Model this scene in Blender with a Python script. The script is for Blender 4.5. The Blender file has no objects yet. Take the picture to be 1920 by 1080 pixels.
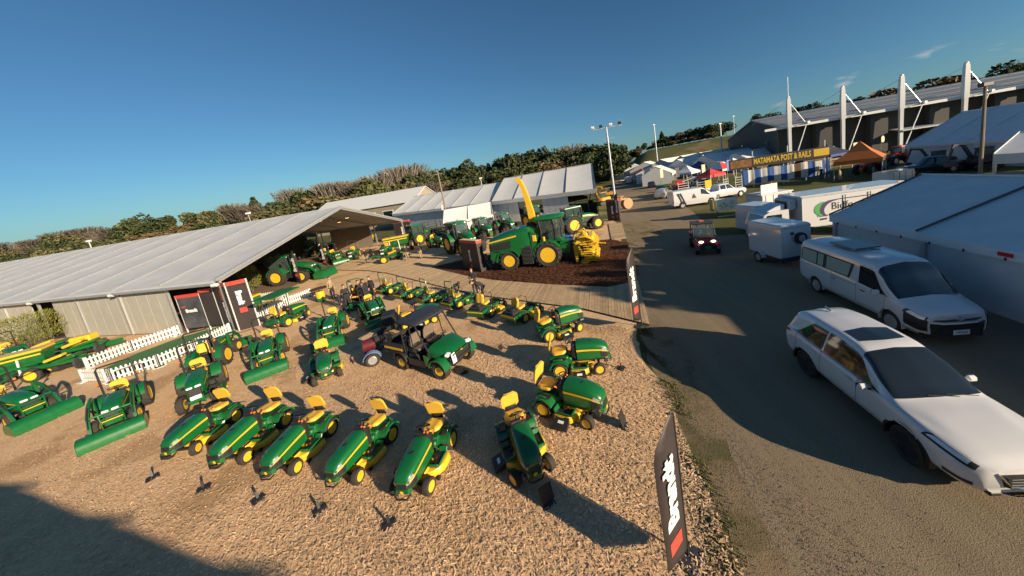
import bpy, bmesh, math, random
import numpy as np
from mathutils import Vector, Matrix, Euler
R = math.radians
rnd = random.Random(7)
sc = bpy.context.scene
COL = sc.collection

# ------------------------------------------------------------------ camera, world, sun, exposure
F_PX, PITCH, ROLL, CAM_H, PPX, PPY = 597.0, R(9.16), R(9.25), 6.67, 1015.0, 429.0
_fw = Vector((0, math.cos(PITCH), -math.sin(PITCH))); _rt = Vector((1, 0, 0)); _up = _rt.cross(_fw)
_R = math.cos(ROLL)*_rt - math.sin(ROLL)*_up
_U = math.sin(ROLL)*_rt + math.cos(ROLL)*_up
cam = bpy.data.cameras.new('camera'); cam_ob = bpy.data.objects.new('camera', cam); COL.objects.link(cam_ob)
M = Matrix((_R, _U, -_fw)).transposed().to_4x4(); M.translation = Vector((0, 0, CAM_H)); cam_ob.matrix_world = M
cam.sensor_width = 36.0; cam.lens = F_PX/1920*36.0
cam.shift_x = (960-PPX)/1920.0; cam.shift_y = (PPY-540)/1920.0
cam.clip_start = 0.1; cam.clip_end = 6000
sc.camera = cam_ob

SUN_DIR = Vector((0.78, -0.625, 0)).normalized(); SUN_EL = R(16.5)
to_sun = Vector((SUN_DIR.x*math.cos(SUN_EL), SUN_DIR.y*math.cos(SUN_EL), math.sin(SUN_EL)))
world = bpy.data.worlds.new('World'); sc.world = world; world.use_nodes = True
wn = world.node_tree.nodes; wl = world.node_tree.links; wn.clear()
sky = wn.new('ShaderNodeTexSky'); sky.sky_type = 'NISHITA'; sky.sun_disc = False
sky.sun_elevation = SUN_EL; sky.sun_rotation = math.atan2(SUN_DIR.x, SUN_DIR.y)
sky.air_density = 1.0; sky.dust_density = 0.7; sky.ozone_density = 5.0; sky.altitude = 300
bg = wn.new('ShaderNodeBackground'); bg.inputs['Strength'].default_value = 0.056
wo = wn.new('ShaderNodeOutputWorld'); tint = wn.new('ShaderNodeMix'); tint.data_type = 'RGBA'; tint.blend_type = 'MULTIPLY'; tint.inputs[0].default_value = 1
tint.inputs[7].default_value = (.73, .945, .925, 1); wl.new(sky.outputs[0], tint.inputs[6])
# a few small fair-weather clouds low in the sky on the right-hand side
tcw = wn.new('ShaderNodeTexCoord'); sepw = wn.new('ShaderNodeSeparateXYZ'); wl.new(tcw.outputs['Generated'], sepw.inputs[0])
mpw = wn.new('ShaderNodeMapping'); mpw.inputs['Scale'].default_value = (15, 15, 44); wl.new(tcw.outputs['Generated'], mpw.inputs[0])
nzw = wn.new('ShaderNodeTexNoise'); nzw.inputs['Scale'].default_value = 1.0; nzw.inputs['Detail'].default_value = 7; wl.new(mpw.outputs[0], nzw.inputs['Vector'])
def mrange(src, a, b, c=0.0, d=1.0):
    r = wn.new('ShaderNodeMapRange'); r.interpolation_type = 'SMOOTHSTEP'; r.inputs['From Min'].default_value = a; r.inputs['From Max'].default_value = b
    r.inputs['To Min'].default_value = c; r.inputs['To Max'].default_value = d; wl.new(src, r.inputs['Value']); return r.outputs[0]
def mmul(a, b):
    m = wn.new('ShaderNodeMath'); m.operation = 'MULTIPLY'; wl.new(a, m.inputs[0]); wl.new(b, m.inputs[1]); return m.outputs[0]
cl_ = mmul(mmul(mrange(nzw.outputs['Fac'], .58, .80), mmul(mrange(sepw.outputs['Z'], .03, .055), mrange(sepw.outputs['Z'], .10, .135, 1, 0))), mrange(sepw.outputs['X'], .55, .68))
cmx = wn.new('ShaderNodeMix'); cmx.data_type = 'RGBA'; wl.new(cl_, cmx.inputs[0]); wl.new(tint.outputs[2], cmx.inputs[6]); cmx.inputs[7].default_value = (5.2, 5.3, 5.5, 1)
wl.new(cmx.outputs[2], bg.inputs[0]); wl.new(bg.outputs[0], wo.inputs[0])
sun = bpy.data.lights.new('sun', 'SUN'); sun.energy = 5.0; sun.angle = R(0.5); sun.color = (1.0, 0.81, 0.58)
sun_ob = bpy.data.objects.new('sun', sun); COL.objects.link(sun_ob)
sun_ob.rotation_euler = to_sun.to_track_quat('Z', 'Y').to_euler(); sun_ob.location = (20, -20, 30)
vs = sc.view_settings; vs.view_transform = 'Standard'; vs.look = 'None'; vs.gamma = 1; vs.use_curve_mapping = False
vs.exposure = 0.85
sc.cycles.max_bounces = 5; sc.cycles.diffuse_bounces = 2; sc.cycles.glossy_bounces = 2
sc.cycles.transmission_bounces = 3; sc.cycles.transparent_max_bounces = 6

def at(px, py, z=0.0):
    """world point at height z on the line of sight of a pixel of the 1920x1080 photograph (fixed survey constants)"""
    d = _fw + _R*((px-PPX)/F_PX) - _U*((py-PPY)/F_PX)
    t = (z-CAM_H)/d.z
    return Vector((d.x*t, d.y*t, z))

# ------------------------------------------------------------------ materials
MATS = {}
def srgb(r, g, b):
    f = lambda c: (c/255/12.92 if c/255 <= .04045 else ((c/255+.055)/1.055)**2.4)
    return (f(r), f(g), f(b))
def mat(name, col, rough=.6, metal=0, coat=0, noise=.12, nscale=6, spec=.5, bump=0, bscale=60, trans=0, alpha=1, stretch=None, emit=0, island=0):
    if name in MATS: return MATS[name]
    m = bpy.data.materials.new(name); m.use_nodes = True; MATS[name] = m
    nt = m.node_tree; n = nt.nodes; l = nt.links; b = n['Principled BSDF']
    b.inputs['Base Color'].default_value = (*col, 1); b.inputs['Roughness'].default_value = rough
    b.inputs['Metallic'].default_value = metal; b.inputs['Specular IOR Level'].default_value = spec
    if coat: b.inputs['Coat Weight'].default_value = coat; b.inputs['Coat Roughness'].default_value = .06
    if trans: b.inputs['Transmission Weight'].default_value = trans
    if alpha < 1: b.inputs['Alpha'].default_value = alpha
    if emit: b.inputs['Emission Color'].default_value = (*col, 1); b.inputs['Emission Strength'].default_value = emit
    if noise or bump:
        tc = n.new('ShaderNodeTexCoord'); src = tc.outputs['Object']
        if stretch:
            mp = n.new('ShaderNodeMapping'); mp.inputs['Scale'].default_value = stretch; l.new(src, mp.inputs[0]); src = mp.outputs[0]
    if noise:
        t = n.new('ShaderNodeTexNoise'); t.inputs['Scale'].default_value = nscale; t.inputs['Detail'].default_value = 5; t.inputs['Roughness'].default_value = .65
        l.new(src, t.inputs['Vector'])
        r = n.new('ShaderNodeMapRange'); r.inputs['From Min'].default_value = .3; r.inputs['From Max'].default_value = .7
        r.inputs['To Min'].default_value = 1-noise; r.inputs['To Max'].default_value = 1+noise; l.new(t.outputs['Fac'], r.inputs['Value'])
        mx = n.new('ShaderNodeMix'); mx.data_type = 'RGBA'; mx.blend_type = 'MULTIPLY'; mx.inputs['Factor'].default_value = 1
        mx.inputs[6].default_value = (*col, 1)
        cb = n.new('ShaderNodeCombineColor')
        for i in range(3): l.new(r.outputs[0], cb.inputs[i])
        l.new(cb.outputs[0], mx.inputs[7]); out = mx.outputs[2]
        if island:
            gi = n.new('ShaderNodeNewGeometry'); r2 = n.new('ShaderNodeMapRange'); r2.inputs['To Min'].default_value = 1-island; r2.inputs['To Max'].default_value = 1+island
            l.new(gi.outputs['Random Per Island'], r2.inputs['Value']); hs = n.new('ShaderNodeHueSaturation'); l.new(out, hs.inputs['Color'])
            l.new(r2.outputs[0], hs.inputs['Value']); out = hs.outputs[0]
        l.new(out, b.inputs['Base Color'])
        r3 = n.new('ShaderNodeMapRange'); r3.inputs['To Min'].default_value = max(0, rough-.1); r3.inputs['To Max'].default_value = min(1, rough+.12)
        l.new(t.outputs['Fac'], r3.inputs['Value']); l.new(r3.outputs[0], b.inputs['Roughness'])
    if bump:
        t2 = n.new('ShaderNodeTexNoise'); t2.inputs['Scale'].default_value = bscale; t2.inputs['Detail'].default_value = 4; l.new(src, t2.inputs['Vector'])
        bp = n.new('ShaderNodeBump'); bp.inputs['Strength'].default_value = bump; bp.inputs['Distance'].default_value = .02
        l.new(t2.outputs['Fac'], bp.inputs['Height']); l.new(bp.outputs[0], b.inputs['Normal'])
    return m
GREEN = mat('green_paint', (.005, .110, .027), .34, coat=.5, noise=.07)
GREEN2 = mat('green_plastic', (.010, .120, .030), .45, noise=.08)
YEL = mat('yellow_paint', (.72, .44, .025), .4, coat=.2, noise=.08)
SEAT = mat('yellow_vinyl', (.70, .43, .05), .5, noise=.07, bump=.1, bscale=40)
BLK = mat('black_plastic', (.018, .018, .019), .5, noise=.2)
DKGREY = mat('dark_grey_steel', (.06, .06, .065), .5, metal=.3, noise=.2)
TYRE = mat('tyre_rubber', (.030, .026, .022), .85, noise=.25, nscale=9, bump=.2, bscale=50)
LENS = mat('clear_lens', (.75, .77, .78), .12, noise=.1, coat=.6)
STEEL = mat('bare_steel', (.45, .45, .46), .35, metal=.9, noise=.15)
GALV = mat('galvanised_steel', (.50, .52, .54), .5, metal=.5, noise=.2)
WHITEP = mat('white_car_paint', (.60, .605, .615), .18, coat=1.0, noise=0)
WHITE = mat('white_paint', (.60, .60, .59), .55, noise=.06)
GLASS = mat('dark_glass', (.012, .016, .018), .06, noise=0, coat=.5, spec=.8)
ORANGE = mat('orange_lamp', (.75, .16, .02), .35, noise=.1)
REDL = mat('red_lamp', (.5, .02, .015), .3, noise=.1)
RED = mat('red_paint', (.42, .03, .025), .4, noise=.1, coat=.3)
BLUE = mat('blue_paint', (.05, .13, .40), .4, noise=.1)
CANVAS = mat('white_canvas', (.62, .64, .66), .75, noise=.07, nscale=1.2, bump=.25, bscale=3)
PANEL = mat('grey_panel', (.44, .425, .365), .6, noise=.06, nscale=2)
ALU = mat('aluminium', (.55, .56, .56), .4, metal=.6, noise=.1)
BANNER = mat('black_banner', (.035, .027, .028), .55, noise=.12, nscale=2)
BANRED = mat('red_banner', (.55, .06, .04), .5, noise=.08)
INK = mat('white_print', (.75, .75, .73), .6, noise=.03)
SKIN = mat('skin', (.50, .27, .18), .55, noise=.06)
DARKCLOTH = mat('dark_cloth', (.02, .02, .024), .85, noise=.2, bump=.2, bscale=30)
KHAKI = mat('khaki_cloth', (.30, .22, .13), .85, noise=.15)
HAIR = mat('brown_hair', (.05, .03, .02), .7, noise=.3)
WOODP = mat('grey_pole_timber', (.22, .17, .12), .85, noise=.25, nscale=8, stretch=(1, 1, .1))
CHROME = mat('chrome', (.8, .8, .8), .12, metal=1, noise=0)
NAVY = mat('navy_paint', (.012, .02, .05), .3, coat=.6, noise=.05)
CORR = mat('corflute_white', (.72, .73, .72), .6, noise=.05)
CREAM = mat('cream_print', (.62, .53, .30), .6, noise=.08)

# ------------------------------------------------------------------ mesh builder
def rotm(rx=0, ry=0, rz=0): return Euler((R(rx), R(ry), R(rz))).to_matrix()
class MB:
    def __init__(s): s.v = []; s.f = []; s.m = []; s.mats = []
    def mi(s, m):
        if m not in s.mats: s.mats.append(m)
        return s.mats.index(m)
    def add(s, vs, fs, m):
        o = len(s.v); i = s.mi(m); s.v += [tuple(v) for v in vs]
        s.f += [tuple(o+k for k in f) for f in fs]; s.m += [i]*len(fs); return s
    def box(s, c, d, m, rot=(0, 0, 0), bev=None, taper=1.0):
        hx, hy, hz = d[0]/2, d[1]/2, d[2]/2; b = min(.25*min(d), .02) if bev is None else min(bev, .49*min(d))
        q = rotm(*rot) if any(rot) else None; C = Vector(c); vs = []; idx = {}
        def put(p):
            k = taper if p[2] > 0 else 1.0
            p = Vector((p[0]*k, p[1]*k, p[2])); p = (q @ p if q else p)+C; vs.append(p); return len(vs)-1
        if b <= 1e-5:
            for x in (-1, 1):
                for y in (-1, 1):
                    for z in (-1, 1): put((x*hx, y*hy, z*hz))
            fs = [(0, 1, 3, 2), (4, 6, 7, 5), (0, 4, 5, 1), (2, 3, 7, 6), (0, 2, 6, 4), (1, 5, 7, 3)]
            return s.add(vs, fs, m)
        for x in (-1, 1):
            for y in (-1, 1):
                for z in (-1, 1):
                    idx[x, y, z, 0] = put((x*hx, y*(hy-b), z*(hz-b)))
                    idx[x, y, z, 1] = put((x*(hx-b), y*hy, z*(hz-b)))
                    idx[x, y, z, 2] = put((x*(hx-b), y*(hy-b), z*hz))
        fs = []
        for a in range(3):
            for sg in (-1, 1):
                o = [k for k in range(3) if k != a]; loop = []
                for u, w in ((-1, -1), (1, -1), (1, 1), (-1, 1)):
                    t = [0, 0, 0]; t[a] = sg; t[o[0]] = u; t[o[1]] = w; loop.append(idx[t[0], t[1], t[2], a])
                fs.append(loop if (sg > 0) != (a == 1) else loop[::-1])
        for a in range(3):
            o = [k for k in range(3) if k != a]
            for u in (-1, 1):
                for w in (-1, 1):
                    t0 = [0, 0, 0]; t0[o[0]] = u; t0[o[1]] = w; t1 = list(t0); t0[a] = -1; t1[a] = 1
                    fs.append((idx[(*t0, o[0])], idx[(*t1, o[0])], idx[(*t1, o[1])], idx[(*t0, o[1])]))
        for x in (-1, 1):
            for y in (-1, 1):
                for z in (-1, 1): fs.append((idx[x, y, z, 0], idx[x, y, z, 1], idx[x, y, z, 2]))
        return s.add(vs, fs, m)
    def loft(s, rings, m, cap=True, close=True):
        n = len(rings[0]); vs = [p for r in rings for p in r]; fs = []
        for i in range(len(rings)-1):
            for j in range(n if close else n-1):
                k = (j+1) % n; fs.append((i*n+j, i*n+k, (i+1)*n+k, (i+1)*n+j))
        if cap and close: fs.append(tuple(range(n))[::-1]); fs.append(tuple((len(rings)-1)*n+j for j in range(n)))
        return s.add(vs, fs, m)
    def cyl(s, p0, p1, r, m, r1=None, n=10, cap=True):
        p0, p1 = Vector(p0), Vector(p1); r1 = r if r1 is None else r1; d = (p1-p0).normalized()
        a = d.orthogonal().normalized(); b = d.cross(a)
        ring = lambda p, rr: [p+a*rr*math.cos(2*math.pi*k/n)+b*rr*math.sin(2*math.pi*k/n) for k in range(n)]
        return s.loft([ring(p0, r), ring(p1, r1)], m, cap)
    def tube(s, pts, r, m, n=6, closed=False):
        P = [Vector(p) for p in pts]; rings = []; N = len(P); a = None
        for i in range(N):
            d = (P[(i+1) % N]-P[i-1]) if closed else (P[min(i+1, N-1)]-P[max(i-1, 0)])
            d.normalize()
            if a is None: a = d.orthogonal().normalized()
            a = (a-d*a.dot(d)); a = a.normalized() if a.length > 1e-6 else d.orthogonal().normalized()
            b = d.cross(a); rr = r[i] if isinstance(r, (list, tuple)) else r
            rings.append([P[i]+(a*math.cos(2*math.pi*k/n)+b*math.sin(2*math.pi*k/n))*rr for k in range(n)])
        if closed: rings.append(rings[0]); return s.loft(rings, m, cap=False)
        return s.loft(rings, m)
    def lathe(s, prof, m, c=(0, 0, 0), axis='y', n=20, close=False):
        rings = []; C = Vector(c)
        for r, a in prof:
            q = []
            for k in range(n):
                t = 2*math.pi*k/n; u, w = r*math.cos(t), r*math.sin(t)
                q.append(C+(Vector((u, a, w)) if axis == 'y' else Vector((u, w, a)) if axis == 'z' else Vector((a, u, w))))
            rings.append(q)
        if close: rings.append(rings[0])
        return s.loft(rings, m, cap=not close)
    def prism(s, poly, m, a0, a1, plane='xz'):
        def mk(p, a): return {'xz': (p[0], a, p[1]), 'xy': (p[0], p[1], a), 'yz': (a, p[0], p[1])}[plane]
        return s.loft([[mk(p, a0) for p in poly], [mk(p, a1) for p in poly]], m)
    def strip(s, prof, m, a0, a1, th=.02, plane='xz'):
        """bent sheet: open profile thickened and extruded"""
        P = [Vector(p) for p in prof]; out = []
        for i, p in enumerate(P):
            d = (P[min(i+1, len(P)-1)]-P[max(i-1, 0)]).normalized(); out.append(p+Vector((-d.y, d.x))*th)
        def mk(p, a): return {'xz': (p[0], a, p[1]), 'xy': (p[0], p[1], a), 'yz': (a, p[0], p[1])}[plane]
        n = len(P); vs = [mk(p, a0) for p in P]+[mk(p, a0) for p in out]+[mk(p, a1) for p in P]+[mk(p, a1) for p in out]; fs = []
        for i in range(n-1):
            fs += [(i, i+1, 2*n+i+1, 2*n+i), (n+i, 3*n+i, 3*n+i+1, n+i+1), (i, n+i, n+i+1, i+1), (2*n+i, 2*n+i+1, 3*n+i+1, 3*n+i)]
        fs += [(0, 2*n, 3*n, n), (n-1, 2*n-1, 4*n-1, 3*n-1)]
        return s.add(vs, fs, m)
    def quad(s, a, b, c, d, m): return s.add([a, b, c, d], [(0, 1, 2, 3)], m)
    def ball(s, c, r, m, n=10, k=6):
        r = (r, r, r) if not isinstance(r, (tuple, list)) else r; C = Vector(c); rings = []
        for i in range(1, k):
            t = math.pi*i/k; rings.append([C+Vector((r[0]*math.sin(t)*math.cos(2*math.pi*j/n), r[1]*math.sin(t)*math.sin(2*math.pi*j/n), -r[2]*math.cos(t))) for j in range(n)])
        return s.loft(rings, m)
    def build(s, name, parent=None, smooth=35, loc=None):
        me = bpy.data.meshes.new(name); me.from_pydata(s.v, [], s.f)
        for m in s.mats: me.materials.append(m)
        me.polygons.foreach_set('material_index', s.m); me.update()
        bm = bmesh.new(); bm.from_mesh(me); bmesh.ops.recalc_face_normals(bm, faces=bm.faces); bm.to_mesh(me); bm.free()
        if smooth:
            me.shade_smooth(); me.set_sharp_from_angle(angle=R(smooth))
        return link(name, me, parent, loc)
def link(name, me, parent=None, loc=None):
    o = bpy.data.objects.new(name, me); COL.objects.link(o)
    if parent: o.parent = parent
    if loc is not None: o.location = loc
    return o
def tag(o, label, cat, group=None):
    o['label'] = label; o['category'] = cat
    if group: o['group'] = group
    return o
def thing(name, label, cat, loc=(0, 0, 0), rz=0, group=None, scale=1):
    o = bpy.data.objects.new(name, None); COL.objects.link(o); o.empty_display_size = .3
    o.location = loc; o.rotation_euler = (0, 0, rz); o.scale = (scale,)*3
    return tag(o, label, cat, group)
def copy_tree(o, parent=None):
    c = o.copy(); COL.objects.link(c)
    if parent: c.parent = parent
    for ch in list(o.children): copy_tree(ch, c)
    return c
USED = {}
def place(tpl, loc, rz, label, scale=1, group=None):
    o = tpl if tpl.name not in USED else copy_tree(tpl)
    USED[tpl.name] = 1
    o.location = (loc[0], loc[1], loc[2] if len(loc) > 2 else 0); o.rotation_euler = (0, 0, rz); o.scale = (scale,)*3
    o['label'] = label
    if group: o['group'] = group
    return o
def struct(o): o['kind'] = 'structure'; return o
def stuff(o): o['kind'] = 'stuff'; return o
def text_part(txt, size, m, parent, mw, depth=.004, name='lettering', bold=0.0, sx=1.0, align='CENTER', shear=0):
    cu = bpy.data.curves.new(name, 'FONT'); cu.body = txt; cu.size = size; cu.extrude = depth; cu.offset = bold
    cu.align_x = align; cu.align_y = 'CENTER'; cu.resolution_u = 2; cu.shear = shear
    t = bpy.data.objects.new(name, cu); COL.objects.link(t)
    me = bpy.data.meshes.new_from_object(t.evaluated_get(bpy.context.evaluated_depsgraph_get()))
    bpy.data.objects.remove(t); bpy.data.curves.remove(cu); me.name = name
    me.materials.clear(); me.materials.append(m); me.transform(Matrix.Diagonal((sx, 1, 1, 1)))
    o = link(name, me, parent); o.matrix_local = mw; return o
def frame(o, x, z):
    """matrix with origin o, text direction x, normal z"""
    x = Vector(x).normalized(); z = Vector(z).normalized(); y = z.cross(x).normalized(); z = x.cross(y)
    m = Matrix((x, y, z)).transposed().to_4x4(); m.translation = Vector(o); return m
def heading(a, b): return math.atan2(b[1]-a[1], b[0]-a[0])
WH = {}
def wheel(parent, loc, r, w, rim=YEL, rr=.55, lugs=0, side=1, name='wheel', n=22, steer=0):
    key = (r, w, rim.name, rr, lugs, n)
    if key not in WH:
        mb = MB(); h = w/2
        mb.lathe([(r*rr, -h*.8), (r*.86, -h), (r*.97, -h*.8), (r, -h*.4), (r, h*.4), (r*.97, h*.8), (r*.86, h), (r*rr, h*.8)], TYRE, n=n, close=True)
        if lugs:
            for k in range(lugs):
                for sg in (-1, 1):
                    t = 2*math.pi*(k+(.5 if sg > 0 else 0))/lugs; vs = []
                    for (dt, y, q) in ((-.06, .05, 1), (.07, .05, 1), (.07-.28, h*.96, .98), (-.07-.28, h*.96, .98)):
                        for e in (-.02, .045):
                            tt = t+dt; rad = r*q+e*r; vs.append((rad*math.cos(tt), sg*y, rad*math.sin(tt)))
                    mb.add(vs, [(0, 2, 4, 6), (1, 7, 5, 3), (0, 1, 3, 2), (2, 3, 5, 4), (4, 5, 7, 6), (6, 7, 1, 0)], TYRE)
        me = mb.build('wheel', smooth=40); mesh_t = me.data; bpy.data.objects.remove(me)
        rb = MB()
        rb.lathe([(r*rr*1.03, h*.86), (r*rr*.98, h*.9), (r*rr*.9, h*.55), (r*rr*.62, h*.35), (r*rr*.42, h*.5), (r*rr*.22, h*.55), (r*rr*.18, h*.72)], rim, n=n)
        rb.lathe([(r*rr*1.0, h*.8), (r*rr*1.0, -h*.8)], rim, n=n)
        for k in range(5):
            t = 2*math.pi*k/5; p = (r*rr*.33*math.cos(t), h*.5, r*rr*.33*math.sin(t)); rb.cyl(p, (p[0], h*.6, p[2]), r*rr*.05, DKGREY, n=6)
        o = rb.build('rim', smooth=35); mesh_r = o.data; bpy.data.objects.remove(o)
        WH[key] = (mesh_t, mesh_r)
    a, b = WH[key]
    o = link(name, a, parent, loc); o.rotation_euler = (0, rnd.uniform(0, 6), (0 if side > 0 else math.pi)+steer)
    link('rim', b, o)
    return o
# ------------------------------------------------------------------ ground, road, yard, mulch, boardwalk
def ground_mat(name, base, dark, light, s1=.25, s2=7, s3=60, bump=.4, bdist=.05, rough=.95, aniso=None, patch=None):
    m = bpy.data.materials.new(name); m.use_nodes = True; n = m.node_tree.nodes; l = m.node_tree.links; b = n['Principled BSDF']
    tc = n.new('ShaderNodeTexCoord'); src = tc.outputs['Object']
    def noise(s, d=6, mapped=True):
        t = n.new('ShaderNodeTexNoise'); t.inputs['Scale'].default_value = s; t.inputs['Detail'].default_value = d; t.inputs['Roughness'].default_value = .62
        v = src
        if aniso and mapped:
            mp = n.new('ShaderNodeMapping'); mp.inputs['Rotation'].default_value = (0, 0, aniso[0]); mp.inputs['Scale'].default_value = aniso[1]; l.new(src, mp.inputs[0]); v = mp.outputs[0]
        l.new(v, t.inputs['Vector']); return t.outputs['Fac']
    def ramp(f, a, ca, c, cc):
        r = n.new('ShaderNodeValToRGB'); r.color_ramp.elements[0].position = a; r.color_ramp.elements[1].position = c
        r.color_ramp.elements[0].color = (*ca, 1); r.color_ramp.elements[1].color = (*cc, 1); l.new(f, r.inputs[0]); return r.outputs[0]
    def mix(a, c, fac):
        x = n.new('ShaderNodeMix'); x.data_type = 'RGBA'; l.new(a, x.inputs[6]); l.new(c, x.inputs[7])
        if isinstance(fac, float): x.inputs[0].default_value = fac
        else: l.new(fac, x.inputs[0])
        return x.outputs[2]
    c1 = ramp(noise(s1), .35, dark, .65, base); c2 = ramp(noise(s2), .35, base, .7, light); c3 = ramp(noise(s3, 3, False), .3, dark, .7, light)
    col = mix(mix(c1, c2, .45), c3, .35)
    if patch:
        pf = n.new('ShaderNodeMapRange'); pf.inputs['From Min'].default_value = .52; pf.inputs['From Max'].default_value = .62; l.new(noise(patch[1], 5, False), pf.inputs['Value'])
        pc = n.new('ShaderNodeRGB'); pc.outputs[0].default_value = (*patch[0], 1); col = mix(col, pc.outputs[0], pf.outputs[0])
    l.new(col, b.inputs['Base Color']); b.inputs['Roughness'].default_value = rough; b.inputs['Specular IOR Level'].default_value = .15
    bp = n.new('ShaderNodeBump'); bp.inputs['Strength'].default_value = bump; bp.inputs['Distance'].default_value = bdist
    ad = n.new('ShaderNodeMath'); ad.operation = 'ADD'; l.new(noise(s3, 4, False), ad.inputs[0]); l.new(noise(s2), ad.inputs[1]); l.new(ad.outputs[0], bp.inputs['Height']); l.new(bp.outputs[0], b.inputs['Normal'])
    return m
GRASS = ground_mat('grass_ground', (.085, .095, .030), (.055, .065, .022), (.15, .145, .055), .05, 1.5, 25, patch=((.19, .145, .075), .06))
ROAD = ground_mat('gravel_road', (.255, .20, .130), (.150, .118, .080), (.34, .27, .175), .75, 3.2, 45, bump=.6, bdist=.025, aniso=(R(16), (1, .07, 1)))
YARD = ground_mat('wood_chip_ground', (.70, .465, .265), (.52, .33, .18), (.82, .60, .37), .35, 14, 38, bump=.45, bdist=.04, patch=((.47, .30, .155), .45))
MULCH = ground_mat('bark_mulch', (.105, .042, .022), (.05, .022, .012), (.19, .09, .045), .8, 12, 40, bump=1, bdist=.06)
DIRT = ground_mat('dirt_verge', (.24, .175, .105), (.16, .115, .07), (.34, .26, .17), .3, 4, 50, bump=.7, bdist=.03, patch=((.12, .105, .05), .5))
def sheet(name, pts, z, m, sub=0):
    me = bpy.data.meshes.new(name); bm = bmesh.new(); vs = [bm.verts.new((p[0], p[1], z)) for p in pts]; bm.faces.new(vs)
    bmesh.ops.recalc_face_normals(bm, faces=bm.faces); bm.to_mesh(me); bm.free()
    if me.polygons[0].normal.z < 0: me.flip_normals()
    me.materials.append(m); return struct(link(name, me))
def smooth_poly(pts, k=3):
    for _ in range(k):
        out = []
        for i, p in enumerate(pts):
            q = pts[(i+1) % len(pts)]; out += [(p[0]*.75+q[0]*.25, p[1]*.75+q[1]*.25), (p[0]*.25+q[0]*.75, p[1]*.25+q[1]*.75)]
        pts = out
    return pts
def jitter(pts, a, n=4):
    out = []
    for i, p in enumerate(pts):
        q = pts[(i+1) % len(pts)]
        for k in range(n): t = k/n; out.append((p[0]*(1-t)+q[0]*t+rnd.uniform(-a, a), p[1]*(1-t)+q[1]*t+rnd.uniform(-a, a)))
    return out
# terrain: one sheet, flat over the show ground, rolling up into low hills beyond
def sstep(a, b, x): t = min(1, max(0, (x-a)/(b-a))); return t*t*(3-2*t)
def hill_h(x, y):
    r = math.hypot(x, y); az = math.degrees(math.atan2(x, y))
    if r < 120: return 0.0
    h = 0
    h += 11*sstep(150, 420, r)*sstep(-75, -45, az)*(1-sstep(2, 12, az))              # low ridge to the left and middle
    h += 5*sstep(300, 700, r)*(1-sstep(5, 15, az))
    h += 13*sstep(165, 235, r)*sstep(16, 19, az)*(1-sstep(36, 48, az))                 # steep grassy bank past the road end
    h += 15*sstep(220, 500, r)*sstep(26, 50, az)
    h += 1.6*math.sin(x*.021+1)*math.sin(y*.017)*sstep(140, 300, r)
    return h
mbt = MB(); rads = [0, 30, 60, 90, 120, 135, 150, 165, 180, 195, 210, 225, 240, 260, 285, 310, 340, 380, 420, 480, 560, 660, 800, 1100, 1600, 2600, 4500]; naz = 180
vs = [(0, 0, 0)]; fs = []
for i, r_ in enumerate(rads[1:]):
    for k in range(naz):
        a = 2*math.pi*k/naz; x, y = r_*math.sin(a), r_*math.cos(a); vs.append((x, y, hill_h(x, y)))
for k in range(naz): fs.append((0, 1+(k+1) % naz, 1+k))
for i in range(len(rads)-2):
    for k in range(naz): a = 1+i*naz+k; b = 1+i*naz+(k+1) % naz; fs.append((a, b, b+naz, a+naz))
mbt.add(vs, fs, GRASS); struct(mbt.build('ground', smooth=80))
# road: runs away from beside the camera, straight to the far end of the show ground
ru = (at(1185, 322)-at(1232, 700)).normalized()
rl = [(-1.2, -8), (1.2, 2.2), (1.9, 4.9), (3.0, 8.6), (3.6, 12.1), (5.6, 19.9), (9.1, 35.6), (24.8, 100), (40, 165)]
rr_ = [(50, 165), (35, 100), (20.5, 46), (17.5, 36), (13.5, 24), (18, 22), (24, 10), (24, -8)]
sheet('road', rl+rr_, .004, ROAD)
sheet('dirt_verge', jitter([(.4, -8), (.9, 2), (1.6, 5), (2.7, 8.6), (3.3, 12.1), (4.2, 12.6), (4.0, 10.5), (4.1, 8.6), (3.3, 5.5), (2.9, 3), (2.6, -8)], .12, 5), .008, DIRT)
sheet('grass_verge', jitter([(8.0, 26.5), (9.6, 36.0), (12.4, 35.2), (10.6, 27.5), (9.0, 25.2)], .2, 5), .009, DIRT)
sheet('grass', [(20.2, 40), (30, 75), (70, 70), (70, 20), (30, 18), (22, 28)], .006, GRASS)
yard_poly = [(1.7, 4.4), (2.95, 8.2), (2.7, 10.4), (3.2, 12.2), (4.4, 16.6), (8.8, 36.5), (9.0, 40), (-2, 47), (-20, 52), (-48, 62), (-75, 48), (-75, 18), (-30, 2), (-14, -3), (-9.3, -4), (-6, -5), (-3, -6), (.4, -4), (1.2, 2)]
sheet('wood_chip_yard', jitter(yard_poly, .08, 6), .012, YARD)
mulch_poly = [(-11, 29.3), (-9.2, 27.2), (-6.3, 24.1), (-3.9, 21.8), (.2, 18.85), (3.2, 17.0), (4.7, 17.3), (5.2, 18.2), (6.2, 22.5), (7.1, 26.5), (6.3, 28.8), (-3, 31.5)]
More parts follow.
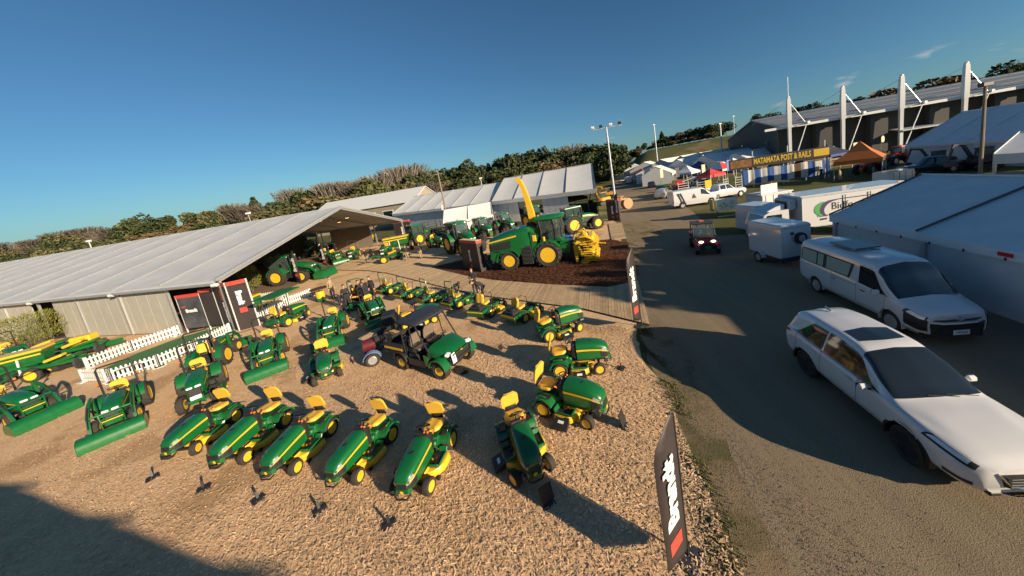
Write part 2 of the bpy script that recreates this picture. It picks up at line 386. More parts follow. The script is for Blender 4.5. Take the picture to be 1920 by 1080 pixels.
# mulch bed: low mound with a rough surface
def in_poly(x, y, P):
    c = False; j = len(P)-1
    for i in range(len(P)):
        xi, yi = P[i]; xj, yj = P[j]
        if (yi > y) != (yj > y) and x < (xj-xi)*(y-yi)/(yj-yi)+xi: c = not c
        j = i
    return c
def edge_d(x, y, P):
    d = 9e9
    for i in range(len(P)):
        a = Vector(P[i]); b = Vector(P[(i+1) % len(P)]); p = Vector((x, y)); ab = b-a; t = max(0, min(1, (p-a).dot(ab)/ab.dot(ab))); d = min(d, (a+ab*t-p).length)
    return d
sheet('bark_mulch_bed', jitter(mulch_poly, .1, 8), .020, MULCH)
def scatter_chips(name, poly, n, size, zb, mats, wfun, zj=.03):
    """thousands of small loose wood pieces as one mesh"""
    rs = np.random.RandomState(3+n % 17); V = []; cnt = 0
    xs = [p[0] for p in poly]; ys = [p[1] for p in poly]
    while cnt < n:
        x = rs.uniform(min(xs), max(xs)); y = rs.uniform(min(ys), max(ys))
        if rs.rand() > wfun(x, y) or not in_poly(x, y, poly): continue
        L = size*rs.uniform(.6, 1.7); W = size*rs.uniform(.22, .5); a = rs.uniform(0, math.pi*2); t = rs.uniform(-.28, .28); u = rs.uniform(-.4, .4)
        ca, sa = math.cos(a), math.sin(a); z = zb+rs.uniform(0, zj)
        for (dx, dy, dz) in ((-L, -W, -L*t), (L, -W*.7, L*t), (L*.8, W, L*t+W*u), (-L*.9, W*.8, -L*t+W*u)):
            V.append((x+dx*ca-dy*sa, y+dx*sa+dy*ca, z+dz*.6+size*.25))
        cnt += 1
    V = np.array(V, dtype=np.float32); me = bpy.data.meshes.new(name)
    me.vertices.add(len(V)); me.vertices.foreach_set('co', V.ravel()); me.loops.add(len(V)); me.loops.foreach_set('vertex_index', np.arange(len(V), dtype=np.int32))
    me.polygons.add(n); me.polygons.foreach_set('loop_start', np.arange(0, 4*n, 4, dtype=np.int32)); me.polygons.foreach_set('loop_total', np.full(n, 4, dtype=np.int32))
    me.update(); me.validate()
    me.materials.append(mats); return stuff(link(name, me))
CHIP = mat('wood_chips', (.74, .50, .295), .85, noise=.24, nscale=.55, island=.38, spec=.2)
CHIPM = mat('bark_chips', (.125, .052, .027), .85, noise=.15, nscale=3, island=.6, spec=.2)
PEB = mat('road_pebbles', (.15, .125, .095), .85, noise=.2, nscale=3, island=.5, spec=.2)
near_yard = [(2.0, 1.6), (2.75, 8.0), (2.6, 10.4), (3.0, 12.0), (-1, 16.4), (-7, 21.5), (-20, 18), (-26, 6), (-14, 4), (-9.0, 3), (-6.2, 2), (-4, 1.5)]
scatter_chips('wood_chips', near_yard, 100000, .027, .012, CHIP, lambda x, y: min(1, (7.5/max(3, math.hypot(x, y)))**1.6))
scatter_chips('bark_chips', mulch_poly, 9000, .075, .02, CHIPM, lambda x, y: 1.0 if y < 24 else .35, .08)
scatter_chips('road_pebbles', [(1.5, 2), (2.8, 8.4), (3.5, 12), (5.5, 19), (11, 17), (8, 8), (5, 3), (3.4, 1.6)], 9000, .014, .006, PEB, lambda x, y: .15+.85*(x < 4.4)*(math.sin(x*3+y*.7)*.5+.5), .004)
# boardwalk: real planks, laid across the walk
PLANK = mat('weathered_plank', (.33, .235, .140), .8, noise=.22, nscale=5, stretch=(1, 1, 1), bump=.3, bscale=25)
PLANKS = [mat('plank_%s' % n_, tuple(c*k for c in (.46, .325, .185)), .8, noise=.2, nscale=4, bump=.25, bscale=25) for n_, k in (('pale', 1.12), ('tan', 1.0), ('brown', .86), ('sandy', 1.05))]
walk = thing('boardwalk', 'wide timber boardwalk of pale planks curving past the mulch bed', 'boardwalk', (-1, 17.5, 0))
lower = [(-26, 37.0), (-18.5, 32.4), (-15.1, 29.6), (-7.9, 22.4), (-4.3, 19.0), (-1.1, 16.6), (1.3, 14.8), (3.75, 12.15)]
upper = [(-21, 40.5), (-15.5, 36.2), (-11.3, 29.6), (-6.4, 24.1), (-3.9, 21.75), (.2, 18.8), (3.2, 16.95), (4.95, 17.2)]
def resample(P, step):
    out = []; acc = 0
    for i in range(len(P)-1):
        a, b = Vector(P[i]), Vector(P[i+1]); L = (b-a).length; t = 0
        k = max(1, int(L/step))
        for j in range(k): out.append(a.lerp(b, j/k))
    out.append(Vector(P[-1])); return out
def lerp_poly(P, t):
    Ls = [(Vector(P[i+1])-Vector(P[i])).length for i in range(len(P)-1)]; T = t*sum(Ls)
    for i, L in enumerate(Ls):
        if T <= L or i == len(Ls)-1: return Vector(P[i]).lerp(Vector(P[i+1]), min(1, T/L))
        T -= L
NPL = 236
nodes_l = [lerp_poly(lower, k/NPL) for k in range(NPL+1)]; nodes_u = [lerp_poly(upper, k/NPL) for k in range(NPL+1)]
for k in range(NPL):
    a, b, c, d = nodes_l[k], nodes_l[k+1], nodes_u[k+1], nodes_u[k]
    g = .07 if k % 12 else .16; j = rnd.uniform(-.004, .004)
    a2, b2, c2, d2 = a.lerp(b, g/2), b.lerp(a, g/2), c.lerp(d, g/2), d.lerp(c, g/2)
    mb = MB(); z0, z1 = .02, .085+j
    q = [(p.x+1, p.y-17.5) for p in (a2, b2, c2, d2)]
    mb.add([(*p, z0) for p in q]+[(*p, z1) for p in q], [(3, 2, 1, 0), (4, 5, 6, 7), (0, 1, 5, 4), (1, 2, 6, 5), (2, 3, 7, 6), (3, 0, 4, 7)], rnd.choice(PLANKS))
    mb.build('plank', walk, smooth=0)
mb = MB()
side_l = [(p.x+1, p.y-17.5, .045) for p in nodes_l[::6]]; mb.tube(side_l, .028, BLK, n=5)
mb.build('edging', walk)
# deck strip along the road beside the mulch bed
walk2 = thing('boardwalk', 'narrow plank walk running back along the road edge', 'boardwalk', (6, 24, 0))
A, B = Vector((4.95, 17.3)), Vector((9.3, 36.3)); nrm = Vector((-(B-A).y, (B-A).x)).normalized()
for k in range(34, 60):
    t = k/60; a = A.lerp(B, t); b = A.lerp(B, (k+.93)/60); w = 1.0+.5*t
    q = [(p.x-6, p.y-24) for p in (a, b, b+nrm*w, a+nrm*w)]; mb = MB(); z1 = .07+rnd.uniform(-.004, .004)
    mb.add([(*p, .02) for p in q]+[(*p, z1) for p in q], [(3, 2, 1, 0), (4, 5, 6, 7), (0, 1, 5, 4), (1, 2, 6, 5), (2, 3, 7, 6), (3, 0, 4, 7)], rnd.choice(PLANKS)); mb.build('plank', walk2, smooth=0)

# tufts of grass and weeds along the ragged verge between yard and road
def tufts(name, line, n, wid, h, m):
    rs = np.random.RandomState(11); V = []
    for k in range(n):
        i = rs.randint(len(line)-1); t = rs.rand(); x = line[i][0]*(1-t)+line[i+1][0]*t+rs.normal(0, wid); y = line[i][1]*(1-t)+line[i+1][1]*t+rs.normal(0, wid)
        if math.sin(x*5.1+y*2.3)+math.sin(y*1.7) < -.1: continue
        a = rs.rand()*6.283; L = h*rs.uniform(.4, 1.2); b = rs.uniform(-.5, .5, 2)*L; w = .006+.004*rs.rand(); ca, sa = math.cos(a)*w, math.sin(a)*w
        V += [(x-ca, y-sa, .005), (x+ca, y+sa, .005), (x+b[0]+ca*.3, y+b[1]+sa*.3, L), (x+b[0]-ca*.3, y+b[1]-sa*.3, L)]
    me = bpy.data.meshes.new(name); me.from_pydata(V, [], [(4*i, 4*i+1, 4*i+2, 4*i+3) for i in range(len(V)//4)]); me.materials.append(m); return stuff(link(name, me))
TUFT = mat('verge_grass', (.13, .13, .045), .8, noise=.2, nscale=4, island=.5, spec=.1)
tufts('verge_grass', [(1.9, 3.0), (2.4, 5.6), (3.0, 8.6), (3.1, 10.5), (3.5, 12.2)], 7000, .16, .07, TUFT)
tufts('verge_grass', [(4.9, 18), (6.4, 22.5), (7.6, 26.5), (9.8, 36)], 3500, .25, .09, TUFT)
# ------------------------------------------------------------------ shared machine pieces (front = +x)
def arc(cx, cz, r, a0, a1, n=10): return [(cx+r*math.cos(R(a0+(a1-a0)*k/n)), cz+r*math.sin(R(a0+(a1-a0)*k/n))) for k in range(n+1)]
def hood_ring(x, w, z0, z1, fl=.0, drop=0.0):
    """cross-section of a bonnet: flat-sided, rounded shoulders"""
    h = z1-z0
    half = [(w*(1+fl*.0), z0), (w*1.02, z0+h*.5), (w*.97, z0+h*.74), (w*.86, z0+h*.89), (w*.62, z0+h*.97), (w*.3, z1)]
    pts = [(x, y, z) for y, z in half]+[(x, -y, z) for y, z in half[::-1]]
    return pts
def bonnet(mb, st, m): mb.loft([hood_ring(*s_) for s_ in st], m)
def side_stripe(mb, st, m, z_f, h, s, off=.006, i0=0, i1=None):
    pts = st[i0:i1]; V = []
    for k, q in enumerate(pts):
        x, w, z0, z1 = q[:4]; z = z0+(z1-z0)*z_f; hh = h*(1-.55*k/max(1, len(pts)-1)) if h > 0 else -h
        V.append((x, s*(w*1.02+off), z-hh/2)); V.append((x, s*(w*1.015+off), z+hh/2))
    n = len(pts); mb.add(V, [(2*i, 2*i+2, 2*i+3, 2*i+1) for i in range(n-1)], m)
def steering(parent, c, r, tilt, m=BLK, dirx=-1):
    mb = MB(); C = Vector(c); q = Matrix.Rotation(R(tilt)*dirx, 3, 'Y')
    mb.tube([C+q @ Vector((r*math.cos(t), r*math.sin(t), 0)) for t in [2*math.pi*k/16 for k in range(16)]], .014, m, n=6, closed=True)
    for k in range(3): t = 2*math.pi*k/3; mb.tube([C+q @ Vector((0, 0, -.01)), C+q @ Vector((r*math.cos(t), r*math.sin(t), 0))], .012, m, n=5)
    mb.cyl(C, C+q @ Vector((0, 0, -.25)), .025, m, n=8); return mb.build('steering_wheel', parent)
def seat_part(parent, x, z, w=.46, d=.42, hb=.42, m=SEAT, gap=True, name='seat', y=0, tall=False):
    mb = MB(); hw = w/2
    def pad(cx, cz, L, wid, th, tilt, n=7):
        rings = []
        q = Matrix.Rotation(R(tilt), 3, 'Y')
        for i in range(n):
            u = -1+2*i/(n-1); k = (1-abs(u)**4)**.25 if abs(u) < 1 else .0; k = max(k, .55)
            ww = wid*(.86+.14*k) if abs(u) < .95 else wid*.7; t2 = th*(.6+.4*k)
            sec = []
            for (a, b) in ((-1, -.5), (-1, .35), (-.78, 1.1), (-.35, .75), (.35, .75), (.78, 1.1), (1, .35), (1, -.5)):
                sec.append(Vector((cx, y, cz))+q @ Vector((u*L, a*ww, b*t2)))
            rings.append(sec)
        mb.loft(rings, m)
    pad(x, z, d/2, hw, .055, -6)
    pad(x-d/2-.02, z+hb/2+.07, hb/2, hw*.93 if not tall else hw*.85, .05, -76)
    mb.box((x-.02, y, z-.07), (d*.8, w*.7, .06), BLK)
    mb.box((x-d/2-.05, y, z+.06), (.03, w*.6, .16), BLK, rot=(0, 14, 0))
    return mb.build(name, parent, smooth=50)

HEADL = mat('smoky_lens', (.30, .31, .31), .2, noise=.1, coat=.6)
CABGLASS = mat('cab_glass', (.05, .075, .075), .06, noise=0, spec=.8, coat=.3, alpha=.72)
# ------------------------------------------------------------------ ride-on lawn mower
def lawn_mower(nm, style=0):
    t = thing('ride_on_mower', 'green and yellow ride-on lawn mower', 'lawn mower', group='ride-on mowers on display in the chip yard'); t.name = 'ride_on_mower'
    big = style == 1
    st = [(.60, .245, .42, .90), (.80, .25, .42, .89), (1.05, .25, .42, .865), (1.28, .245, .42, .825), (1.45, .225, .43, .775), (1.55, .185, .45, .71), (1.585, .13, .48, .64)]
    if big: st = [(.60, .27, .46, .98), (.85, .275, .46, .985), (1.1, .27, .46, .965), (1.34, .255, .46, .915), (1.5, .23, .46, .85), (1.585, .20, .47, .78), (1.615, .15, .5, .70)]
    mb = MB(); bonnet(mb, st, GREEN)
    mb.box((1.0, 0, st[2][3]-.003), (.13, .12, .02), BLK, bev=.004)                         # hood latch recess
    mb.build('hood', t, smooth=42)
    mb = MB()
    for s in (-1, 1): side_stripe(mb, st, YEL, .60, .062, s, i0=0, i1=6)
    mb.build('side_stripe', t)
    mb = MB()                                                                                 # front fascia and grille
    fx = st[-2][0]
    mb.loft([[(fx-.02, .20, .36), (fx-.02, -.20, .36), (fx-.02, -.20, .50), (fx-.02, .20, .50)], [(fx+.055, .15, .38), (fx+.055, -.15, .38), (fx+.055, -.14, .47), (fx+.055, .14, .47)]], GREEN)
    mb.build('bumper', t)
    mb = MB(); zt = st[-2][3]
    for k in range(5):
        z = .50+k*.036; w = .145-.008*k; mb.box((fx+.045-.012*k, 0, z), (.02, w*2, .022), BLK, bev=.004)
    mb.box((fx+.015, 0, .58), (.05, .27, .20), BLK, rot=(0, -14, 0))
    def flank(mb, xa, xb, fa, fb, s, off, m, n=5, rake=0.0):
        V = []
        for k in range(n+1):
            for f in (fa, fb):
                x = xa+(xb-xa)*k/n+rake*(f-fa); x = min(x, st[-1][0]); q = [np.interp(x, [a_[0] for a_ in st], [a_[c_] for a_ in st]) for c_ in (1, 2, 3)]
                ff = [0, .5, .74, .89]; wy = np.interp(f, ff, [1.0, 1.02, .97, .86]); V.append((x, s*(q[0]*wy+off), q[1]+(q[2]-q[1])*f))
        mb.add(V, [(2*k, 2*k+2, 2*k+3, 2*k+1) for k in range(n)], m)
    for s in (-1, 1):
        flank(mb, 1.36, st[-1][0], .06, .50, s, .007, BLK, rake=-.05)
        for k in range(4): flank(mb, 1.37-.01*k, st[-1][0], .10+.10*k, .13+.10*k, s, .012, DKGREY)
    mb.build('grille', t, smooth=0)
    for s in (-1, 1):
        mb = MB(); flank(mb, 1.38, st[-1][0], .52, .80, s, .009, HEADL, rake=.16); mb.build('headlight', t, smooth=0)
    mb = MB()                                                                                 # dash
    mb.loft([hood_ring(.60, .235, .45, .905), hood_ring(.52, .235, .5, .93), hood_ring(.43, .2, .55, .90)], BLK)
    mb.box((.5, 0, .72), (.12, .36, .45), BLK); mb.cyl((.40, .2, .8), (.33, .24, .86), .022, ORANGE, n=8); mb.cyl((.40, -.2, .8), (.33, -.24, .86), .022, ORANGE, n=8)
    mb.ball((.53, .17, .955), .03, ORANGE, 8, 5); mb.ball((.53, .08, .955), .026, ORANGE, 8, 5)
    mb.build('dashboard', t)
    steering(t, (.40, 0, 1.03), .165, 28)
    mb = MB()                                                                                 # rear body with fenders
    for s in (-1, 1):
        top = arc(0, .25, .33, 168, 25, 12)
        mb.strip(top, GREEN, s*.22, s*.50, th=-.02)
        mb.strip([(p[0], p[1]) for p in arc(0, .25, .335, 165, 28, 12)], GREEN, s*.47, s*.505, th=-.045)
        mb.prism([(-.33, .40), (-.30, .56), (.30, .56), (.40, .40), (.42, .30)], GREEN, s*.21, s*.225)
        mb.box((.10, s*.36, .585), (.28, .17, .012), BLK)                                    # tray in the fender
        mb.box((-.02, s*.435, .61), (.30, .03, .05), GREEN, bev=.012)
    mb.box((0, 0, .52), (.62, .46, .10), GREEN, bev=.03); mb.box((-.28, 0, .42), (.10, .52, .22), GREEN, bev=.03); mb.box((.34, 0, .44), (.14, .42, .16), GREEN2, bev=.03)
    mb.box((.36, 0, .60), (.16, .20, .16), GREEN, bev=.03)
    mb.build('rear_body', t, smooth=40)
    for s in (-1, 1):
        mb = MB(); mb.box((.62, s*.37, .285), (.52, .25, .03), GREEN, bev=.012); mb.box((.62, s*.37, .303), (.42, .17, .012), BLK, bev=.003)
        mb.box((.88, s*.37, .34), (.05, .25, .11), GREEN, rot=(0, 35, 0)); mb.box((.40, s*.40, .35), (.05, .22, .12), GREEN, rot=(0, -30, 0)); mb.box((.62, s*.487, .315), (.5, .025, .05), GREEN, bev=.01)
        mb.build('footrest', t)
    seat_part(t, .02, .70, w=.50, d=.46, hb=.46 if not big else .50)
    mb = MB()                                                                                 # mower deck
    out = []
    for k in range(40):
        a = 2*math.pi*k/40; rx, ry = .36, .56
        x = .60+rx*abs(math.cos(a))**.7*math.copysign(1, math.cos(a)); y = ry*abs(math.sin(a))**.75*math.copysign(1, math.sin(a))
        x += .05*math.cos(2*a); out.append((x, y))
    ring = lambda k, z: [(.60+(x-.60)*k, y*k, z) for x, y in out]
    mb.loft([ring(1.0, .07), ring(1.02, .09), ring(1.0, .19), ring(.94, .235), ring(.6, .25)], YEL)
    for y in (-.28, .28): mb.cyl((.60, y, .24), (.60, y, .30), .10, YEL, n=14); mb.cyl((.60, y, .30), (.60, y, .34), .06, BLK, n=12)
    mb.box((1.02, 0, .22), (.25, .18, .04), YEL, bev=.01); mb.box((.93, .20, .27), (.22, .04, .08), YEL); mb.box((.93, -.20, .27), (.22, .04, .08), YEL)
    mb.cyl((.93, .46, .06), (.93, .50, .06), .055, BLK, n=10); mb.cyl((.93, -.50, .06), (.93, -.46, .06), .055, BLK, n=10)
    mb.build('mower_deck', t, smooth=45)
    mb = MB(); mb.loft([[(.44, -.50, .24), (.80, -.50, .24), (.80, -.50, .10), (.44, -.50, .10)], [(.40, -.78, .14), (.84, -.78, .14), (.84, -.78, .07), (.40, -.78, .07)]], BLK)
    mb.box((.62, -.64, .197), (.16, .07, .004), INK, rot=(20.5, 0, 0), bev=0); mb.build('discharge_chute', t)
    mb = MB(); mb.box((.78, 0, .37), (1.4, .26, .10), BLK); mb.box((1.25, 0, .22), (.08, .62, .07), BLK); mb.box((0, 0, .26), (.26, .5, .16), BLK); mb.cyl((1.42, -.23, .36), (1.56, -.23, .36), .05, DKGREY, n=8)
    mb.tube([(1.60, -.2, .36), (1.66, -.12, .30), (1.66, .12, .30), (1.60, .2, .36)], .02, BLK, n=5)
    mb.build('chassis', t)
    mb = MB(); mb.lathe([(.045, .0), (.03, .006)], YEL, n=10, axis='x', c=(fx+.075, 0, .43)); mb.build('badge', t)
    for s in (-1, 1):
        wheel(t, (0, s*.375, .25), .25, .24, rr=.62, lugs=0, side=s)
        wheel(t, (1.25, s*.41, .19), .19, .16, rr=.60, side=s, steer=.15)
    return t

# ------------------------------------------------------------------ compact tractor, optionally with front loader
BK = []
def bucket(mb, x, z, w, r, m=GREEN, tilt=0):
    prof = [(x+r*u, z+r*w_) for u, w_ in ((1.42, -1.0), (1.40, -.45), (1.30, .20), (1.05, .62), (.62, .90), (.05, 1.0), (-.60, .92), (-1.05, .55), (-1.20, -.05), (-1.15, -.65))]
    mb.strip(prof, m, -w/2, w/2, th=.022)
    for s in (-1, 1):
        mb.prism(prof, m, s*(w/2-.012), s*(w/2+.008))
    mb.box((prof[0][0]+.0, 0, prof[0][1]), (.07, w+.04, .022), DKGREY, rot=(0, 25, 0), bev=.004)
def compact_tractor(loader=True, rops=BLK, mow=False, turf=False):
    t = thing('compact_tractor', 'green compact tractor', 'tractor', group='compact tractors in the chip yard')
    st = [(.62, .29, .62, 1.20), (.95, .295, .62, 1.19), (1.3, .29, .62, 1.155), (1.6, .275, .62, 1.10), (1.8, .25, .63, 1.03), (1.90, .20, .66, .94)]
    mb = MB(); bonnet(mb, st, GREEN); mb.build('hood', t, smooth=42)
    mb = MB()
    for s in (-1, 1): side_stripe(mb, st, YEL, .62, .05, s, i0=0, i1=5)
    mb.build('side_stripe', t)
    mb = MB(); mb.box((1.885, 0, .76), (.09, .38, .30), BLK, bev=.03)
    for k in range(4): mb.box((1.935, 0, .66+k*.06), (.015, .33, .025), DKGREY, bev=.004)
    mb.build('grille', t)
    for s in (-1, 1):
        mb = MB(); mb.box((1.885, s*.115, .945), (.07, .17, .075), LENS, rot=(0, -20, s*12), bev=.015); mb.build('headlight', t)
    mb = MB(); mb.box((.8, 0, .50), (2.1, .30, .24), BLK); mb.box((.1, 0, .52), (.5, .62, .36), BLK, bev=.04); mb.box((1.6, 0, .36), (.14, .95, .12), BLK); mb.box((1.88, 0, .50), (.16, .40, .18), GREEN)
    mb.cyl((0, -.5, .5), (0, .5, .5), .09, BLK, n=10); mb.box((.55, .33, .45), (.30, .20, .24), BLK); mb.build('chassis', t)
    mb = MB()
    for s in (-1, 1):
        mb.strip(arc(0, .50, .56, 170, 20, 12), GREEN, s*.33, s*.66, th=-.025)
        mb.prism(arc(0, .50, .56, 170, 20, 12)+[(.5, .72), (-.5, .60)], GREEN, s*.325, s*.345)
        mb.box((.0, s*.52, 1.06), (.28, .12, .025), BLK)
    mb.build('fender', t, smooth=40)
    mb = MB(); mb.box((.50, 0, .60), (.46, 1.10, .04), BLK, bev=.01); mb.box((.60, 0, .90), (.16, .44, .56), BLK, bev=.04); mb.box((.12, 0, .70), (.5, .6, .14), BLK, bev=.03)
    mb.build('platform', t)
    steering(t, (.40, 0, 1.32), .19, 30)
    seat_part(t, .02, .92, w=.50, d=.44, hb=.46)
    mb = MB(); mb.tube([(-.36, .46, .62), (-.38, .46, 1.5), (-.40, .46, 2.02), (-.40, .40, 2.12), (-.40, -.40, 2.12), (-.40, -.46, 2.02), (-.38, -.46, 1.5), (-.36, -.46, .62)], .035, rops, n=6)
    mb.box((-.36, 0, .68), (.10, .98, .10), BLK); mb.build('roll_bar', t)
    for s in (-1, 1):
        mb = MB(); mb.cyl((-.36, s*.53, 1.42), (-.36, s*.53, 1.50), .04, ORANGE, n=8); mb.box((-.38, s*.49, 1.38), (.05, .12, .04), BLK); mb.build('warning_lamp', t)
    for s in (-1, 1):
        wheel(t, (0, s*.55, .50), .50, .34, rr=.58, lugs=14 if not turf else 0, side=s, n=24)
        wheel(t, (1.60, s*.46, .33), .33, .22, rr=.56, lugs=12 if not turf else 0, side=s, n=20)
    if loader:
        for s in (-1, 1):
            mb = MB(); y = s*.52
            mb.box((.86, y, .92), (.16, .09, .80), GREEN, bev=.02); mb.box((.90, s*.40, .52), (.30, .26, .10), GREEN)
            mb.tube([(.82, y, 1.32), (1.35, y, 1.20), (1.85, y, .92), (2.12, y, .40)], [.055, .065, .065, .05], GREEN, n=4)
            mb.cyl((.95, y, .75), (1.5, y, 1.08), .032, BLK, n=8); mb.cyl((1.45, y, 1.05), (1.68, y, 1.02), .018, CHROME, n=6)
            mb.cyl((1.55, y, 1.20), (2.0, y, .86), .028, BLK, n=8); mb.cyl((2.0, y, .86), (2.22, y, .62), .016, CHROME, n=6)
            mb.build('loader_arm', t)
        mb = MB(); mb.cyl((1.86, -.52, .88), (1.86, .52, .88), .04, GREEN, n=8); mb.tube([(1.99, -.27, .35), (1.99, -.27, .92), (1.99, .27, .92), (1.99, .27, .35)], .022, GREEN, n=5)
        for z in (.55, .70, .84): mb.box((1.99, 0, z), (.03, .54, .05), GREEN, bev=.008)
        mb.box((1.995, 0, .62), (.02, .50, .035), YEL, bev=.004); mb.build('brush_guard', t)
        mb = MB(); bucket(mb, 2.40, .24, 1.55, .235); mb.box((2.17, -.33, .34), (.08, .10, .22), BLK); mb.box((2.17, .33, .34), (.08, .10, .22), BLK); mb.build('bucket', t, smooth=50)
    else:
        mb = MB()
        mb.box((1.97, 0, .44), (.10, .42, .12), GREEN); mb.box((2.02, 0, .58), (.012, .30, .14), CORR, bev=0); mb.build('front_weight_bracket', t)
    if mow:
        mb = MB(); mb.loft([[(.45, .72, .08), (1.25, .72, .08), (1.25, -.72, .08), (.45, -.72, .08)], [(.45, .72, .22), (1.25, .72, .22), (1.25, -.72, .22), (.45, -.72, .22)]], GREEN)
        for y in (-.45, 0, .45): mb.cyl((.85, y, .22), (.85, y, .34), .16, GREEN, n=12)
        mb.cyl((1.35, .6, .1), (1.35, .72, .1), .1, BLK, n=10); mb.box((.85, .74, .2), (.5, .06, .06), YEL); mb.build('mower_deck', t)
    return t

# ------------------------------------------------------------------ zero-turn mower
def zero_turn(rops=True):
    t = thing('zero_turn_mower', 'green and yellow zero-turn mower', 'lawn mower', group='zero-turn mowers along the boardwalk')
    for s in (-1, 1):
        wheel(t, (0, s*.48, .29), .29, .28, rr=.55, lugs=0, side=s)
        wheel(t, (1.38, s*.44, .16), .16, .14, rr=.6, side=s, n=16)
    mb = MB(); mb.box((.45, .26, .36), (1.5, .07, .09), GREEN2); mb.box((.45, -.26, .36), (1.5, .07, .09), GREEN2); mb.box((1.2, 0, .40), (.09, 1.0, .08), GREEN)
    for s in (-1, 1): mb.box((1.33, s*.44, .36), (.12, .10, .16), GREEN); mb.box((1.38, s*.54, .22), (.05, .02, .20), GREEN)
    mb.box((-.05, 0, .32), (.4, .66, .2), BLK); mb.build('frame', t)
    mb = MB(); mb.box((-.30, 0, .58), (.50, .62, .36), BLK, bev=.08); mb.cyl((-.28, 0, .74), (-.28, 0, .84), .20, BLK, n=14)
    for k in range(4): mb.box((-.30, 0, .5+.07*k), (.54, .66, .02), DKGREY)
    mb.cyl((-.5, .22, .5), (-.5, -.22, .5), .08, STEEL, n=10); mb.build('engine', t)
    mb = MB(); mb.strip([(-.62, .28), (-.66, .46), (-.60, .62)], GREEN, -.52, .52, th=.03)
    for s in (-1, 1): mb.strip([(-.62, .46), (-.2, .48)], GREEN, s*.50, s*.53, th=.16); mb.strip(arc(0, .3, .36, 150, 35, 8), GREEN, s*.34, s*.62, th=-.02) if not rops else mb.box((.02, s*.40, .64), (.62, .22, .16), GREEN, bev=.05)
    mb.strip([(-.655, .50), (-.64, .56)], YEL, -.5, .5, th=.034); mb.build('rear_guard', t, smooth=45)
    seat_part(t, .22, .72, w=.54, d=.48, hb=.50)
    mb = MB(); mb.box((.88, 0, .44), (.62, .66, .04), GREEN, bev=.015); mb.loft([[(1.12, .34, .42), (1.12, -.34, .42), (1.12, -.30, .56), (1.12, .30, .56)], [(1.30, .30, .42), (1.30, -.30, .42), (1.26, -.26, .52), (1.26, .26, .52)]], GREEN)
    mb.box((.86, 0, .465), (.46, .5, .012), BLK); mb.build('floor_pan', t)
    for s in (-1, 1):
        mb = MB(); mb.tube([(.42, s*.34, .60), (.50, s*.34, .98), (.62, s*.22, 1.12), (.64, s*.06, 1.12)], .018, BLK, n=5); mb.build('control_lever', t)
    mb = MB(); out = [(.35, .70), (.95, .72), (1.08, .4), (1.12, 0), (1.08, -.4), (.95, -.72), (.35, -.70)]
    mb.loft([[(x, y, .09) for x, y in out], [(x, y, .22) for x, y in out], [(.7+(x-.7)*.9, y*.92, .25) for x, y in out]], GREEN if rops else YEL)
    for y in (-.42, 0, .42): mb.cyl((.70, y, .25), (.70, y, .32), .11, YEL, n=12)
    mb.build('mower_deck', t)
    mb = MB(); mb.box((.6, -.80, .16), (.46, .24, .03), BLK, rot=(-14, 0, 0)); mb.build('discharge_chute', t)
    if rops:
        mb = MB(); mb.tube([(-.12, .44, .40), (-.16, .44, 1.25), (-.17, .42, 1.72), (-.17, .34, 1.85), (-.17, -.34, 1.85), (-.17, -.42, 1.72), (-.16, -.44, 1.25), (-.12, -.44, .40)], .032, GREEN, n=6); mb.build('roll_bar', t)
    return t

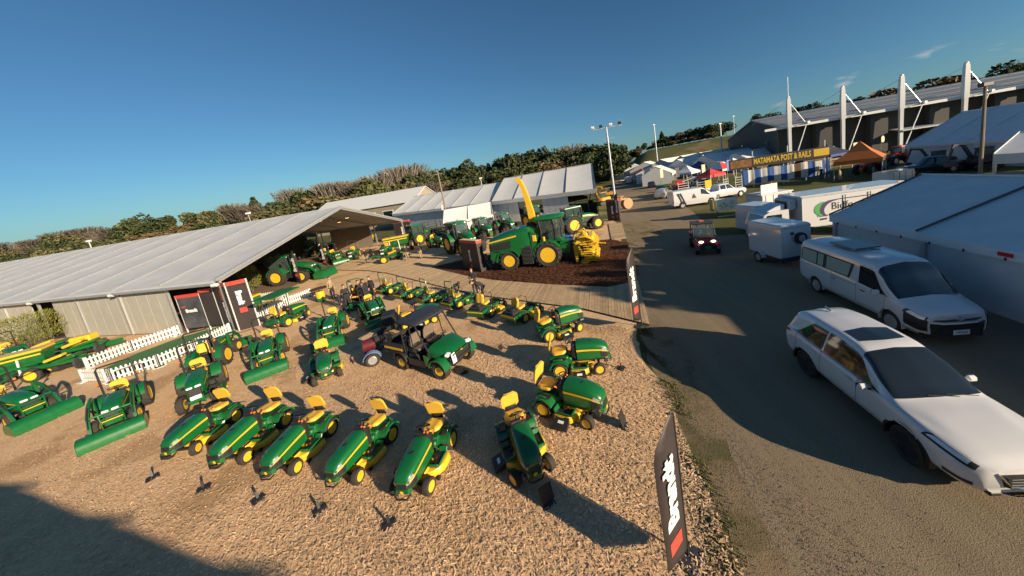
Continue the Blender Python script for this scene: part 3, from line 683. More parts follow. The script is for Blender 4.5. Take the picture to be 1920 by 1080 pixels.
# ------------------------------------------------------------------ utility vehicle with canopy
def canopy_buggy():
    t = thing('utility_vehicle', 'green and black farm utility vehicle with dark canopy and tipping cargo bed', 'utility vehicle')
    for s in (-1, 1):
        wheel(t, (0, s*.62, .32), .32, .28, rr=.5, lugs=12, side=s); wheel(t, (2.0, s*.62, .32), .32, .26, rr=.5, lugs=12, side=s, steer=.1)
    st = [(1.50, .62, .72, 1.08), (1.75, .60, .70, 1.06), (2.05, .55, .66, 1.01), (2.28, .48, .62, .95), (2.42, .40, .62, .87)]
    mb = MB(); bonnet(mb, st, GREEN); mb.build('hood', t, smooth=42)
    mb = MB(); mb.box((2.38, 0, .62), (.16, 1.02, .30), BLK, bev=.05); mb.tube([(2.46, -.40, .40), (2.52, -.40, .86), (2.50, .40, .86), (2.46, .40, .40)], .022, BLK, n=6); mb.tube([(2.50, -.40, .62), (2.52, .40, .62)], .02, BLK, n=6)
    mb.box((2.49, .0, .84), (.015, .10, .07), YEL, bev=0); mb.build('front_bumper', t)
    for s in (-1, 1):
        mb = MB(); mb.box((2.33, s*.49, .86), (.16, .22, .10), LENS, rot=(0, 10, s*-18), bev=.03); mb.build('headlight', t)
        mb = MB(); mb.strip(arc(2.0, .34, .42, 170, 10, 10), GREEN, s*.50, s*.80, th=-.03); mb.prism([(1.45, .45), (1.42, .85), (1.62, .80), (1.60, .5)], GREEN, s*.74, s*.79); mb.build('front_fender', t)
        mb = MB(); mb.strip(arc(0, .34, .42, 165, 15, 10), BLK, s*.50, s*.80, th=-.03); mb.build('rear_fender', t)
    mb = MB(); mb.box((1.0, 0, .38), (1.3, 1.3, .10), BLK); mb.box((.66, 0, .56), (.5, 1.36, .34), BLK, bev=.05); mb.box((1.48, 0, .74), (.14, 1.3, .5), BLK, bev=.05)
    mb.box((.95, .74, .48), (.9, .06, .26), BLK); mb.box((.95, -.74, .48), (.9, .06, .26), BLK); mb.box((1.0, 0, .30), (2.4, .5, .14), BLK)
    mb.build('cab_floor', t)
    TAN = mat('tan_vinyl', (.17, .13, .10), .6, noise=.1)
    for s in (-1, 1): seat_part(t, .72, .80, w=.54, d=.46, hb=.50, m=TAN, y=s*.32)
    steering(t, (1.22, .32, 1.06), .18, 45)
    mb = MB()
    for s in (-1, 1):
        mb.tube([(1.62, s*.66, .90), (1.34, s*.66, 1.40), (1.12, s*.64, 1.86), (.95, s*.64, 1.92), (.32, s*.64, 1.92), (.28, s*.66, 1.85), (.30, s*.68, .62)], .027, BLK, n=6)
        mb.tube([(.95, s*.66, .55), (.82, s*.68, 1.10), (.78, s*.65, 1.90)], .022, BLK, n=5)
    mb.tube([(1.12, -.64, 1.87), (1.12, .64, 1.87)], .025, BLK, n=5); mb.tube([(.30, -.66, 1.80), (.30, .66, 1.80)], .025, BLK, n=5); mb.tube([(.30, -.67, 1.2), (.30, .67, 1.2)], .025, BLK, n=5)
    for k in range(9): mb.tube([(.30, -.6+.15*k, .85), (.30, -.6+.15*k, 1.2)], .01, BLK, n=4)
    mb.build('roll_cage', t)
    CANV = mat('black_canopy', (.028, .030, .034), .45, noise=.15, bump=.3, bscale=6)
    mb = MB(); rings = []
    for k, x in enumerate((.10, .14, .40, .72, 1.0, 1.24, 1.28)):
        dz = (.0, .05, .09, .10, .085, .04, .0)[k]; e = .0 if 0 < k < 6 else .03
        rings.append([(x, y*(.76-e), 1.93+dz-.05*abs(y)**3) for y in (-1, -.8, -.4, 0, .4, .8, 1)]+[(x, y*(.76-e), 1.90) for y in (1, .4, -.4, -1)])
    mb.loft(rings, CANV); mb.build('canopy', t, smooth=50)
    mb = MB(); x0, x1 = -.95, .22
    mb.box(((x0+x1)/2, 0, .74), (x1-x0, 1.36, .06), BLK)
    for s in (-1, 1): mb.box(((x0+x1)/2, s*.69, .89), (x1-x0, .05, .30), BLK); 
    mb.box((x0, 0, .89), (.05, 1.38, .30), BLK); mb.box((x1, 0, .89), (.05, 1.38, .30), BLK); mb.build('cargo_bed', t)
    for s in (-1, 1):
        mb = MB(); mb.box(((x0+x1)/2, s*.722, .83), (x1-x0-.1, .012, .085), YEL, bev=0); mb.build('side_stripe', t)
        mb = MB(); mb.box((x0-.03, s*.60, .86), (.02, .10, .12), REDL); mb.build('tail_light', t)
    mb = MB(); mb.box((2.53, -.42, .74), (.012, .17, .34), CORR, rot=(0, -8, 0), bev=0); 
    for k in range(3): mb.box((2.541, -.42, .68+.08*k), (.004, .09, .03), BLK, rot=(0, -8, 0), bev=0)
    mb.build('price_card', t)
    return t

# ------------------------------------------------------------------ large farm tractor
def farm_tractor(loader=False, scale_note='', cabroof=GREEN, color=GREEN, wb=2.9, rr_=.98, rf=.70, name='farm_tractor', rimc=YEL, glass=None, dual=False):
    t = thing(name, 'large green tractor with yellow wheels', 'tractor', group='large tractors lined up behind the boardwalk')
    st = [(1.15, .42, 1.00, 1.98), (1.6, .43, 1.00, 1.97), (2.3, .42, .98, 1.90), (2.9, .40, .96, 1.78), (3.25, .36, .95, 1.62), (3.40, .28, 1.0, 1.45)]
    mb = MB(); bonnet(mb, st, color); mb.build('hood', t, smooth=42)
    mb = MB()
    for s in (-1, 1): side_stripe(mb, st, YEL if color is GREEN else color, .70, .09, s, i0=0, i1=5)
    mb.build('side_stripe', t)
    mb = MB(); mb.box((3.36, 0, 1.18), (.10, .50, .36), BLK, bev=.03)
    for s in (-1, 1): mb.box((2.2, s*.435, 1.28), (1.3, .02, .40), BLK, bev=.004)
    mb.build('grille', t)
    for s in (-1, 1):
        mb = MB(); mb.box((3.37, s*.19, 1.46), (.09, .18, .10), LENS, rot=(0, -20, s*10), bev=.02); mb.build('headlight', t)
    mb = MB(); mb.box((1.6, 0, .86), (3.4, .52, .40), BLK, bev=.04); mb.cyl((0, -.8, rr_), (0, .8, rr_), .20, BLK, n=12); mb.box((wb, 0, rf), (.24, 1.5, .22), BLK); mb.box((3.46, 0, .86), (.34, .5, .42), color, bev=.04)
    mb.box((1.2, .62, .82), (.9, .36, .5), BLK, bev=.08); mb.box((1.2, -.62, .82), (.9, .36, .5), BLK, bev=.08); mb.build('chassis', t)
    for s in (-1, 1):
        mb = MB(); mb.strip(arc(0, rr_, rr_+.10, 165, 15, 12), color, s*.58, s*1.18, th=-.04); mb.prism(arc(0, rr_, rr_+.10, 165, 15, 12)+[(.9, 1.1), (-.9, 1.1)], color, s*.57, s*.60); mb.build('fender', t, smooth=40)
        mb = MB(); mb.strip(arc(wb, rf, rf+.07, 150, 40, 8), BLK, s*.66, s*1.08, th=-.03); mb.build('mudguard', t)
    CG = CABGLASS
    mb = MB(); b = [(-.62, .66), (1.10, .66), (1.10, -.66), (-.62, -.66)]; b1 = [(-.72, .80), (1.18, .70), (1.18, -.70), (-.72, -.80)]
    mb.loft([[(x*.98, y*.98, 1.42) for x, y in b], [(x*.99, y*.99, 2.10) for x, y in b1], [(x*.93, y*.94, 2.72) for x, y in b1]], CG); mb.build('cab_glazing', t, smooth=0)
    mb = MB()
    for x, y in ((-.64, .68), (1.10, .66), (1.10, -.66), (-.64, -.68)): mb.tube([(x, y, 1.38), (x*1.1 if x < 0 else 1.18, y*1.12, 2.1), (x*1.02, y*1.06, 2.74)], .045, BLK, n=5)
    for s in (-1, 1): mb.tube([(.28, s*.68, 1.38), (.26, s*.78, 2.1), (.25, s*.73, 2.74)], .035, BLK, n=5)
    mb.box((.25, 0, 1.30), (1.75, 1.36, .22), color, bev=.04); mb.build('cab_frame', t)
    mb = MB(); mb.loft([[(x*1.02, y*1.0, 2.72) for x, y in b1], [(x*1.06, y*1.04, 2.80) for x, y in b1], [(x*1.0, y*.98, 2.92) for x, y in b1], [(x*.7, y*.7, 2.97) for x, y in b1]], cabroof)
    for y in (-.5, .5): mb.box((1.23, y, 2.78), (.06, .2, .08), LENS); mb.ball((-.5, y, 3.02), .06, ORANGE, 8, 5)
    mb.build('cab_roof', t, smooth=50)
    mb = MB(); mb.box((.15, 0, 1.75), (.5, .5, .12), BLK, bev=.03); mb.box((-.12, 0, 2.08), (.12, .48, .6), BLK, bev=.04); mb.build('seat', t)
    mb = MB(); mb.cyl((1.32, -.52, 1.6), (1.32, -.52, 2.75), .06, BLK, n=10); mb.cyl((1.32, -.52, 2.75), (1.26, -.52, 2.95), .045, BLK, n=8); mb.build('exhaust', t)
    mb = MB()
    for s in (-1, 1): mb.tube([(1.1, s*.70, 2.3), (1.15, s*1.2, 2.35)], .02, BLK, n=5); mb.box((1.15, s*1.22, 2.25), (.06, .22, .36), BLK, bev=.02)
    mb.build('mirror', t)
    mb = MB()
    for k in range(3): mb.box((.98, .86, .55+.28*k), (.30, .34, .04), BLK)
    mb.build('steps', t)
    for s in (-1, 1):
        wheel(t, (0, s*.90, rr_), rr_, .60, rim=rimc, rr=.56, lugs=16, side=s, n=28); wheel(t, (wb, s*.88, rf), rf, .48, rim=rimc, rr=.56, lugs=14, side=s, n=24)
    if loader:
        for s in (-1, 1):
            mb = MB(); y = s*.62; mb.box((1.35, y, 1.35), (.24, .14, 1.1), color, bev=.03)
            mb.tube([(1.30, y, 1.95), (2.5, y, 1.65), (3.5, y, 1.30), (4.0, y, .62)], [.09, .11, .11, .08], color, n=4); mb.cyl((1.6, y, 1.1), (2.7, y, 1.55), .05, BLK, n=8); mb.cyl((2.9, y, 1.62), (3.7, y, 1.32), .045, STEEL, n=8); mb.build('loader_arm', t)
        mb = MB(); bucket(mb, 4.35, .42, 2.2, .40, color); mb.build('bucket', t, smooth=50)
    return t
# ------------------------------------------------------------------ road vehicles: bodies from station tables
def hermite(xs, ys, x):
    n = len(xs)
    if x <= xs[0]: return ys[0]
    if x >= xs[-1]: return ys[-1]
    i = 0
    while xs[i+1] < x: i += 1
    def tan(k):
        if k == 0: return (ys[1]-ys[0])/(xs[1]-xs[0])
        if k == n-1: return (ys[-1]-ys[-2])/(xs[-1]-xs[-2])
        a = (ys[k]-ys[k-1])/(xs[k]-xs[k-1]); b = (ys[k+1]-ys[k])/(xs[k+1]-xs[k])
        return 0 if a*b <= 0 else 2*a*b/(a+b)
    h = xs[i+1]-xs[i]; t = (x-xs[i])/h; m0, m1 = tan(i)*h, tan(i+1)*h
    return (2*t**3-3*t*t+1)*ys[i]+(t**3-2*t*t+t)*m0+(-2*t**3+3*t*t)*ys[i+1]+(t**3-t*t)*m1
class Shell:
    def __init__(s, st): s.xs = [q[0] for q in st]; s.st = [q[1] for q in st]; s.nv = len(st[0][1])
    def p(s, x, v, off=0):
        sec = [(hermite(s.xs, [q[k][0] for q in s.st], x), hermite(s.xs, [q[k][1] for q in s.st], x)) for k in range(s.nv)]
        ks = list(range(s.nv)); y = hermite(ks, [q[0] for q in sec], v); z = hermite(ks, [q[1] for q in sec], v)
        if off:
            e = .02; a = s.p(x+e, v); b = s.p(x-e, v); c = s.p(x, min(s.nv-1, v+e)); d = s.p(x, max(0, v-e))
            nrm = (a-b).cross(c-d)
            if nrm.length > 1e-9:
                nrm.normalize()
                if nrm.y < 0 and nrm.z < .2 or nrm.z < -.3: nrm = -nrm
                return Vector((x, y, z))+nrm*off
        return Vector((x, y, z))
    def body(s, m, arches=(), ra=.4, zc=.34, nx=90, nv=28, name='body', parent=None):
        x0, x1 = s.xs[0], s.xs[-1]; X = [x0+(x1-x0)*k/nx for k in range(nx+1)]; V = [(s.nv-1)*k/nv for k in range(nv+1)]
        half = [[s.p(x, v) for v in V] for x in X]; mb = MB(); grid = []
        for r in half: grid.append(r+[Vector((p.x, -p.y, p.z)) for p in r[-2::-1]])
        nj = len(grid[0]); dead = set()
        for i in range(nx):
            for j in range(nj-1):
                c = (grid[i][j]+grid[i+1][j+1])/2
                for a in arches:
                    if math.hypot(c.x-a, c.z-zc) < ra and abs(c.y) > .5: dead.add((i, j))
        for r in grid:
            for p in r:
                for a in arches:
                    d = math.hypot(p.x-a, p.z-zc)
                    if d < ra and abs(p.y) > .5 and d > ra*.6: p.x = a+(p.x-a)/d*ra; p.z = zc+(p.z-zc)/d*ra
        vs = [p for r in grid for p in r]; fs = [(i*nj+j, i*nj+j+1, (i+1)*nj+j+1, (i+1)*nj+j) for i in range(nx) for j in range(nj-1) if (i, j) not in dead]
        fs.append(tuple(range(nj))); fs.append(tuple(nx*nj+j for j in range(nj))[::-1])
        mb.add(vs, fs, m); return mb.build(name, parent, smooth=40)
    def patch(s, name, m, xa, xb, va, vb, parent, off=.006, both=True, nx=14, nv=6, mirror=False, side=0):
        """piece of the shell lifted off it; xa/xb may be functions of t in 0..1 across v; mirror joins both halves over the centre"""
        fa = xa if callable(xa) else (lambda t: xa); fb = xb if callable(xb) else (lambda t: xb); G_ = []
        for j in range(nv+1):
            t = j/nv; v = va+(vb-va)*t; G_.append([s.p(fa(t)+(fb(t)-fa(t))*i/nx, v, off) for i in range(nx+1)])
        if mirror: G_ = G_+[[Vector((p.x, -p.y, p.z)) for p in r] for r in (G_[-2::-1] if abs(vb-(s.nv-1)) < 1e-6 else G_[::-1])]
        outs = []
        for sg in ((1,) if mirror else (1, -1) if not side else (side,)):
            mb = MB(); vs = [Vector((p.x, p.y*sg, p.z)) for r in G_ for p in r]; n = nx+1
            mb.add(vs, [(j*n+i, j*n+i+1, (j+1)*n+i+1, (j+1)*n+i) for j in range(len(G_)-1) for i in range(nx)], m); outs.append(mb.build(name, parent, smooth=50))
        return outs
def arch_parts(parent, xs, ra, zc, y, m=BLK, w=.06):
    for x in xs:
        for s in (-1, 1):
            mb = MB(); prof = arc(x, zc, ra, -8, 188, 18)
            mb.strip(prof, m, s*(y-.10), s*(y+.012), th=-w); mb.strip(arc(x, zc, ra+.01, 0, 180, 12), BLK, s*.45, s*(y-.08), th=.02)
            mb.build('wheel_arch', parent, smooth=40)
def mirror_pair(parent, x, y, z, m, sz=(.12, .20, .14)):
    for s in (-1, 1):
        mb = MB(); mb.box((x, s*(y+.12), z), sz, m, bev=.05); mb.tube([(x+.03, s*y*.97, z-.06), (x, s*(y+.08), z-.03)], .025, BLK, n=6); mb.box((x-.062, s*(y+.12), z), (.01, sz[1]*.8, sz[2]*.75), GLASS); mb.build('mirror', parent)
SILVS = mat('grey_door_trim', (.30, .31, .32), .3, noise=0, coat=.5)
ALLOY = mat('dark_alloy', (.06, .06, .065), .4, metal=.7, noise=.1); SILV = mat('silver_wheel', (.42, .43, .44), .4, metal=.6, noise=.1)
def alloy_wheel(parent, loc, r, w, side, m=ALLOY, steer=0):
    o = wheel(parent, loc, r, w, rim=m, rr=.68, side=side, n=28, steer=steer)
    key = ('spokes', r, w, m.name)
    if key not in WH:
        mb = MB(); h = w/2*.86
        for k in range(10):
            t = 2*math.pi*k/10+(.12 if k % 2 else -.12); a0 = (r*.10*math.cos(t), h*.82, r*.10*math.sin(t)); a1 = (r*.64*math.cos(t), h*.98, r*.64*math.sin(t)); mb.tube([a0, a1], [r*.05, r*.035], m, n=5)
        mb.cyl((0, h*.7, 0), (0, h*.95, 0), r*.13, m, n=12); q = mb.build('spokes'); WH[key] = q.data; bpy.data.objects.remove(q)
    link('spokes', WH[key], o); return o
def suv(label):
    t = thing('parked_car', label, 'car')
    st = [(-.90, [(.52, .46), (.68, .56), (.72, .76), (.70, .96), (.66, 1.01), (.50, 1.04), (.3, 1.05), (0, 1.05)]),
          (-.85, [(.62, .36), (.81, .50), (.85, .75), (.83, 1.01), (.77, 1.06), (.62, 1.20), (.44, 1.27), (0, 1.30)]),
          (-.76, [(.69, .30), (.87, .48), (.895, .75), (.865, 1.03), (.81, 1.09), (.61, 1.40), (.52, 1.49), (0, 1.53)]),
          (-.58, [(.71, .285), (.895, .48), (.91, .75), (.877, 1.04), (.825, 1.10), (.605, 1.48), (.515, 1.56), (0, 1.595)]),
          (-.35, [(.725, .28), (.90, .48), (.918, .75), (.88, 1.04), (.835, 1.09), (.615, 1.52), (.53, 1.60), (0, 1.635)]),
          (.10, [(.75, .27), (.91, .48), (.925, .74), (.885, 1.01), (.845, 1.06), (.635, 1.555), (.555, 1.635), (0, 1.672)]),
          (.70, [(.76, .26), (.91, .48), (.92, .72), (.88, .99), (.845, 1.04), (.635, 1.56), (.555, 1.64), (0, 1.678)]),
          (1.25, [(.76, .26), (.91, .48), (.92, .72), (.88, .98), (.845, 1.03), (.645, 1.53), (.565, 1.61), (0, 1.65)]),
          (1.60, [(.76, .26), (.91, .48), (.92, .72), (.88, .975), (.845, 1.025), (.675, 1.43), (.60, 1.51), (0, 1.56)]),
          (2.05, [(.76, .27), (.91, .48), (.92, .72), (.88, .97), (.845, 1.015), (.76, 1.19), (.68, 1.26), (0, 1.31)]),
          (2.42, [(.75, .27), (.91, .50), (.92, .74), (.875, .965), (.83, 1.005), (.77, 1.03), (.58, 1.055), (0, 1.085)]),
          (2.80, [(.75, .28), (.91, .50), (.92, .74), (.865, .95), (.80, .985), (.70, 1.0), (.48, 1.03), (0, 1.035)]),
          (3.20, [(.72, .28), (.885, .47), (.90, .70), (.82, .895), (.75, .93), (.62, .955), (.42, .97), (0, .975)]),
          (3.50, [(.62, .28), (.78, .43), (.80, .63), (.72, .81), (.65, .85), (.52, .875), (.34, .89), (0, .895)]),
          (3.66, [(.44, .32), (.58, .43), (.60, .58), (.54, .71), (.48, .75), (.38, .775), (.24, .785), (0, .79)])]
    S = Shell(st); S.body(WHITEP, (0, 2.70), .41, .35, parent=t)
    arch_parts(t, (0, 2.70), .40, .35, .905, BLK, .055)
    S.patch('side_window', GLASS, lambda q: -.44+.52*q, lambda q: .52+.0*q, 4.1, 4.93, t); S.patch('side_window', GLASS, lambda q: .58, lambda q: 2.10-.62*q, 4.1, 4.93, t)
    S.patch('windscreen', GLASS, lambda q: 1.50-.03*q, lambda q: 2.33+.07*q, 5.12, 7, t, mirror=True, nv=10)
    S.patch('rear_window', GLASS, -.845, -.765, 5.15, 7, t, mirror=True)
    S.patch('sunroof', GLASS, lambda q: .74-.05*q, lambda q: 1.18+.06*q, 6.28, 7, t, mirror=True, off=.008)
    S.patch('sill_trim', BLK, .40, 2.30, 0, .62, t, off=.012); S.patch('window_trim', BLK, -.52, 2.12, 3.93, 4.06, t, off=.008)
    for x in (.55, 1.62): S.patch('door_gap', BLK, x, x+.012, .7, 4.0, t, off=.003, nx=1, nv=10)
    S.patch('door_gap', BLK, -.35, -.338, 1.6, 4.0, t, off=.003, nx=1, nv=8)
    for x in (.35, 1.42):
        for s in (-1, 1): mb = MB(); mb.box((x, s*.925, .90), (.20, .03, .035), WHITEP, bev=.012); mb.build('door_handle', t)
    S.patch('headlight', LENS, lambda q: 3.02+.1*q, lambda q: 3.52, 2.75, 3.35, t, off=.008); S.patch('headlight_surround', BLK, lambda q: 2.96+.1*q, lambda q: 3.58, 2.55, 3.5, t, off=.004)
    S.patch('tail_light', REDL, -.88, lambda q: -.62, 2.75, 3.3, t, off=.008)
    mb = MB(); mb.loft([[(3.60, y, z) for y, z in ((.46, .70), (-.46, .70), (-.40, .46), (.40, .46))], [(3.715, y, z) for y, z in ((.36, .68), (-.36, .68), (-.30, .48), (.30, .48))]], BLK)
    for k in range(4): mb.box((3.71, 0, .5+.05*k), (.02, .62, .016), DKGREY)
    mb.build('grille', t)
    mb = MB(); mb.tube([(3.68, .44, .72), (3.70, .30, .52), (3.74, 0, .45), (3.70, -.30, .52), (3.68, -.44, .72)], .018, CHROME, n=6); mb.build('grille_trim', t)
    mb = MB(); mb.box((3.50, 0, .33), (.34, 1.10, .10), BLK, bev=.03); mb.tube([(3.62, .52, .34), (3.70, .2, .31), (3.70, -.2, .31), (3.62, -.52, .34)], .02, CHROME, n=6); mb.build('lower_bumper', t)
    S.patch('bonnet_gap', BLK, 2.48, 3.50, 3.86, 3.90, t, off=.003, nv=1); S.patch('tailgate_gap', BLK, -.82, -.62, 4.9, 4.95, t, off=.003, nv=1)
    S.patch('side_crease', SILVS, .3, 2.2, 1.02, 1.10, t, off=.004, nv=1)
    S.patch('fog_lamp_slot', BLK, 3.30, 3.58, .9, 1.35, t, off=.006)
    mb = MB(); mb.box((3.78, 0, .42), (.012, .36, .12), CORR, bev=0); mb.build('number_plate', t)
    mirror_pair(t, 1.92, .90, 1.06, WHITEP)
    mb = MB(); mb.loft([[(-.28, 0, 1.67), (-.28, 0, 1.66), (-.28, .03, 1.655), (-.28, -.03, 1.655)], [(-.50, 0, 1.73), (-.50, 0, 1.66), (-.52, .012, 1.64), (-.52, -.012, 1.64)]], WHITEP); mb.build('roof_antenna', t)
    for y in (.62, .30): 
        mb = MB(); mb.tube([(2.42, y, 1.085), (2.385, y-.25, 1.10), (2.36, y-.50, 1.115)], .007, TYRE, n=5); mb.build('wiper', t)
    mb = MB(); mb.box((1.0, 0, .22), (3.6, 1.3, .12), BLK); mb.build('underbody', t)
    for s in (-1, 1): alloy_wheel(t, (0, s*.79, .35), .35, .235, s); alloy_wheel(t, (2.70, s*.79, .35), .35, .235, s, steer=-.05)
    return t
CURT = mat('pale_curtain', (.34, .42, .34), .8, noise=.12, nscale=12, stretch=(6, 6, .4))
def hi_van(label):
    t = thing('parked_van', label, 'van')
    W = 3.50
    st = [(-1.14, [(.66, .48), (.82, .62), (.87, .95), (.86, 1.24), (.84, 1.30), (.76, 1.88), (.60, 2.03), (0, 2.08)]),
          (-1.04, [(.80, .38), (.93, .56), (.955, .95), (.94, 1.24), (.92, 1.30), (.83, 2.0), (.68, 2.16), (0, 2.22)]),
          (-.6, [(.84, .33), (.96, .55), (.975, .95), (.955, 1.23), (.935, 1.29), (.845, 2.02), (.70, 2.20), (0, 2.27)]),
          (1.2, [(.85, .32), (.965, .55), (.98, .95), (.96, 1.22), (.94, 1.28), (.85, 2.02), (.70, 2.21), (0, 2.285)]),
          (2.20, [(.85, .32), (.965, .55), (.98, .95), (.96, 1.20), (.94, 1.26), (.85, 2.0), (.70, 2.19), (0, 2.27)]),
          (2.70, [(.85, .32), (.965, .55), (.98, .94), (.96, 1.17), (.94, 1.23), (.845, 1.96), (.71, 2.14), (0, 2.23)]),
          (3.05, [(.85, .32), (.965, .55), (.98, .92), (.96, 1.14), (.94, 1.20), (.86, 1.76), (.76, 1.90), (0, 1.99)]),
          (3.40, [(.84, .32), (.96, .53), (.975, .88), (.95, 1.10), (.925, 1.15), (.88, 1.40), (.80, 1.50), (0, 1.59)]),
          (3.78, [(.84, .31), (.955, .52), (.97, .85), (.94, 1.07), (.91, 1.11), (.87, 1.16), (.74, 1.20), (0, 1.28)]),
          (4.10, [(.82, .30), (.945, .50), (.96, .80), (.915, 1.02), (.87, 1.06), (.80, 1.09), (.64, 1.12), (0, 1.17)]),
          (4.36, [(.76, .30), (.88, .46), (.90, .74), (.85, .95), (.80, .99), (.70, 1.02), (.54, 1.04), (0, 1.07)]),
          (4.50, [(.62, .32), (.74, .46), (.76, .70), (.70, .89), (.64, .92), (.56, .94), (.42, .955), (0, .97)])]
    S = Shell(st); S.body(WHITEP, (0, W), .42, .34, parent=t); arch_parts(t, (0, W), .41, .34, .95, WHITEP, .02)
    S.patch('side_window_surround', BLK, -.95, lambda q: 1.98-.18*(1-q), 4.12, 4.80, t, off=.004)
    for xa, xb in ((-.88, .02), (.10, .42), (.60, 1.84)): S.patch('side_window', CURT, xa, (lambda q, b=xb: b-.12*(1-q)*(b > 1)), 4.18, 4.74, t, off=.008)
    S.patch('door_window', GLASS, lambda q: 2.22+.0*q, lambda q: 3.42-.62*q, 4.06, 4.86, t, off=.006)
    S.patch('windscreen', GLASS, lambda q: 2.92-.06*q, lambda q: 3.68+.06*q, 5.10, 7, t, mirror=True, nv=10)
    S.patch('rear_window', GLASS, -1.12, -1.05, 5.1, 7, t, mirror=True)
    S.patch('front_bumper', BLK, 3.98, 4.495, 0, 2.5, t, off=.016); S.patch('sill_trim', BLK, .45, 3.05, 0, .5, t, off=.008)
    for x in (2.14, 3.30, .92): S.patch('door_gap', BLK, x, x+.014, .6, 4.0, t, off=.003, nx=1, nv=10)
    S.patch('door_gap', BLK, .95, 2.1, 2.55, 2.60, t, off=.003, nv=1)
    S.patch('headlight', LENS, lambda q: 4.02+.12*q, lambda q: 4.44, 2.42, 3.25, t, off=.012); S.patch('headlight_surround', DKGREY, lambda q: 3.92+.12*q, lambda q: 4.47, 2.36, 3.4, t, off=.006)
    S.patch('tail_light', REDL, -1.12, -1.02, 2.2, 3.6, t, off=.01)
    mb = MB()
    mb.loft([[(4.36, y, z) for y, z in ((.885, .74), (-.885, .74), (-.86, .30), (.86, .30))], [(4.60, y, z) for y, z in ((.60, .70), (-.60, .70), (-.55, .33), (.55, .33))]], BLK); mb.box((4.52, 0, .30), (.16, 1.16, .05), DKGREY)
    for k in range(3): mb.box((4.60, 0, .42+.06*k), (.012, .92, .014), DKGREY)
    mb.build('lower_grille', t)
    mb = MB(); mb.tube([(4.46, .70, .74), (4.57, .42, .735), (4.60, 0, .735), (4.57, -.42, .735), (4.46, -.70, .74)], .035, WHITEP, n=6); mb.build('grille_bar', t)
    mb = MB(); mb.tube([(4.47, .66, .81), (4.55, .40, .815), (4.57, 0, .815), (4.55, -.40, .815), (4.47, -.66, .81)], .022, BLK, n=6); mb.build('grille_slot', t)
    mb = MB()                                                                                 # maker's emblem: interlaced ovals
    for ry, rz in ((.095, .062), (.03, .06)): mb.tube([(4.585, ry*math.cos(a), .875+rz*math.sin(a)) for a in [2*math.pi*k/18 for k in range(18)]], .008, CHROME, n=5, closed=True)
    mb.tube([(4.59, .062*math.cos(a), .905+.028*math.sin(a)) for a in [2*math.pi*k/14 for k in range(14)]], .008, CHROME, n=5, closed=True); mb.build('emblem', t)
    mb = MB(); mb.box((4.63, 0, .46), (.014, .42, .15), CORR, bev=.004); o = mb.build('number_plate', t)
    text_part('PRF628', .10, BLK, o, frame((4.640, 0, .46), (0, 1, 0), (1, 0, 0)), .001, 'plate_lettering', sx=.9)
    mirror_pair(t, 3.10, .95, 1.24, WHITEP, (.14, .24, .20))
    mb = MB(); mb.box((.95, -.12, 2.345), (1.25, .98, .035), mat('solar_cells', (.02, .025, .045), .2, noise=.15, coat=.4), bev=.006)
    for y in (-.58, .34): mb.box((.95, y, 2.33), (1.28, .05, .06), ALU)
    for x in (.42, 1.48): mb.box((x, -.12, 2.31), (.05, 1.0, .05), WHITE)
    mb.build('solar_panel', t)
    mb = MB(); mb.tube([(1.66, -.12, 2.32), (1.80, -.12, 2.34), (1.80, .1, 2.33)], .012, BLK, n=5); mb.build('solar_cable', t)
    for y in (.70, .20): mb = MB(); mb.tube([(3.78, y, 1.235), (3.74, y-.30, 1.28), (3.72, y-.55, 1.31)], .008, TYRE, n=5); mb.build('wiper', t)
    for x in (2.45, 1.08):
        for s in (-1, 1): mb = MB(); mb.box((x, s*.985, 1.04), (.20, .03, .04), BLK, bev=.012); mb.build('door_handle', t)
    S.patch('windscreen_sticker', BLUE, 3.44, 3.56, 5.5, 5.72, t, off=.011, side=1, nx=2, nv=2)
    mb = MB(); mb.box((1.6, 0, .28), (4.6, 1.4, .14), BLK); mb.build('underbody', t)
    for s in (-1, 1): alloy_wheel(t, (0, s*.84, .34), .34, .22, s, SILV); alloy_wheel(t, (W, s*.84, .34), .34, .22, s, SILV)
    return t
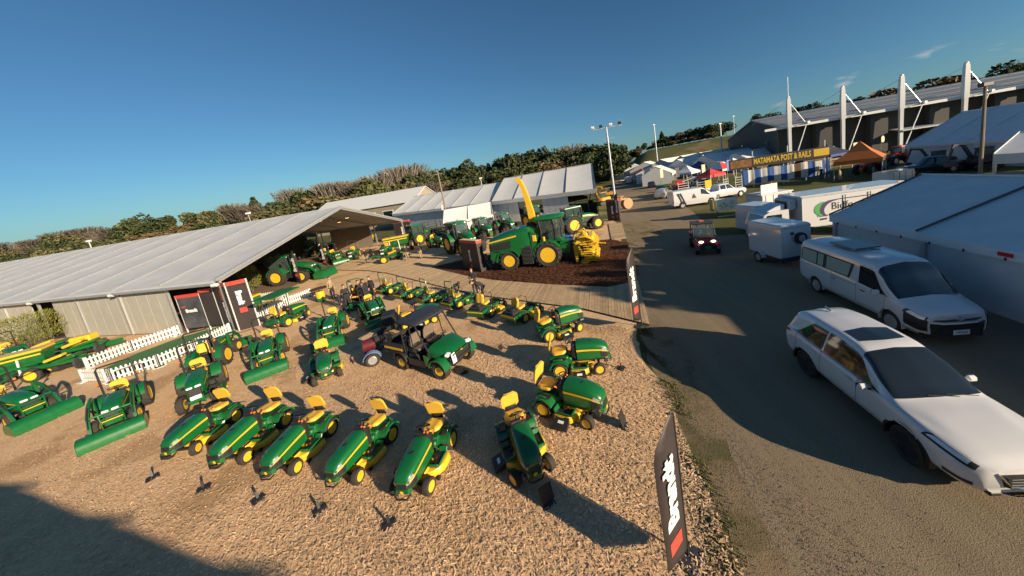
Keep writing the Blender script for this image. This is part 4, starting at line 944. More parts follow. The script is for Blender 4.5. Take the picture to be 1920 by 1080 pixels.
# simpler vehicles for further off
def mid_vehicle(label, kind, paint, cat, group=None):
    t = thing({'ute': 'pickup_truck', 'van': 'delivery_van', 'car': 'parked_car'}[kind], label, cat, group=group)
    if kind == 'van':
        L, st, arch_x = 5.0, [(-.95, [(.8, .4), (.93, .9), (.92, 1.3), (.86, 1.9), (.6, 2.0), (0, 2.02)]), (2.1, [(.85, .32), (.96, .9), (.94, 1.25), (.86, 1.92), (.6, 2.03), (0, 2.05)]), (2.6, [(.85, .32), (.96, .9), (.94, 1.15), (.82, 1.75), (.6, 1.86), (0, 1.9)]), (3.3, [(.85, .32), (.95, .85), (.92, 1.08), (.86, 1.16), (.6, 1.2), (0, 1.24)]), (3.85, [(.8, .32), (.88, .7), (.84, .92), (.72, .98), (.5, 1.0), (0, 1.02)]), (4.0, [(.6, .34), (.7, .6), (.66, .78), (.55, .82), (.4, .84), (0, .85)])], (0, 3.1)
        win = [('side_window', lambda q: 2.05, lambda q: 3.05-.5*q, 2.15, 2.85)]; ws = (2.55, 3.25)
    elif kind == 'ute':
        st, arch_x = [(-1.15, [(.7, .5), (.86, .8), (.86, 1.05), (.80, 1.08), (.6, 1.08), (0, 1.06)]), (.28, [(.8, .4), (.9, .8), (.88, 1.08), (.82, 1.11), (.6, 1.1), (0, 1.08)]), (.40, [(.8, .36), (.92, .8), (.88, 1.1), (.66, 1.68), (.5, 1.76), (0, 1.78)]), (1.5, [(.8, .36), (.92, .8), (.88, 1.08), (.66, 1.72), (.5, 1.8), (0, 1.82)]), (1.9, [(.8, .36), (.92, .8), (.88, 1.06), (.7, 1.5), (.5, 1.58), (0, 1.62)]), (2.45, [(.8, .38), (.92, .8), (.87, 1.02), (.78, 1.06), (.5, 1.1), (0, 1.12)]), (3.5, [(.78, .4), (.88, .75), (.82, .95), (.7, 1.0), (.45, 1.02), (0, 1.03)]), (3.85, [(.6, .44), (.68, .65), (.64, .82), (.55, .88), (.4, .9), (0, .9)])], (0, 3.0)
        win = [('side_window', lambda q: .52, lambda q: 1.18, 2.15, 2.85), ('side_window', lambda q: 1.26, lambda q: 2.2-.45*q, 2.15, 2.85)]; ws = (1.85, 2.38)
    else:
        st, arch_x = [(-.9, [(.62, .4), (.8, .7), (.78, .95), (.6, 1.0), (.4, 1.02), (0, 1.03)]), (-.6, [(.72, .3), (.88, .7), (.84, .98), (.64, 1.32), (.5, 1.38), (0, 1.4)]), (.1, [(.75, .28), (.9, .7), (.86, .97), (.62, 1.42), (.5, 1.48), (0, 1.5)]), (1.1, [(.75, .28), (.9, .7), (.86, .95), (.64, 1.4), (.5, 1.46), (0, 1.48)]), (2.0, [(.75, .28), (.9, .7), (.85, .92), (.76, .97), (.5, 1.0), (0, 1.02)]), (3.0, [(.72, .3), (.86, .62), (.8, .82), (.66, .86), (.42, .88), (0, .89)]), (3.4, [(.5, .34), (.62, .5), (.58, .66), (.5, .7), (.35, .72), (0, .72)])], (0, 2.6)
        win = [('side_window', lambda q: -.4+.2*q, lambda q: .45, 2.15, 2.85), ('side_window', lambda q: .52, lambda q: 1.8-.55*q, 2.15, 2.85)]; ws = (1.25, 1.93)
    S = Shell(st); S.body(paint, arch_x, .38, .33, nx=44, nv=14, parent=t)
    for w in win: S.patch(w[0], GLASS, w[1], w[2], w[3], w[4], t, nx=4, nv=2, off=.01)
    S.patch('windscreen', GLASS, ws[0], ws[1], 3.1, 5, t, mirror=True, nx=4, nv=4, off=.012)
    fx = st[-1][0]
    for s in (-1, 1):
        mb = MB(); mb.box((fx-.16, s*.62, .78), (.2, .2, .12), LENS, bev=.03); mb.build('headlight', t)
        mb = MB(); mb.box((st[0][0], s*.70, .85), (.06, .12, .2), REDL, bev=.01); mb.build('tail_light', t)
    mb = MB(); mb.box((fx-.05, 0, .48), (.2, 1.3, .22), BLK, bev=.05); mb.build('bumper', t)
    for s in (-1, 1):
        for x in arch_x: wheel(t, (x, s*.77, .33), .33, .22, rim=SILV, rr=.6, side=s, n=16)
    return t
# ------------------------------------------------------------------ self-propelled forage harvester
def forage_harvester():
    t = thing('forage_harvester', 'huge green forage harvester with tall yellow spout on the bark mulch bed', 'harvester')
    def ring(x, w, z0, z1, ch=.25): return [(x, w, z0), (x, w*1.02, z0+(z1-z0)*.55), (x, w*.97, z1-ch), (x, w*.72, z1-.04), (x, 0, z1), (x, -w*.72, z1-.04), (x, -w*.97, z1-ch), (x, -w*1.02, z0+(z1-z0)*.55), (x, -w, z0)]
    mb = MB(); mb.loft([ring(-1.55, 1.2, 1.45, 2.55), ring(-1.45, 1.36, 1.35, 2.70), ring(-.6, 1.42, 1.5, 2.98), ring(.5, 1.44, 1.55, 3.22), ring(1.25, 1.44, 1.2, 3.30), ring(1.9, 1.42, 1.2, 3.25), ring(2.2, 1.3, 1.5, 3.05)], GREEN)
    mb.build('engine_body', t, smooth=30)
    mb = MB(); mb.loft([[(-1.3, y, 2.70-.06*abs(y)) for y in (-.85, .85)]+[(-1.3, y, 2.68) for y in (.85, -.85)], [(1.0, y, 3.32-.04*abs(y)) for y in (-.9, .9)]+[(1.0, y, 3.2) for y in (.9, -.9)]], mat('grey_hood_top', (.20, .21, .22), .35, noise=.15, coat=.3)); mb.build('hood_top', t)
    for s in (-1, 1):
        mb = MB(); mb.add([(-1.46, s*1.425, 2.38), (.95, s*1.485, 2.72), (.95, s*1.475, 2.84), (-1.46, s*1.40, 2.48)], [(0, 1, 2, 3)], YEL); mb.build('side_stripe', t, smooth=0)
        mb = MB(); mb.add([(-1.35, s*1.455, 1.78), (.30, s*1.485, 1.86), (.42, s*1.485, 2.46), (-1.35, s*1.445, 2.26)], [(0, 1, 2, 3)], BLK)
        for k in range(6): mb.box((-.5, s*1.475, 1.88+.085*k), (1.5, .03, .02), DKGREY, rot=(0, -4, 0), bev=0)
        mb.build('side_grille', t, smooth=0)
        mb = MB(); mb.strip(arc(0, .80, 1.02, 180, 20, 14), GREEN, s*1.02, s*1.50, th=-.09); mb.prism(arc(0, .8, 1.02, 180, 20, 10)+[(1.0, 1.6), (-1.4, 1.6), (-1.5, 1.1)], GREEN, s*1.38, s*1.42); mb.box((-1.35, s*1.1, .95), (.3, .6, .5), BLK, bev=.06); mb.build('rear_fender', t, smooth=40)
        mb = MB(); mb.strip(arc(3.2, 1.0, 1.14, 150, 30, 12), GREEN, s*1.0, s*1.52, th=-.10); mb.prism([(2.05, .75), (2.05, 3.0), (2.7, 2.6), (2.5, 2.05), (2.28, 1.6), (2.18, 1.0)], GREEN, s*1.36, s*1.46); mb.build('front_fender', t, smooth=40)
        mb = MB(); mb.box((1.55, s*1.40, 1.15), (.9, .10, 1.5), BLK, bev=.04)
        for k in range(5): mb.box((1.55, s*1.46, .5+.32*k), (.6, .16, .04), DKGREY)
        mb.build('ladder', t)
        mb = MB(); mb.box((2.35, s*1.44, 2.42), (.32, .14, .5), YEL, bev=.04); mb.box((3.10, s*1.44, 2.25), (.18, .12, .42), YEL, bev=.04); mb.build('side_locker', t)
        wheel(t, (0, s*1.12, .80), .80, .62, rr=.56, lugs=15, side=s, n=26); wheel(t, (3.2, s*1.18, 1.0), 1.0, .75, rr=.58, lugs=16, side=s, n=28, steer=0)
    mb = MB(); mb.box((1.6, 0, .95), (4.6, 1.3, .5), BLK, bev=.05); mb.box((-1.5, 0, 1.1), (.3, 2.0, .6), BLK, bev=.05); mb.box((-1.66, -.8, .95), (.05, .25, .3), ORANGE); mb.build('chassis', t)
    CG = CABGLASS
    b = [(2.75, .80), (3.9, .86), (4.35, .62), (4.35, -.62), (3.9, -.86), (2.75, -.80)]
    mb = MB(); mb.loft([[(x*.99, y, 2.1) for x, y in b], [(x+.06, y*1.06, 2.9) for x, y in b], [(x-.04, y*1.02, 3.66) for x, y in b]], CG); mb.build('cab_glazing', t, smooth=0)
    mb = MB()
    for x, y in b: mb.tube([(x, y, 2.0), (x+.07, y*1.07, 2.9), (x-.04, y*1.04, 3.66)], .05, BLK, n=5)
    mb.box((3.5, 0, 1.98), (1.8, 1.7, .3), GREEN, bev=.05); mb.build('cab_frame', t)
    mb = MB(); mb.loft([[(2.5+(x-2.5)*k1, y*k2, z) for x, y in ((2.45, .9), (3.9, 1.0), (4.6, .72), (4.6, -.72), (3.9, -1.0), (2.45, -.9))] for k1, k2, z in ((1, 1, 3.66), (1.03, 1.05, 3.75), (1.0, 1.0, 3.88), (.85, .8, 3.96))], GREEN)
    for y in (-.5, 0, .5): mb.box((4.60, y, 3.74), (.06, .2, .1), LENS)
    for y in (-.6, .6): mb.ball((2.7, y, 4.0), .07, ORANGE, 8, 5)
    mb.build('cab_roof', t, smooth=50)
    mb = MB(); mb.box((3.2, 0, 2.5), (.5, .55, .14), BLK); mb.box((2.95, 0, 2.9), (.14, .5, .7), BLK); mb.cyl((3.9, .1, 2.1), (3.8, .1, 2.75), .05, BLK); mb.build('seat', t)
    mb = MB()
    for s in (-1, 1): mb.tube([(4.2, s*.85, 3.3), (4.3, s*1.35, 3.2), (4.3, s*1.4, 2.6)], .025, BLK, n=5); mb.box((4.3, s*1.42, 2.75), (.08, .26, .6), BLK, bev=.03); mb.tube([(4.12, s*.9, 3.5), (4.3, s*1.0, 2.1)], .02, mat('bronze_rail', (.3, .18, .08), .4, metal=.4), n=5)
    mb.build('mirror', t)
    mb = MB(); mb.cyl((1.95, 0, 3.0), (1.95, 0, 3.45), .42, BLK, n=18); mb.box((1.9, 0, 3.35), (.5, .6, .4), BLK, bev=.05); mb.build('spout_turret', t)
    mb = MB(); path = [(2.12, 0, 3.35), (2.06, 0, 4.4), (1.94, 0, 5.4), (1.76, 0, 6.3), (1.54, 0, 6.95), (1.30, 0, 7.12)]; rings = []
    for k, (x, y, z) in enumerate(path):
        n2 = Vector(path[min(k+1, 5)])-Vector(path[max(k-1, 0)]); n2.normalize(); q = Vector((n2.z, 0, -n2.x)); w = (.21, .20, .19, .17, .16, .16)[k]; h = (.27, .23, .19, .16, .15, .12)[k]; c = Vector((x, y, z))
        rings.append([c+q*h+Vector((0, w, 0)), c+q*h+Vector((0, -w, 0)), c-q*h+Vector((0, -w, 0)), c-q*h+Vector((0, w, 0))])
    mb.loft(rings, YEL); mb.box((1.28, 0, 7.02), (.30, .34, .06), YEL, rot=(0, 30, 0)); mb.build('discharge_spout', t, smooth=25)
    mb = MB(); mb.cyl((1.90, .16, 3.6), (1.84, .16, 5.0), .05, STEEL, n=8); mb.cyl((1.44, 0, 7.1), (1.40, 0, 7.35), .05, DKGREY, n=6); mb.build('spout_ram', t)
    mb = MB(); mb.box((4.5, 0, 1.35), (1.0, 1.5, 1.1), GREEN, rot=(0, 12, 0), bev=.08); mb.box((4.95, 0, 1.1), (.5, 1.2, .9), BLK, bev=.05); mb.box((4.6, .4, 1.9), (.7, .3, .2), BLUE, bev=.03); mb.build('feed_housing', t)
    # folded rotary header
    mb = MB(); mb.box((5.35, 0, .95), (.3, 2.2, 1.0), YEL, bev=.05); mb.box((5.35, 0, 1.6), (.25, 1.6, .3), YEL, bev=.04); mb.box((5.35, -1.0, .8), (.2, .12, 1.5), YEL)
    for s in (-1, 1): mb.tube([(5.3, s*.4, 1.6), (5.6, s*.5, 2.2), (6.0, s*.5, 2.4), (6.3, s*.4, 2.0)], .06, YEL, n=6)
    h = mb.build('rotary_header', t)
    for s in (-1, 1):
        for (x, z, r) in ((5.95, 1.30, .78), (6.55, 1.25, .62)):
            y = s*1.05; mb = MB(); mb.cyl((x, y-.06, z), (x, y+.06, z), r*.82, YEL, n=24); mb.cyl((x, y-.32, z), (x, y+.32, z), r*.42, YEL, n=16); mb.cyl((x, y-.38, z), (x, y+.38, z), r*.16, BLK, n=10)
            for k in range(18):
                a = 2*math.pi*k/18; ca, sa = math.cos(a), math.sin(a)
                mb.add([(x+r*.7*ca, y-.03, z+r*.7*sa), (x+r*.7*math.cos(a+.2), y-.03, z+r*.7*math.sin(a+.2)), (x+r*1.05*math.cos(a+.28), y-.03, z+r*1.05*math.sin(a+.28)), (x+r*.7*ca, y+.03, z+r*.7*sa), (x+r*.7*math.cos(a+.2), y+.03, z+r*.7*math.sin(a+.2)), (x+r*1.05*math.cos(a+.28), y+.03, z+r*1.05*math.sin(a+.28))], [(0, 1, 2), (3, 5, 4), (0, 3, 4, 1), (1, 4, 5, 2), (2, 5, 3, 0)], YEL)
            mb.build('cutting_rotor', h)
        mb = MB()
        for k in range(7):
            a = R(-70+k*26); mb.tube([(5.9+.95*math.cos(a), s*(.55+.1*k), 1.1+.95*math.sin(a)), (6.05+1.0*math.cos(a+.3), s*1.5, 1.1+1.0*math.sin(a+.3))], [.05, .02], YEL, n=5)
        mb.strip(arc(6.0, 1.1, 1.0, -110, -20, 8), YEL, s*.5, s*1.5, th=.04); mb.strip(arc(6.0, 1.1, 1.0, 30, 110, 8), YEL, s*.7, s*1.45, th=.04); mb.build('crop_guide', h)
    mb = MB(); mb.box((6.15, 0, .95), (1.3, 2.7, .9), YEL, bev=.25); mb.box((6.55, 0, .45), (.7, 3.0, .5), YEL, bev=.15); mb.box((6.3, 0, 1.75), (1.0, 2.2, .5), YEL, bev=.12)
    for k in range(9): mb.tube([(6.6, -1.5+.37*k, .7), (7.05, -1.5+.37*k, .35), (7.0, -1.5+.37*k, .12)], [.05, .04, .015], YEL, n=5); mb.tube([(6.0, -1.55, .3+.18*k), (6.9, -1.62, .25+.19*k)], .03, YEL, n=4)
    mb.box((6.05, -1.36, 1.15), (.35, .04, .4), BLK); mb.box((6.5, -1.38, .75), (.3, .04, .25), DKGREY)
    mb.tube([(5.2, -.3, 1.9), (5.4, -.8, 2.5), (6.0, -.9, 2.3), (6.3, -1.2, 1.6)], .03, BLK, n=5); mb.tube([(5.2, .2, 2.0), (5.7, .1, 2.9), (6.5, .0, 2.5)], .03, BLK, n=5); mb.tube([(5.4, -1.3, 1.55), (6.2, -1.5, 1.35), (7.0, -1.2, 1.5)], .035, BLK, n=5); mb.tube([(7.0, 0, 1.2), (7.6, -.2, 1.15)], .06, YEL, n=6); mb.box((6.1, 0, 2.0), (.5, 1.2, .5), YEL, bev=.1); mb.box((6.35, -.35, 2.0), (.16, .2, .5), BLK); mb.build('hoses', h)
    return t, h
# ------------------------------------------------------------------ people
def person(label, pose='stand', top=DARKCLOTH, legs=DARKCLOTH, hair=HAIR, h=1.74, loc=(0, 0, 0), rz=0, group=None, holds=False):
    t = thing('person', label, 'person', loc, rz, group); s = h/1.74
    bend = pose == 'bend'; walk = .16 if pose == 'walk' else .04
    lean = R(62 if bend else 3); hipz = .93; q = Matrix.Rotation(lean, 3, 'Y'); hip = Vector((-.18 if bend else 0, 0, hipz))
    up = lambda x, y, z: hip+q @ Vector((x, y, z))
    V, E, RR = [], [], []
    def v(p, r, par=None):
        V.append(Vector(p)*s); RR.append((r*s, r*s)); i = len(V)-1
        if par is not None: E.append((par, i))
        return i
    pel = v(hip, .125); sp = v(up(0, 0, .22), .125, pel); ch = v(up(.01, 0, .42), .145, sp); nk = v(up(.0, 0, .56), .06, ch); hd = v(up(.03, 0, .64), .05, nk)
    LEG, ARM = [], []
    for sg in (-1, 1):
        h0 = v(hip+Vector((0, sg*.09, -.06)), .098, pel); k = v((hip.x*.55+.03+sg*walk*.6, sg*.10, .50), .068, h0); an = v((-.02+sg*walk*-1.0+hip.x*.2, sg*.11, .09), .046, k); v((.13+sg*walk*-1.0+hip.x*.2, sg*.12, .04), .04, an)
        s0 = v(up(0, sg*.17, .49), .066, ch)
        if bend: e = v(up(.16, sg*.20, .27), .046, s0); w = v(up(.38, sg*.14, .12), .033, e)
        elif holds: e = v(up(.02, sg*.25, .22), .046, s0); w = v(up(.24, sg*.10, .20), .033, e)
        else: e = v(up(-.03, sg*.24, .20), .046, s0); w = v(up(.06, sg*.24, -.04), .033, e)
        ARM.append((V[w].copy(), (V[w]-V[e]).normalized()))
    me = bpy.data.meshes.new('body'); me.from_pydata(V, E, []); o = link('body', me, t)
    md = o.modifiers.new('skin', 'SKIN'); md.use_smooth_shade = True
    for i, sv in enumerate(me.skin_vertices[0].data): sv.radius = RR[i]; sv.use_root = (i == 0)
    o.modifiers.new('sub', 'SUBSURF').levels = 1; o.modifiers['sub'].render_levels = 1
    me2 = bpy.data.meshes.new_from_object(o.evaluated_get(bpy.context.evaluated_depsgraph_get())); o.modifiers.clear(); o.data = me2
    me2.materials.clear()
    for m in (top, legs, SKIN, BLK): me2.materials.append(m)
    for p in me2.polygons:
        c = p.center; p.use_smooth = True
        p.material_index = 3 if c.z < .10*s else 1 if c.z < (hipz+.02)*s and (c-hip*s).length < 1.1 and not (bend and c.x > .12*s and c.z > .3*s) else 0
        if (c-V[hd]).length < .085*s: p.material_index = 2
    hc = V[hd]+(q @ Vector((.01, 0, .10)))*s; mb = MB(); q3 = q
    rings = []
    for zz, rx, ry, ox in ((-.115, .035, .04, .03), (-.09, .062, .055, .022), (-.05, .085, .070, .008), (.0, .095, .076, .0), (.05, .096, .078, -.005), (.09, .080, .066, -.008), (.118, .040, .034, -.01)):
        rings.append([hc+q3 @ Vector((ox+rx*math.cos(a), ry*math.sin(a), zz))*s for a in [2*math.pi*k/12 for k in range(12)]])
    mb.loft(rings, SKIN); n0 = hc+q3 @ Vector((.10, 0, -.02))*s; mb.ball(n0, (.018*s, .014*s, .022*s), SKIN, 6, 4)
    for sg in (-1, 1): mb.ball(hc+q3 @ Vector((.0, sg*.078, -.01))*s, (.018*s, .01*s, .03*s), SKIN, 6, 4); mb.ball(hc+q3 @ Vector((.085, sg*.032, .012))*s, .011*s, BLK, 6, 4)
    mb.box(hc+q3 @ Vector((.088, 0, -.06))*s, (.012*s, .045*s, .01*s), REDL, bev=0)
    mb.build('head', t, smooth=60)
    mb = MB(); rings = []
    for zz, r_ in ((.0, .088), (.05, .106), (.10, .088), (.135, .04)): rings.append([hc+q3 @ Vector((-.018+r_*1.02*math.cos(a), r_*.86*math.sin(a), zz+(.035 if math.cos(a) > .3 and zz < .02 else 0)))*s for a in [2*math.pi*k/12 for k in range(12)]])
    mb.loft(rings, hair); mb.build('hair', t, smooth=60)
    for w, d in ARM:
        mb = MB(); a = d.orthogonal().normalized(); b = d.cross(a); mb.tube([w, w+d*.05*s, w+d*.09*s], [.028*s, .036*s, .03*s], SKIN, n=6)
        for k in range(4): mb.tube([w+d*.085*s+b*(k-1.5)*.018*s, w+d*(.125+.012*(1.5-abs(k-1.5)))*s+b*(k-1.5)*.019*s+a*.008*s, w+d*(.15+.012*(1.5-abs(k-1.5)))*s+b*(k-1.5)*.018*s+a*.025*s], [.009*s, .009*s, .007*s], SKIN, n=5)
        mb.tube([w+d*.03*s+b*.03*s, w+d*.07*s+b*.055*s, w+d*.10*s+b*.06*s], [.011*s, .010*s, .008*s], SKIN, n=5); mb.build('hand', t, smooth=60)
    return t
# ------------------------------------------------------------------ marquees, halls, masts
def marquee(label, O, ex, ey, L, W, he, hr, bay=5.0, roofm=CANVAS, wallm=None, wall_runs=(), wall_step=1.15, gable0=False, gable1=True, back=True, posts=True, cat='marquee', valance=.35, seam_m=ALU, sub=3, name='marquee', gable_open=True, sagk=.10):
    t = thing(name, label, cat, (O[0], O[1], 0)); ex = Vector(ex).normalized(); ey = Vector(ey).normalized(); up = Vector((0, 0, 1))
    wallm = wallm or roofm
    P = lambda a, b, z: ex*a+ey*b+up*z
    n = max(1, round(L/bay)); bay = L/n
    prof = lambda b: he+(hr-he)*(1-abs(b-W/2)/(W/2))
    over = .25
    for i in range(n):
        for sgn in (0, 1):
            b0, b1 = (-over, W/2) if sgn == 0 else (W+over, W/2); mb = MB(); G_ = []
            for u in range(5):
                row = []
                for v in range(sub*2+1):
                    b = b0+(b1-b0)*v/(sub*2); sag = -sagk*(1-(u/2-1)**2)*(.4+.6*math.sin(math.pi*v/(sub*2)))
                    row.append(P(bay*(i+u/4), b, prof(min(W, max(0, b)))-(over*(hr-he)/(W/2) if (b < 0 or b > W) else 0)+sag))
                G_.append(row)
            m2 = sub*2+1; mb.add([p for r in G_ for p in r], [(u*m2+v, u*m2+v+1, (u+1)*m2+v+1, (u+1)*m2+v) for u in range(4) for v in range(sub*2)], roofm)
            e0 = G_[0][0]; e1 = G_[4][0]; dz = up*valance
            mb.add([G_[u][0] for u in range(5)]+[G_[u][0]-dz for u in range(5)], [(u, u+1, u+6, u+5) for u in range(4)], roofm)
            mb.build('roof_panel', t, smooth=60)
    for i in range(n+1):
        mb = MB(); mb.tube([P(bay*i, -over, he-.02), P(bay*i, W/2, hr+.03), P(bay*i, W+over, he-.02)], .045, seam_m, n=5); mb.build('roof_seam', t)
    mb = MB(); mb.tube([P(0, W/2, hr+.02), P(L, W/2, hr+.02)], .05, roofm, n=5); mb.build('ridge_cap', t)
    if posts:
        for i in range(n+1):
            for b in (0, W):
                mb = MB(); c = P(bay*i, b+.02*(1 if b == 0 else -1), he/2-.1); mb.add([c+ex*dx+ey*dy+up*dz for dx in (-.09, .09) for dy in (-.07, .07) for dz in (-he/2+.1, he/2)], [(0, 1, 3, 2), (4, 6, 7, 5), (0, 4, 5, 1), (2, 3, 7, 6), (0, 2, 6, 4), (1, 5, 7, 3)], ALU); mb.build('post', t)
            mb = MB(); mb.tube([P(bay*i+.02, .1, he-.16), P(bay*i+.02, W/2, hr-.16), P(bay*i+.02, W-.1, he-.16)], .11, ALU, n=4); mb.build('rafter', t)
    for a0, a1, b, zt, m in wall_runs:
        k = max(1, round((a1-a0)/wall_step)); st = (a1-a0)/k
        for j in range(k):
            mb = MB(); c = P(a0+st*(j+.5), b, zt/2); mb.add([c+ex*dx+ey*dy+up*dz for dx in (-st/2+.018, st/2-.018) for dy in (-.025, .025) for dz in (-zt/2+.02, zt/2)], [(0, 1, 3, 2), (4, 6, 7, 5), (0, 4, 5, 1), (2, 3, 7, 6), (0, 2, 6, 4), (1, 5, 7, 3)], m); mb.build('wall_panel', t, smooth=0)
    for a, on in ((0, gable0), (L, gable1)):
        if on:
            mb = MB(); mb.add([P(a, 0, .05), P(a, W, .05), P(a, W, he), P(a, W/2, hr-.1), P(a, 0, he)], [(0, 1, 2, 3, 4)], wallm); mb.build('gable_wall', t, smooth=0)
    if gable_open:
        mb = MB(); mb.tube([P(-.06, -over, he-.05), P(-.06, W/2, hr), P(-.06, W+over, he-.05)], .13, ALU, n=4); mb.build('gable_beam', t)
    return t, P
ROOFA = mat('marquee_roof', (.50, .515, .525), .7, noise=.10, nscale=.6, bump=.35, bscale=1.2)
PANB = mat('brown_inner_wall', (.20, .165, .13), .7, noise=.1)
eA = Vector((-.965, .26, 0)).normalized(); eB = Vector((-.003, 1, 0))
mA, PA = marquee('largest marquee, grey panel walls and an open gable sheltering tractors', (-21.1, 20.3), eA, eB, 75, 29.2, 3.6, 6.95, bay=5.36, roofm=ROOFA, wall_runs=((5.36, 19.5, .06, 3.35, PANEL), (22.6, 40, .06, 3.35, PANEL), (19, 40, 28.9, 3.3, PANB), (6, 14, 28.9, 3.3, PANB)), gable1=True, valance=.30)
mb = MB(); mb.tube([Vector((0, 0, 3.3))+eA*0+eB*-.3, Vector((0, 0, 3.3))+eA*75+eB*-.3], .10, ALU, n=6); mb.build('gutter', mA)
for k in range(0, 15, 2):
    mb = MB(); c = eA*(5.36*k)+eB*-.33; mb.box((c.x, c.y, 3.25), (.45, .22, .22), WHITE, bev=.06); mb.build('rainwater_head', mA)
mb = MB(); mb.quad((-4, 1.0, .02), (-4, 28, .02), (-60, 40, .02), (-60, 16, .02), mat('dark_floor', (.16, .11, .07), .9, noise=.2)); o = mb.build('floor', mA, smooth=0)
for a_, b_ in ((10.7, 22),):
    mb = MB(); c = eA*a_+eB*b_; mb.box((c.x, c.y, 2.1), (.22, .22, 4.2), ALU); mb.build('inner_post', mA)
for (a_, b_) in ((3.0, 9.0), (3.5, 16.0), (5.5, 21.0), (8, 12), (6.5, 18.5), (2.6, 19.0)):
    z = 3.6+3.35*(1-abs(b_-14.6)/14.6)-.42; mb = MB(); c = eA*a_+eB*b_; mb.cyl((c.x, c.y, z), (c.x, c.y, z+.14), .22, BLK, n=10); mb.cyl((c.x, c.y, z-.02), (c.x, c.y, z), .2, mat('warm_lamp', (1, .62, .15), .5, noise=0, emit=4), n=10); mb.build('ceiling_lamp', mA)
# long white marquees across the back of the yard
r1 = at(1117, 352, 4.0); l1 = at(837, 387, 4.0); exB = (l1-r1).normalized(); eyB = Vector((at(1112, 350).x, at(1112, 350).y, 0)).normalized()
Lb = (l1-r1).length
CANV2 = mat('cream_canvas', (.68, .68, .66), .75, noise=.05, nscale=.6, bump=.2, bscale=2)
mB1, _ = marquee('long white marquee with ribbed roof behind the harvester, nearest the road', (r1.x, r1.y), exB, eyB, Lb*.62, 20, 4.0, 7.5, bay=4.6, roofm=CANV2, seam_m=DKGREY, wall_runs=((4.6, 9.2, .1, 3.4, CANV2), (14, Lb*.62, .3, 3.4, CANV2)), gable0=True, valance=.6, posts=False, gable_open=False)
o2 = r1+exB*(Lb*.62+.4)
mB2, _ = marquee('second long white marquee with a lower roof, behind the power pole', (o2.x, o2.y), exB, eyB, 30, 20, 3.9, 6.9, bay=5, roofm=CANV2, seam_m=GALV, wall_runs=((0, 30, .2, 3.3, CANV2),), gable0=True, valance=.5, posts=False, gable_open=False)
g0 = at(930, 434); ex_ = (at(842, 450)-g0).normalized(); ey_ = Vector((ex_.y, -ex_.x, 0)); ey_ = ey_ if ey_.y > 0 else -ey_
marquee('small white peaked tent in front of the long marquees', (g0.x, g0.y), ex_, ey_, 7.0, 5.5, 2.6, 4.1, bay=3.5, roofm=CANV2, wall_runs=((0, 7.0, .1, 2.4, CANV2),), wall_step=3.5, gable0=True, valance=.25, posts=False, gable_open=False)
# right-hand tent in shade
rE = at(1565, 402, 2.35); dR = Vector((-.17, -1, 0)).normalized(); eyR = Vector((1, -.17, 0)).normalized()
mR, PR = marquee('big white frame tent in its own shade beside the parked van', (rE.x, rE.y), dR, eyR, 13.5, 7.6, 2.40, 3.80, bay=4.5, roofm=CANVAS, wall_runs=((0, 13.5, .08, 2.25, CANVAS),), wall_step=4.5, gable0=True, valance=.30, seam_m=DKGREY, gable_open=False, sagk=.04)
for k in range(12):
    mb = MB(); c = dR*(.6+k*1.1)+eyR*(-.26); mb.box((c.x, c.y, 2.02), (.05, .05, .10), DKGREY); mb.build('buckle', mR)
mb = MB(); c = dR*7.2+eyR*-.275; mb.box((c.x, c.y, 2.16), (.02, .36, .12), REDL, rot=(0, 0, math.degrees(math.atan2(dR.y, dR.x))-90), bev=0); mb.build('label_patch', mR)
# building with a pale roof behind the first marquee
def ray(px, py, dist):
    d = _fw+_R*((px-PPX)/F_PX)-_U*((py-PPY)/F_PX); k = dist/math.hypot(d.x, d.y); return Vector((d.x*k, d.y*k, CAM_H+d.z*k))
def house(label, c, rz, L, W, he, hr, wallm, roofm, wins=4, cat='building', name='building'):
    t = thing(name, label, cat, c, rz)
    mb = MB(); mb.add([(-L/2, -W/2, 0), (L/2, -W/2, 0), (L/2, W/2, 0), (-L/2, W/2, 0), (-L/2, -W/2, he), (L/2, -W/2, he), (L/2, W/2, he), (-L/2, W/2, he), (-L/2, 0, hr), (L/2, 0, hr)], [(0, 1, 5, 4), (2, 3, 7, 6), (1, 2, 6, 9, 5), (3, 0, 4, 8, 7)], wallm); mb.build('wall', t, smooth=0)
    for s in (-1, 1):
        mb = MB(); e = .5; k = e*(hr-he)/(W/2); mb.loft([[(-L/2-.4, s*(W/2+e), he-k), (-L/2-.4, s*(W/2+e), he-k+.15), (-L/2-.4, 0, hr+.15), (-L/2-.4, 0, hr)], [(L/2+.4, s*(W/2+e), he-k), (L/2+.4, s*(W/2+e), he-k+.15), (L/2+.4, 0, hr+.15), (L/2+.4, 0, hr)]], roofm); mb.build('roof', t, smooth=0)
    for k in range(wins):
        x = -L/2+L*(k+.5)/wins; mb = MB(); mb.box((x, -W/2-.02, he*.55), (L/wins*.6, .08, he*.38), WHITE, bev=0); f = mb.build('window', t, smooth=0); mb = MB(); mb.box((x, -W/2-.05, he*.55), (L/wins*.52, .06, he*.31), GLASS, bev=0); mb.build('pane', f, smooth=0)
    return t
ROOFW = mat('pale_sheet_roof', (.60, .61, .61), .5, noise=.06); ROOFG = mat('grey_sheet_roof', (.16, .165, .17), .55, noise=.1)
TANW = mat('tan_wall', (.28, .24, .18), .8, noise=.1)
p = ray(705, 385, 105); house('long building with a pale metal roof behind the largest marquee', (p.x, p.y, 0), R(-15), 34, 12, 6.0, 9.2, TANW, ROOFW, 6)
